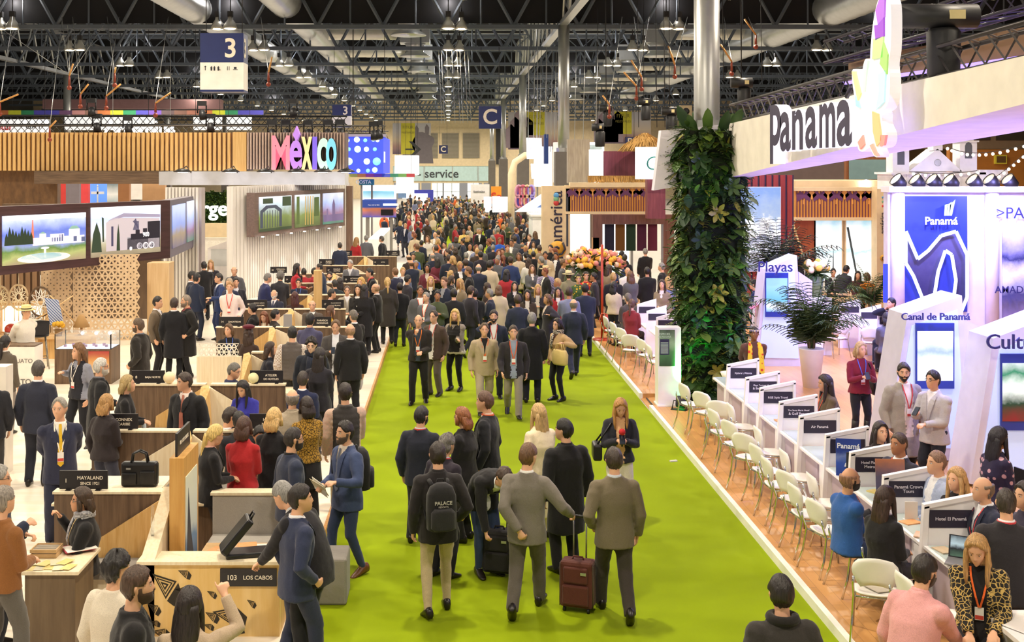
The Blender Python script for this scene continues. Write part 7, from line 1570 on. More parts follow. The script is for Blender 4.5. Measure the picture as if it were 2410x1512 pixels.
P(1838,1360,4,'person from behind in dark zip jacket at the bottom right edge of the carpet','jacket:34302d:1c1a1a','t:22242c','short:211915','stand','hh',1.76,ex='neckband=1a1818 fur=24211f')
P(985,742,176,'balding person in black open coat, hand at the chin, facing us','jacket:27221f:3a4250','t:1c1a1b','bald:5a4838','step','fm',1.76,ex='lan=e07a30 open',belly=.03)
P(1021,733,150,'person with glasses holding a dark phone beside the balding one','suit:4c3d34:e6e2de','t:5c5248','rec:3a2c22','stand','hk',1.74,ex='glasses lan=c84a3a open')
P(1071,730,155,'person with long blonde hair, black fur vest and cream peplum','vest:1f1d1f:8c8278','s:18171a','long:d9b56c','stand','cc',1.7,ex='peplum fur=191717',fem=True,head=(15,0))
P(1140,763,182,'person in beige suit and black shirt walking toward us','suit:ad9c80:1e1c1e','t:ab9d85','rec:5c4832','walk','hh',1.73,ex='lan=e0682c nocol',belly=.02)
P(1208,768,180,'person in dark blazer and light trousers walking toward us with lanyard','suit:2a2629:8e98a6','t:8f8676','short:4a3c30','walk2','hs',1.73,ex='lan=e0602c open')
P(1252,738,-6,'person in long black overcoat with grey hair carrying a black briefcase','coat:151517:151517','t:1a1a1e','short:8a8782','stand','hh',1.78,curl=.9)
P(1312,752,128,'person in tan jacket with dark bob and big cream handbag','jacket:c4a474:6a4a3a','s:1a191c','bob:2b1d19','stand','gh',1.64,ex='glasses scarf=cfc4b0 pat=3a3632',fem=True,curl=.8)
P(1350,705,3,'person in navy suit with grey hair walking away beside the right platform','suit:262c40:d8d8e0','t:22273a','bald:7d766e','walk','hh',1.76)
P(1162,732,178,'bearded person on the phone in navy jacket and white shirt','suit:232a3d:efece8','t:20232e','short:2a1e18','stand','he',1.78,ex='lan=c8443a beard open')
# left stand, front
P(140,940,200,'person with grey hair and yellow tie standing with hands behind the back','suit:2d3046:f1ede6','t:2b2e42','rec:99938a','stand','bb',1.78,z=PF,ex='tie=dcb22c lan=ece4d4',head=(-20,0),belly=.02)
P(90,852,2,'person in navy suit seen from behind left of the showcase','suit:292c3b:e8e8ee','t:262833','short:4c4641','stand','hh',1.78,z=PF)
P(185,813,150,'person with curly brown hair in black vest and grey sleeves','vest:22222a:8b8d9a','t:1f1f25','curlylong:7d5836','step','hg',1.68,z=PF,ex='lan=e8e0d8',fem=True,head=(-20,0))
P(237,846,-62,'grey-bearded person with glasses in black overcoat beside the vest wearer','coat:1c1c1f:6a6a70','t:222226','short:c9c5be','stand','fh',1.74,z=PF,ex='beard=c4beb4 glasses')
P(250,932,-25,'person with honey-coloured hair seen from behind beside sign four','jacket:2d2628:2d2628','t:3a3c4c','bob:b0854e','stand','hf',1.6,z=PF,fem=True)
P(300,887,-80,'person with ash-blonde hair in black half hidden by the third booth wall','sweater:1a191b','t:1e1d20','bob:ab9260','stand','ff',1.62,z=PF,fem=True)
P(435,880,160,'person in charcoal overcoat standing inside the booth behind sign four','coat:202023:e8d8d0','t:202024','short:3b2b22','stand','hh',1.74,z=PF,ex='tie=b06a58',head=(-35,5))
P(572,898,165,'seated person with long black hair in royal blue below sign seven','sweater:35359a','t:22222c','long:1b1517','sit','ww',1.66,z=PF,fem=True,head=(-8,28),seat=.5)
P(550,857,-100,'seated grey-haired person with glasses in navy behind sign seven','jacket:2a3052:2a3052','t:24242c','short:6c6862','sit','ff',1.74,z=PF,ex='glasses',head=(0,15))
P(542,962,-40,'seated person in blue suit with dark hair beside the unnumbered sign','suit:26346a:e8e8f0','t:22242c','short:33261e','sit','ww',1.74,z=PF,head=(-20,10))
P(562,972,20,'seated person whose dark hair shows just behind the red sweater','jacket:24242a','t:22222a','short:1c1614','sit','ff',1.68,z=PF)
P(612,1005,190,'seated person with dark hair reading between red sweater and black dress','suit:20222c:e8ecf4','t:22222a','short:1a1412','sit','kk',1.74,z=PF,head=(0,15),skin=2)
P(193,1153,108,'seated person with glasses and grey scarf, one finger raised','jacket:1a191c:1a191c','t:1c1b20','bob:3d2a1b','sit','wi',1.64,z=PF,ex='scarf=8c8c94 pat=b8b8bc lan=e6c88a glasses',fem=True,skin=1,head=(5,0))
P(8,1150,-30,'person in rust-brown sweater cut by the left edge','sweater:86562a','t:5c5852','rec:8a8076','step','ff',1.74,z=PF)
P(-4,1100,-70,'grey-haired person with glasses at the extreme left edge','jacket:232a40','t:22242c','short:9a958e','stand','fk',1.74,z=PF,ex='glasses')
P(274,1305,-28,'person in cream jacket with dark hair at the bottom left','sweater:d9ceba','t:4a4640','curly:1e1815','stand','hh',1.66,z=PF,head=(-15,0))
P(322,1340,-72,'bearded person in black jacket in profile at the bottom left','jacket:1b191a:1b191a','t:1c1b1e','short:4a3322','stand','hh',1.79,z=PF,ex='beard=4a3526')
P(445,1390,-6,'person with long dark hair pointing upward at the bottom edge','sweater:b8a288','t:3a3634','long:261b18','stand','hu',1.64,z=PF,fem=True)
P(505,1003,-62,'person with fair ponytail in black blazer behind the grey bench','suit:1e1d20:e8b09a','t:20202a','pony:e0c074','stand','ff',1.6,z=PF,fem=True,head=(0,18))
P(574,985,-12,'person in red sweater with brown bob seen from behind','sweater:ac2428','t:ab9a80','bob:4c2f22','stand','ff',1.62,z=PF,fem=True)
P(645,965,-18,'person with blonde bob in black dress seen from behind','dress:17161a','s:17161a','bob:d9b273','stand','ff',1.66,z=PF,fem=True)
P(690,1010,-62,'person with glasses in dark blue blazer, profile right, beside the black dress','suit:2e354b:1c1c22','t:22242e','buzz:2c2420','stand','hh',1.74,z=PF,ex='glasses beard')
P(812,905,12,'person in black quilted vest with checked sleeves seen from behind','vest:34302f:c9ab9b','t:b9a37e','short:2b211d','step','hf',1.8,ex='slv=c4a090',belly=.02)
P(688,918,4,'bald person in grey-beige blazer seen from behind','suit:aa9c88:aa9c88','t:55504a','bald:8a8078','stand','ff',1.7,z=PF)
P(722,938,25,'person in leopard-print top and black skirt beside the bald blazer wearer','sweater:a8802e::leopard:2a1c10','k:1d1a1c:.42','bob:2c1f1a','stand','ff',1.6,z=PF,fem=True)
P(752,822,-12,'person with long black hair in black suit seen from behind at the booth','suit:25232b:25232b','t:24232a','long:241b19','step','hf',1.7,z=PF,ex='L=.42',fem=True)
P(713,877,-10,'seated person in navy suit seen from behind below the long black hair','suit:22294a:f0f0f4','t:22242e','short:3a302a','sit','ff',1.74,z=PF)
P(733,797,178,'smiling person with glasses and curly hair facing the long black hair','coat:20242f:3a4258','t:24242c','curly:1f1713','stand','hh',1.74,z=PF,ex='glasses scarf=262a38',skin=4,head=(0,10))
P(636,808,-75,'seated person with brown hair in navy jacket, profile right','suit:21232f:e8d8d0','t:22222a','long:3c281d','sit','ff',1.66,z=PF,ex='L=.22 lan=e0d8d0',fem=True)
P(688,770,4,'person in grey-brown quilted vest with white sleeves seen from behind','vest:5e5652:e0d9d2','t:3a3734','buzz:1d1a19','stand','hf',1.76,z=PF,ex='slv=ded6ce')
P(730,740,-15,'person in slate-blue blazer seen from behind at sign thirteen','suit:4b4a68:4b4a68','t:2a2a34','short:1f1916','stand','ff',1.76,z=PF)
P(790,755,180,'person in grey blazer and white shirt looking at a phone, facing us','suit:4b4745:e9edf6','t:3a3a3e','rec:6c5139','stand','kk',1.74,z=PF,ex='open',head=(0,14))
P(824,763,18,'bald person in black suit seen from behind by the tablet stand','suit:1c1b1d:ece8e4','t:1d1c1f','bald:b08a70','stand','hh',1.76,z=PF)
P(832,732,40,'grey-haired person in black suit sitting on the farther ottoman','suit:262221:e8e8ea','t:1f1d1e','short:6d645b','sit','ff',1.76,z=PF,seat=.5)
P(538,765,195,'seated person in black behind the white triangle lattice','jacket:1c1a1c:1c1a1c','t:22222a','bob:5c4023','sit','ww',1.66,z=PF,ex='lan=4a6ac0',fem=True,head=(-35,0))
P(585,776,-20,'seated person with dark curly hair and dark red beret','jacket:3a2a24','t:22222a','curlylong:3b271b','sit','fk',1.66,z=PF,fem=True,head=(30,0))
P(594,716,82,'person with hair tied back in black beside sign eighteen','suit:1b1a1c:1b1a1c','t:1e1d22','bun:1f1714','sit','kf',1.66,z=PF,fem=True,lod=1,seat=.6)
P(622,735,165,'seated person with reddish hair and cream top by the folded divider','sweater:e0cdb4','t:2a2a30','long:7a4526','sit','ww',1.64,z=PF,fem=True,lod=1,head=(0,20))
P(778,722,-62,'seated person with long brown hair in mustard yellow','sweater:c99c22','t:2a2a30','long:5d3d26','sit','ff',1.66,z=PF,fem=True,lod=1)
# left stand, standing groups farther back
K = dict(z=PF,lod=1)
P(541,665,180,'person in pale pink shirt with belt and lanyard facing us behind sign fourteen','shirt:e7d5cd','t:c9ab82','short:ab7f4e','stand','pb',1.8,ex='lan=d8443a belt',skin=0,**K)
P(371,700,-95,'person in taupe blazer, profile right, at left of the standing trio','suit:6b5d4d:e8e8ee','t:222024','short:1e1613','stand','hh',1.74,**K)
P(410,703,2,'person in black overcoat seen from behind in the middle of the trio','coat:15151a:e0e0e4','t:1a1a1e','short:3b2c24','stand','hh',1.74,**K)
P(438,697,118,'grey-moustached person in black coat at right of the trio','coat:1b1918:8a2a30','t:1d1c1f','rec:8a7c6c','stand','ph',1.78,ex='beard=8a7c6c',**K)
P(326,752,78,'bearded person in long dark overcoat standing alone, profile left','coat:27231f:5a6a80','t:24221f','short:5d4937','stand','ph',1.78,z=PF,ex='beard=5a4838')
P(62,722,-128,'person in white shirt and straw hat by the craft shelf','shirt:e7e0d2','t:566a92','short:8a8078','stand','bb',1.74,z=PF,ex='hat=ecd292',belly=.03)
P(12,792,-10,'person with dark ponytail in brown jacket at the left edge','suit:5d5348:e8e0d8','t:8a8078','pony:201816','stand','fh',1.68,z=PF,fem=True)
P(20,872,20,'person in dark clothes cut by the left edge behind the white pier','suit:24242a','t:3a3836','short:3a3028','stand','hh',1.7,z=PF).location.x -= .25
for a in ((463,645,-30,'person in dark blue suit seen from behind in the group by the slatted pier','suit:222b42','t:22283c','short:1a1614','hh',1.76),(452,640,-70,'person in navy suit at the left of the group by the slatted pier','suit:1f2434:e8e8f0','t:22242e','short:1d1816','hh',1.76),(515,645,118,'person in bright navy suit gesturing in the group by the slatted pier','suit:2a3a66:e8e8f0','t:27345a','short:2a2420','tf',1.76),(480,617,20,'person in black with dark hair behind the group by the slatted pier','coat:1c1c20','t:1d1d22','short:1f1a18','hf',1.74),(496,615,185,'person with curly fair hair at the back of the group by the slatted pier','jacket:24222a','s:202026','curlylong:b08a5a','hh',1.68),(551,628,175,'balding person in grey suit standing at the white kiosk desk','suit:5d5d62:3a3a40','t:4a4a50','bald:8a8078','hh',1.76),(540,657,150,'person with grey-blond hair behind the pink shirt wearer','suit:2a3048','t:26282f','short:b09a80','hh',1.7),(555,655,200,'person in charcoal suit just right of the pink shirt wearer','suit:2c2c33:e8e8ec','t:282830','short:1d1714','hh',1.7)):
    P(a[0],a[1],a[2],a[3],a[4],a[5],a[6],'stand',a[7],a[8],**K)
for a in ((630,645,-60,'person with grey hair in navy blazer leaning over sign twenty-one','suit:2d325c:e9cfcf','short:7d7975','stand','ff',12),(660,641,-5,'person with curly grey hair in charcoal suit seen from behind','suit:313036:313036','curly:6a655f','stand','ff',12),(699,622,-75,'person in bright red jacket with long dark hair and lanyard','sweater:b22632','long:241a18','stand','hf',0),(752,622,85,'person in dark blue suit facing the red jacket','suit:2c3850:e8d8e0','buzz:2a221e','stand','hf',5),(824,613,165,'grey-haired person in grey suit leaning over sign twenty-three','suit:76767c:e8e8ec','short:b0aca6','stand','fh',18),(870,633,105,'person in black suit looking down by the aisle at sign twenty-three','suit:1d1c1e:c83a3a','short:191513','stand','kk',8),(800,572,5,'person in navy suit facing the white slat wall','suit:2a3147:e8e8ee','buzz:2c241f','stand','hh',0),(862,555,2,'person in grey suit seen from behind past the end post','suit:66686e:e8e8ec','short:8a8884','stand','hh',0),(839,560,-30,'person in red top with fair hair past the end post','sweater:b02a2e','long:a8804e','stand','hh',0),(898,557,70,'person in black suit with white collar past the end post','suit:22222a:f0f0f2','short:5a544e','stand','hh',0)):
    P(a[0],a[1],a[2],a[3],a[4],'t:24242c',a[5],a[6],a[7],1.74,lean=a[8],fem='long' in a[5],**K)
for a in ((645,683,168,'seated bald person with white beard and dark suit beside sign eighteen','suit:2e3244:ece8f0','bald:d8d0c8','beard=d8d0c8 tie=2a3050'),(694,689,10,'seated person with long auburn hair seen from behind','sweater:3a2624','long:4c201a',''),(735,708,178,'seated bald person with glasses looking down before the oak post','suit:5a5048','bald:a8907c','glasses'),(703,657,178,'seated person with glasses in dark sweater below the red jacket','sweater:22263a','short:1d1715','glasses lan=5a7ad0'),(776,641,175,'seated bearded person in pale shirt under sign twenty-seven','suit:8a8a94:e8ecf4','short:2a2220','beard'),(781,682,-75,'seated balding person in dark suit behind sign seventeen','suit:201d20:e8b8c0','rec:2c2522',''),(817,675,185,'seated person with glasses in beige blazer behind sign seventeen','suit:a8a090:e8e8ec','rec:5a4a40','glasses'),(788,660,30,'seated person with grey-black hair behind sign seventeen','suit:24303a','short:2c2826',''),(800,656,5,'seated person with long dark hair seen from behind','sweater:2a241f','long:2a1f1a',''),(715,633,10,'seated dark-haired person beside the red jacket','jacket:a02a34','short:16120f',''),(740,632,-60,'seated dark-haired person in red behind the blue-suited one','sweater:a02832','short:1c1613',''),(648,730,-60,'seated dark-haired person leaning behind the brochure stand','suit:2b241f','short:1a1512','')):
    P(a[0],a[1],a[2],a[3],a[4],'t:24242c',a[5],'sit','ff',1.7,ex=a[6],fem='long' in a[5],**K)
for a in ((843,672,170,'person with dark hair and earrings in black coat at the aisle edge','coat:1f1d1c','long:2a1e18','ff'),(857,672,3,'person in long black coat with straight dark hair seen from behind','coat:19171a','long:1e1614','hh'),(884,668,75,'bald person in black suit talking at the aisle edge','suit:1f1c1b:e8e0dc','bald:b08a6a','ff'),(912,655,8,'person in dark quilted coat with fair ponytail seen from behind','coat:37322e','pony:c8a468','hh'),(930,632,40,'person in navy suit with light brown hair by the booth end','suit:292b40:e0e4ee','short:7a5634','hf'),(850,655,150,'person with golden hair behind the dark-haired pair','sweater:8a6a3a','bob:d0a458','ff')):
    P(a[0],a[1],a[2],a[3],a[4],'t:1e1d20',a[5],'stand',a[6],1.7,fem=a[5][:4] in ('long','pony','bob:'),**K)
# right stand
R_ = dict(z=RF)
P(2176,1312,-52,'seated person in pink shirt with dark hair reaching to the corner counter','shirt:e2a2a2','t:2a2a34','short:261c17','sit','hq',1.82,ex='beard=4a3a30',lean=16,belly=.04,head=(-10,0),**R_)
P(2300,1262,158,'person with long blonde hair in leopard jacket and orange lanyard','jacket:1f1b18:1a181a:leopard:c8a860','t:201e22','long:b98f5a','sit','wq',1.72,ex='lan=ea6a28 open watch',fem=True,seat=.62,head=(-12,24),**R_)
P(2368,1155,-20,'person in dark grey suit with shaved hair seen from behind at the right edge','suit:2d2a2e:ece8f0','t:26242a','buzz:3a3029','stand','ff',1.74,ex='neckband=c83a40',**R_)
P(2000,1103,-78,'seated bald bearded person in blue sweater with crossed arms','sweater:2f5da6','t:2c3a58','bald:9a7058','sit','cc',1.76,ex='beard=33261e lan=d8443a',skin=1,**R_)
P(2084,1150,-62,'seated person with long dark hair in black, back turned, at the counter','jacket:1a181a','k:26222a:.3:a89a98','long:3a251d','sit','ff',1.68,fem=True,**R_)
P(2205,1065,100,'seated bald person in pale blue jacket behind the second partition','suit:aab6d4:e8e8f0','t:2a2c38','buzz:8a6a58','sit','ff',1.8,ex='open',seat=.5,**R_)
P(2252,1105,118,'seated person with long fair hair in black between two bald men','sweater:201c22','t:24222a','long:c49a64','sit','ff',1.7,fem=True,**R_)
P(2314,1125,98,'seated balding person in navy suit with red lanyard behind the nearest partition','suit:262a3f:e8e8f0','t:24262f','bald:7d6c60','sit','ff',1.78,ex='lan=d03a3c',seat=.5,**R_)
P(2412,1140,110,'person with dark hair cut by the right edge','sweater:3a3448','t:24242c','bob:2c2220','stand','hh',1.66,fem=True,**R_)
P(2116,1022,118,'seated person in charcoal suit with cropped hair behind the third partition','suit:2b2b36:e8e8f0','t:26262e','buzz:4c3c33','sit','ff',1.8,ex='lan=d8583a',skin=2,seat=.52,**R_)
P(2072,997,172,'seated person with dark hair tilting the head behind the blue card','jacket:2b2226:2b2226','t:26242a','long:2a1e1c','sit','ff',1.66,fem=True,seat=.55,head=(20,-5),**R_)
P(2026,808,182,'person in burgundy sweater, black trousers and boots looking at a phone','sweater:7c1d33','b:1e1e29','bob:c2a274','stand','kk',1.66,ex='lan=5068c8',fem=True,head=(12,0),**R_)
P(2127,857,190,'bearded person in long open grey overcoat facing the pale suit','coat:9c958e:e8dad6','t:22252f','short:2a201b','step','ph',1.8,ex='beard lan=c83a3c open',head=(-25,5),**R_)
P(2196,875,118,'person in pale grey checked suit and bow tie holding a phone','suit:b9b5b9:e8e4ec','t:20232f','short:221b19','stand','fk',1.76,ex='glasses',**R_)
P(2350,1010,-75,'person with long dark hair in floral dress holding a black folder','dress:2a2342::flower:c89aa8','k:2a2342:.42','long:1b1522','stand','ff',1.68,ex='short watch',fem=True,**R_)
P(1943,885,92,'person with long dark hair in olive top looking at papers behind the counter','sweater:5d4d36','t:2a2a30','long:2b1c1a','sit','kk',1.7,ex='lan=e0482c L=.42',fem=True,skin=1,seat=.58,head=(0,12),**R_)
P(1775,772,180,'person with headband and yellow patterned shawl in front of the beach kiosk','sweater:5c3c31','t:3a2a2a','short:1a1412','stand','bb',1.66,ex='shawl=e9ca36 band=4a4a8a',skin=3,**R_)
P(2087,738,-8,'seated person in grey coat with dark hair seen from behind at the short counter','jacket:5c5c6c','t:2a2a32','bob:1d181c','sit','ff',1.7,fem=True,lod=1,**R_)
P(2098,703,110,'person on the phone in dark suit behind the short counter','suit:1f2330:c83a4a','t:22242e','short:171314','sit','fe',1.76,lod=1,seat=.6,**R_)
for a in ((1961,633,175,'seated person in dark jacket facing us at the far wooden table','suit:26262c','short:221a16','sit','ww',0),(1992,626,-55,'person in charcoal suit leaning over the far wooden table','suit:2c2c34','short:1d1715','stand','ff',28),(2019,640,165,'seated person with dark hair and burgundy top at the far table','sweater:4a1f2c','long:221817','sit','ff',0),(2040,645,20,'seated person in bright orange jacket seen from behind at the far table','jacket:e0801f','curly:5a3a20','sit','ff',0),(1750,616,20,'person in pale vest with fair hair beyond the hammock','vest:b8b0a8:7a2a38','curly:a8703e','stand','ff',0),(1775,660,60,'person in navy jacket beside the beach kiosk','jacket:1f2a50','short:1d1715','stand','ff',5),(1893,608,170,'dark-haired person behind the yellow bouquet','suit:2a2a30','short:1d1715','stand','hh',0)):
    P(a[0],a[1],a[2],a[3],a[4],'t:26262c',a[5],a[6],a[7],1.72,lean=a[8],lod=1,**R_)
# ---------------------------------------------------------------- the crowd down the aisle: copies of a few figures with their own clothes
VOX = VOX+((.05,.068),)
HAIRS = {'blk': '1a1412','brn': '3c2a1e','lbr': '6a4a30','bld': 'c09a60','gry': '8a8782','red': '7a3e22'}
HN = {'blk': 'black','brn': 'dark brown','lbr': 'light brown','bld': 'fair','gry': 'grey','red': 'auburn'}
LIBD = dict(sb=('suit:23262f:e8e6e2','t:23262f','short:2b1c14','stand','hh',''),sw=('suit:23262f:e8e6e2','t:23262f','short:2b1c14','walk','hs',''),sl=('suit:23262f:e8e6e2','t:23262f','rec:2b1c14','walk2','fh','lan=d8542c'),co=('coat:23262f:8a8a90','t:1f1f24','short:2b1c14','stand','hf',''),bd=('suit:23262f:e8e6e2','t:23262f','bald:6a5a4c','stand','ff',''),
    wl=('jacket:23262f:d8d0c8','s:1c1c20','long:2b1c14','stand','hf',''),wc=('coat:23262f:c8b8a8','s:1c1c20','bob:2b1c14','step','gh',''),wp=('sweater:23262f','t:2a2a34','pony:2b1c14','step','ff',''),sw2=('sweater:23262f','t:3a4458','short:2b1c14','stand','kk',''),wk=('jacket:23262f:c8c0b8','s:1c1c20','curlylong:2b1c14','stand','kf','open'))
LIB = {}
def libfig(k):
    if k not in LIB:
        a = LIBD[k];r = person(0,0,0,'x',a[0],a[1],a[2],a[3],a[4],1.72 if k[0] != 'w' else 1.66,ex=a[5],lod=2,fem=k[0] == 'w',loc=V((0,0,0)));LIB[k] = [r,False]
    return LIB[k]
def recol(o,names,m):
    for ch in o.children:
        if ch.data.name.split('.')[0] in names: ch.material_slots[0].link = 'OBJECT';ch.material_slots[0].material = m
def crowd(k,x,y,z,rz,top,bot,hair,label,group,sc=1.0,bald=None):
    e = libfig(k)
    if not e[1]: e[1] = True;o = e[0];o.location = (x,y,z);o.rotation_euler = (0,0,rz);o['label'] = label;o['group'] = group;o.scale = (sc,)*3;KIDS(o)
    else: o = dup(e[0],(x,y,z),rz,label,group,sc)
    recol(o,('jacket','coat','sweater','lapel'),cloth(top));recol(o,('trousers',),cloth(bot));recol(o,('hair',),hairm(HAIRS[hair]))
    o.material_slots[0].link = 'OBJECT';o.material_slots[0].material = SKIN[int(x*7) % 3]
    return o
TAKEN = [(o['root'].location.x,o['root'].location.y) for o in PH.values()]
CN = {'1b1b1e': 'black','252b3e': 'navy','2c3a66': 'blue','5c5c62': 'grey','8a7a62': 'tan','c8b89c': 'beige','a02830': 'red','3a2e28': 'dark brown','e0dcd6': 'white','2a5ac0': 'bright blue','4a5238': 'olive','6a2838': 'burgundy','7a80a0': 'pale blue','2d2a33': 'charcoal','d9bc6a': 'yellow','e06a3a': 'orange'}
GN = {'s': 'suit','c': 'overcoat','b': 'suit','w': 'jacket'}
def face(r): r %= 360;return 'facing us' if 120 < r < 240 else ('seen from behind' if r < 60 or r > 300 else ('turned left' if r < 180 else 'turned right'))
# (x, y of the head top in an enlarged crop, facing, figure, colour, hair)
MID = '''155 862 0 sb 1b1b1e blk;335 880 190 sl 5c5c62 brn;395 940 150 sl 5c5c62 gry;490 930 180 sw2 4a5238 blk;430 805 180 wl 1b1b1e bld;605 800 -80 wc 1b1b1e brn;635 915 0 sb 1b1b1e blk;780 885 -50 sl 2d2a33 brn;822 915 0 co 1b1b1e blk;962 910 80 sl 252b3e gry;940 862 60 wl 3a2e28 brn;1035 885 0 wc c8b89c lbr;1175 850 180 wl 1b1b1e blk;1205 970 5 sb 252b3e brn;1290 925 175 wk 3a2e28 blk;1385 880 170 wk 2d2a33 bld;1480 965 110 wc 2d2a33 lbr;1560 900 180 wl a02830 blk;1660 900 -10 sw2 7a80a0 brn;1805 870 0 co 252b3e blk;1890 770 80 sb 2d2a33 blk;490 640 0 wl 6a2838 blk;400 695 175 wc 6a2838 blk;300 660 180 sw2 8a7a62 gry;275 595 180 sw2 2a5ac0 brn;590 610 0 sb 252b3e brn;740 650 0 sb 2c3a66 brn;855 690 0 bd 252b3e gry;950 665 0 sb c8b89c blk;1075 615 10 wp 2d2a33 red;1140 625 0 sb 2c3a66 brn;1030 610 180 sl 252b3e gry;1215 595 170 wc c8b89c lbr;1300 640 0 wl e0dcd6 brn;650 545 0 wc 3a2e28 brn;480 525 0 sb 5c5c62 brn;555 490 150 sl 2d2a33 blk;490 450 170 sl 3a2e28 gry;405 440 160 wl e0dcd6 lbr;725 380 180 sw2 d9bc6a lbr;345 480 -30 sb 252b3e blk;1450 580 175 co c8b89c blk;1500 520 150 sw2 1b1b1e blk;1400 525 30 sw2 8a7a62 brn;1345 490 170 wl d9bc6a brn;1245 495 0 bd 252b3e gry;1155 490 180 bd 2d2a33 lbr;1040 455 200 sw2 2a5ac0 red;985 520 0 sb 2d2a33 gry;875 520 0 sw2 5c5c62 gry;745 590 0 sb 252b3e gry;590 560 90 sb 2d2a33 brn;875 580 20 sb 2d2a33 blk;1280 585 20 wp 1b1b1e blk;500 390 20 sb 252b3e brn;655 450 0 wc 5c5c62 brn;1540 550 60 wp 3a2e28 red;1345 580 10 co 1b1b1e blk'''
zc = lambda a,b: (900+a/3.78,440+b/3.78)
for ln in MID.split(';'):
    a = ln.split();px,yh = zc(float(a[0]),float(a[1]));H = 1.66 if a[3][0] == 'w' else 1.72;sc = 1+.04*math.sin(px);z = RF if px > 1420 else 0
    Y = F*(HC-z-H*sc)/(yh-PY);x = (px-PX)*Y/F;g = GN[a[3][0]] if a[3] not in ('sw2','wp','co','wc') else {'sw2': 'sweater','wp': 'sweater','co': 'overcoat','wc': 'coat'}[a[3]]
    crowd(a[3],x,Y,z,math.radians(float(a[2])),a[4],'22242c' if a[3] != 'sw2' else '4a5468',a[5],'%s-haired person in %s %s %s within the aisle crowd' % (HN[a[5]],CN[a[4]],g,face(float(a[2]))),'people in the aisle crowd',sc);TAKEN.append((x,Y))
# people round the flower stall and the brown doorway (x, y head in another crop)
for ln in '''150 852 0 co 1b1b1e bld;292 825 10 wk 5c5c62 lbr;425 805 0 co 1b1b1e blk;240 700 -20 sb 1b1b1e blk;215 670 -30 sw2 1b1b1e blk;410 650 10 co 1b1b1e gry;548 770 60 sb 1b1b1e gry;545 890 160 wl 8a7a62 brn;598 868 20 wl 7a80a0 bld;40 760 120 sw2 2d2a33 blk;105 770 -60 wl 8a7a62 brn'''.split(';'):
    a = ln.split();px,yh = 1400+float(a[0])/3.437,400+float(a[1])/3.437;H = 1.68;Y = F*(HC-RF-H)/(yh-PY);x = (px-PX)*Y/F
    crowd(a[3],x,Y,RF,math.radians(float(a[2])),a[4],'22242c',a[5],'%s-haired person in %s %s at the stall by the brown doorway' % (HN[a[5]],CN[a[4]],face(float(a[2]))),'people at the flower stall');TAKEN.append((x,Y))
P(1478,692,25,'seated person in grey-brown jacket at the far white desks','jacket:4a443e','t:2a2a30','rec:6a6058','sit','ff',1.72,lod=1,z=RF);P(1487,706,-30,'seated person in dark red coat with brown ponytail at the far white desks','jacket:7a2428','t:2a2a30','pony:5a3a28','sit','ff',1.68,fem=True,lod=1,z=RF)
P(1284,628,5,'person in straw hat and violet striped shirt seen from behind in the crowd','shirt:7a6f9a::stripe:b8b0c8','t:2a2a38','short:4a3a30','stand','hh',1.7,lod=1,ex='hat=dcc08a');P(1338,640,5,'person in straw hat and olive shirt seen from behind near the red pole','shirt:8a8468','t:3a3a38','short:4a3a30','stand','hh',1.66,lod=1,ex='hat=e6cf9c')
P(1361,648,178,'person in green and gold carnival costume near the flower stall','dress:3f5a34::flower:d9b03a','k:4a3a20:.5','curly:2a1c16','stand','gg',1.66,lod=1,fem=True,ex='band=d9b03a');P(1379,642,180,'person in red and gold carnival costume near the red pole','dress:b82a2a::flower:e8b84a','k:b82a2a:.5','curly:2a1c16','stand','gg',1.66,lod=1,fem=True,ex='band=c82a2a')
rr = random.Random(11);WC = ['1b1b1e']*6+['252b3e']*5+['2d2a33']*4+['5c5c62']*3+['3a2e28']*3+['8a7a62','c8b89c','a02830','e0dcd6','2c3a66','7a80a0','6a2838','e06a3a','4a5238']
KK = ['sb','sb','sw','sl','co','bd','wl','wc','wp','sw2','wk'];FAR = [];n = 0
while n < 420:
    Y = 31+95*rr.random()**1.15;xa = -1.6-2.6*max(0,min(1,(Y-50)/20));x = rr.uniform(xa,4.6+(1.6 if Y > 52 else (1.0 if Y < 44 else 0)));n += 1
    if Y < 52 and x < -1.45 or any((x-a)**2+(y_-Y)**2 < (.42 if Y < 60 else .3) for a,y_ in TAKEN): continue
    if 4.2 < x < 5.3 and 44.5 < Y < 60 or (4.7 < x < 5.9 and min(abs(Y-c) for c in (54.6,84.6,114.6)) < .7) or (3.9 < x < 5.2 and 36 < Y < 37.7) or (x > 3.8 and 59 < Y < 64) or (x < -3 and 56 < Y < 70): continue
    TAKEN.append((x,Y));FAR.append((x,Y))
FAR.sort(key=lambda q: q[1]);NI = 292-sum(1 for o in bpy.data.objects if o.get('category') == 'person');LOW = {}
SB = None;sv = [];sf = [];sm = [];MATS = []
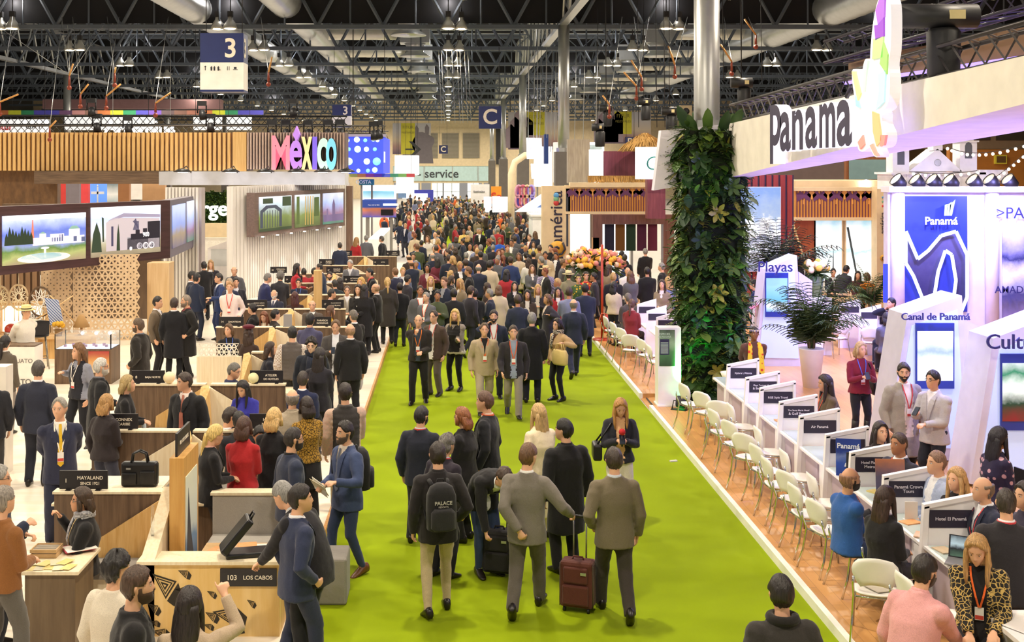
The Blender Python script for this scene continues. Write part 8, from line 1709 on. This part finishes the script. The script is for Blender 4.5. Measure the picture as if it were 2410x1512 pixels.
for i,(x,Y) in enumerate(FAR):
    k = rr.choice(KK);c = rr.choice(WC);h = rr.choice(list(HAIRS));rz = rr.choice((0,0,0,180,180,90,-90))+rr.uniform(-35,35);b = rr.choice(('1e1e24','24262e','2a2a34','3a3a44','3a4a66','6a6050'));sc = rr.uniform(.95,1.07)
    z = RF if x > 3.97 and Y < 44 else 0
    if i < NI:
        where = 'close behind the front crowd' if Y < 45 else ('halfway down the crowded aisle' if Y < 75 else 'far down the crowded aisle')
        crowd(k,x,Y,z,math.radians(rz),c,b,h,'%s-haired person in %s %s %s' % (HN[h],CN[c],face(rz),where),'people '+where,sc)
    else:       # the farthest ones together are one uncounted mass
        if k not in LOW:
            a = LIBD[k];r = person(0,0,0,'low'+k,a[0],a[1],a[2],a[3],a[4],1.7,lod=3,fem=k[0] == 'w',loc=V((0,0,-50)));L_ = []
            for ch in [r]+list(r.children):
                nm = ch.data.name.split('.')[0];L_.append(('skin' if ch is r else 'top' if nm in ('jacket','coat','sweater') else 'bot' if nm == 'trousers' else 'hair' if nm == 'hair' else None,ch.data,[v.co.copy() for v in ch.data.vertices],[tuple(p.vertices) for p in ch.data.polygons]))
            for ch in list(r.children)+[r]: bpy.data.objects.remove(ch)
            PH.pop('low'+k);LOW[k] = L_
        T = M4.Translation((x,Y,z))@M4.Rotation(math.radians(rz),4,'Z')@M4.Scale(sc,4)
        for part,me,vs_,fs_ in LOW[k]:
            m = {'skin': SKIN[0],'top': cloth(c),'bot': cloth(b),'hair': hairm(HAIRS[h])}.get(part) or (me.materials[0] if me.materials else SKIN[0])
            if m not in MATS: MATS.append(m)
            o = len(sv);sv += [tuple(T@p) for p in vs_];sf += [tuple(j+o for j in f) for f in fs_];sm += [MATS.index(m)]*len(fs_)
if sv:
    me = bpy.data.meshes.new('distant_crowd');me.from_pydata(sv,[],sf)
    for m in MATS: me.materials.append(m)
    me.polygons.foreach_set('material_index',sm);me.polygons.foreach_set('use_smooth',[True]*len(sf));link('distant_crowd',me,label='packed mass of visitors at the far end of the green aisle',cat='crowd',kind='stuff')
print('PEOPLE',len([o for o in bpy.data.objects if o.get('category') == 'person']),'FAR',len(FAR),NI)
# ---------------------------------------------------------------- bags, cases, phones and papers carried by people
BKB = cloth('1e1d1f',.8)
def backpack(who,lb,off=(0,-.2,.3),rz=0,both=True,logo=None,w_=.32):
    q = PH[who];s = q['s'];t = thing('backpack',lb,'backpack',q['root'].location,q['rz']);c,R = q['sp'](off[2]);c = (c+R@V((off[0],off[1],0)))*s
    mb = MB();M_ = M4.Translation(c)@M4.Rotation(rz,4,'Z')
    mb.M = M_;mb.rings([[(w_/2*k*abs(math.cos(a))**.6*(1 if math.cos(a) > 0 else -1),-.02+d*.1*abs(math.sin(a))**.7*(1 if math.sin(a) > 0 else -1),z) for a in [2*PI*i/20 for i in range(20)]] for z,k,d in ((-.25,.7,.6),(-.23,.95,1),(-.05,1,1.05),(.12,.95,.95),(.2,.75,.75),(.24,.35,.4))]);mb.build('main_bag',BKB,t)
    mb = MB();mb.M = M_;mb.rings([[(w_*.4*k*abs(math.cos(a))**.6*(1 if math.cos(a) > 0 else -1),-.12+.05*math.sin(a),z) for a in [2*PI*i/16 for i in range(16)]] for z,k in ((-.22,.8),(-.2,1),(-.04,1),(.0,.7))]);mb.build('front_pocket',cloth('262527',.8),t)
    for sg in ((-1,1) if both else (1,)):
        P_ = [c+V((sg*.08,.06,.2)),c+V((sg*.1,.13,.235)),q['surf'](sg*.11,.47,.015)*s,q['surf'](sg*.125,.38,.015)*s,q['surf'](sg*.15,.24,.012)*s,c+V((sg*.15,.05,-.16))]
        mb = MB();mb.tube(P_,.022,6,ry=.008,up=Y1);mb.build('shoulder_strap',BKB,t)
    mb = MB();mb.M = M_;mb.tube([(-.04,.04,.22),(-.03,.03,.27),(.03,.03,.27),(.04,.04,.22)],.009,6);mb.build('grab_handle',BKB,t)
    if logo: mb = MB();mb.M = M_;mb.text(logo[0],(0,-.135,.06),X1,Z1,.052,.003,bold=.015);mb.text(logo[1],(0,-.135,.02),X1,Z1,.026,.003);mb.build('lettering',plain('b9b4ac',.6),t)
    return t
backpack('person walking away in black jacket and khaki trousers with a black backpack','black backpack with pale lettering worn by the khaki-trousered person',(-.02,-.24,.26),logo=('PALACE','RESORTS'))
backpack('person in blue suit holding a leaflet with black backpack on one shoulder','black backpack hung on the blue-suited person\'s shoulder',(.1,-.23,.24),-.35,False)
backpack('person with hair tied back in black beside sign eighteen','small dark bag on the back of the person with tied hair',(0,-.2,.2),0,False,w_=.22)
def suitcase(x,y,rz,co,lb,hz=.98,four=False):
    t = thing('suitcase',lb,'suitcase',(x,y,0),rz);C = cloth(co,.7);w_,d,h = .36,.22,.54
    MB().box(-w_/2,w_/2,-d/2,d/2,.05,h).build('body',C,t,bev=.035);MB().box(-w_/2+.04,w_/2-.04,-d/2-.035,-d/2+.01,.09,.3).build('front_pocket',C,t,bev=.02);MB().box(-w_/2+.05,w_/2-.05,-d/2-.028,-d/2+.01,.32,.49).build('front_pocket',C,t,bev=.018)
    mb = MB();mb.tube([(-.06,0,h-.005),(-.05,0,h+.03),(.05,0,h+.03),(.06,0,h-.005)],.011,6);mb.build('top_handle',C,t)
    mb = MB()
    for sx in (-.07,.07): mb.tube([(sx,d/2-.03,h-.02),(sx,d/2-.02,hz)],.0085,8)
    mb.build('telescopic_rod',plain('a8a8aa',.3,.8),t);mb = MB();mb.tube([(-.085,d/2-.02,hz),(.085,d/2-.02,hz)],.016,8);mb.build('pull_grip',plain('1c1c1e',.5),t)
    for sx in (-.13,.13):
        for sy in ((-.07,.07) if four else (.08,)): mb = MB();mb.tube([(sx-.012,sy,.03),(sx+.012,sy,.03)],.03,12);mb.build('wheel',plain('17171a',.5),t)
    mb = MB();mb.tube([(-w_/2,-d/2+.03,.06),(-w_/2,-d/2+.03,h-.03),(w_/2,-d/2+.03,h-.03),(w_/2,-d/2+.03,.06)],.006,5);mb.build('zip',plain('6a5f58',.4,.3),t)
    MB().box(.06,.12,-d/2-.04,-d/2-.034,.42,.45).build('tag_plate',SIL,t);return t
hb = PH['person in grey suit walking away and pulling the brown suitcase']['hands'][1]
suitcase(hb.x+.03,hb.y-.06,-.35,'5a2c22','brown four-wheeled suitcase with raised handle pulled by the grey-suited person',max(.9,hb.z),True)
qs = G(1176,1362);suitcase(qs.x,qs.y+.1,-.3,'201e1f','black wheeled suitcase with raised handle under the bending person',1.0)
def atHand(who,sg,name,lb,cat,f,dz=0,rz=0):
    q = PH[who];t = thing(name,lb,cat,q['hands'][sg]+V((0,0,dz)),q['rz']+rz);f(t);return t
def phone(t): mb = MB();mb.M = M4.Rotation(.7,4,'X');mb.box(-.037,.037,-.006,.006,-.07,.07);mb.box(-.033,.033,.006,.007,-.06,.06,1);mb.build('body',[plain('19191c',.3),plain('2c3442',.2)],t)
for who,sg,lb in (('person with long blonde hair facing us with phone and red microphone',1,'dark phone held by the long-haired blonde person on the carpet'),('person with glasses holding a dark phone beside the balding one',1,'dark phone raised by the person with glasses'),('bearded person on the phone in navy jacket and white shirt',1,'phone at the bearded person\'s ear'),('person in grey blazer and white shirt looking at a phone, facing us',1,'phone held by the grey blazer wearer'),('person in burgundy sweater, black trousers and boots looking at a phone',1,'phone held by the burgundy sweater wearer'),('person in pale grey checked suit and bow tie holding a phone',1,'phone held by the pale checked suit wearer'),('person on the phone in dark suit behind the short counter',1,'phone at the ear behind the short counter')): atHand(who,sg,'phone',lb,'phone',phone)
def mic(t): mb = MB();mb.tube([(0,0,-.12),(0,0,.02)],.012,8);mb.build('handle',plain('1a1a1c',.4),t);mb = MB();mb.ball((0,0,.07),.045,12,8);mb.build('windshield',plain('c8262c',.8),t)
atHand('person with long blonde hair facing us with phone and red microphone',-1,'microphone','red foam microphone held by the long-haired blonde person','microphone',mic,.03)
def leaf(t):
    mb = MB();mb.M = M4.Rotation(.9,4,'X')@M4.Rotation(.3,4,'Z');mb.prism([(-.12,-.09),(.12,-.09),(.12,.09),(-.12,.09)],(0,0,.01),X1,Y1,.004);mb.build('cover',MAGS[4],t)
    mb = MB();mb.M = M4.Rotation(1.15,4,'X')@M4.Rotation(.3,4,'Z');mb.prism([(-.12,-.09),(.12,-.09),(.12,.09),(-.12,.09)],(0,0,.016),X1,Y1,.004);mb.build('inner_page',plain('e8e6de',.6),t)
atHand('person in blue suit holding a leaflet with black backpack on one shoulder',1,'leaflet','green and white leaflet in the blue-suited person\'s hands','leaflet',leaf)
def papers(t): mb = MB();mb.M = M4.Rotation(1.0,4,'X');mb.box(-.1,.1,-.13,.13,0,.005);mb.build('sheet',plain('f1eeee',.6),t)
atHand('person with long dark hair in olive top looking at papers behind the counter',1,'paper_sheet','white sheet read by the person in the olive top','paper',papers)
def folder(t): MB().box(-.15,.17,.0,.02,-.1,.2).build('cover',plain('17171c',.4),t)
atHand('person with long dark hair in floral dress holding a black folder',1,'folder','black folder held against the floral dress','folder',folder)
def brief(t):
    MB().box(-.06,.06,-.2,.2,-.36,-.06).build('body',LEA,t,bev=.025);mb = MB();mb.tube([(0,-.07,-.07),(0,-.05,0),(0,.05,0),(0,.07,-.07)],.011,6);mb.build('handle',LEA,t)
atHand('person in long black overcoat with grey hair carrying a black briefcase',-1,'briefcase','black briefcase carried by the grey-haired overcoat wearer','bag',brief)
def tote(co,w_=.4,h=.3):
    def f(t):
        mb = MB();mb.rings([[(w_/2*k*abs(math.cos(a))**.7*(1 if math.cos(a) > 0 else -1),.08*k*math.sin(a),z) for a in [2*PI*i/18 for i in range(18)]] for z,k in ((-h-.1,.8),(-h-.06,1),(-h*.6,1.05),(-.12,.85),(-.1,.8))]);mb.build('body',cloth(co,.7),t)
        for y in (-.04,.04): mb = MB();mb.tube([(-w_*.25,y,-.12),(-w_*.15,y*.6,.02),(w_*.15,y*.6,.02),(w_*.25,y,-.12)],.011,6);mb.build('handle',cloth(co,.7),t)
    return f
atHand('person in tan jacket with dark bob and big cream handbag',-1,'handbag','large cream-yellow handbag on the tan jacket wearer\'s arm','bag',tote('d9bf7c',.42,.3),-.05)
def slung(who,x,y,z,co,lb,size=(.3,.22)):
    q = PH[who];t = thing('shoulder_bag',lb,'bag',q['root'].location,q['rz']);s = q['s'];mb = MB();mb.box(x-size[0]/2*.4,x+size[0]/2*.4,y-size[0]/2,y+size[0]/2,z-size[1],z);mb.build('body',plain(co,.45),t,bev=.03)
    sg = 1 if x > 0 else -1;mb = MB();mb.tube([V((x,y-.1,z)),q['surf'](sg*.13,.46,.02)*s+V((0,-.06,.02)),q['surf'](sg*.12,.48,.02)*s,V((x,y+.1,z))],.012,6);mb.build('strap',plain(co,.45),t)
slung('person with long blonde hair facing us with phone and red microphone',.3,0,1.05,'17161a','black shoulder bag hung beside the long-haired blonde person')
slung('person in burgundy sweater, black trousers and boots looking at a phone',-.27,-.05,1.0,'1a1a22','black shoulder bag beside the burgundy sweater')
slung('person in leopard-print top and black skirt beside the bald blazer wearer',-.25,0,.95,'1a191b','black bag at the leopard-print wearer\'s hip',(.26,.2))
flat('paper_scrap',G(1585,1087).x,G(1585,1087).y,0,.12,.05,.3,plain('d8d4cc',.6),'crumpled paper scrap lying on the green carpet','litter',.02)
t = thing('beret','dark red beret on the curly-haired seated person','hat',PH['seated person with dark curly hair and dark red beret']['root'].matrix_basis@(PH['seated person with dark curly hair and dark red beret']['hc'])+V((0,0,.07)));mb = MB();mb.ball((0,0,.03),.13,16,8,d=(1,1,.38));mb.build('crown',cloth('5a1224',.9),t)
MB().box(-.22,.22,-.14,.14,0,.5).build('floor_backpack',plain('22243a',.7),None,(9.35,30.3,RF),bev=.06,label='dark blue bag standing on the floor beyond the areca palm',cat='bag')
bpy.data.scenes.remove(TMP)
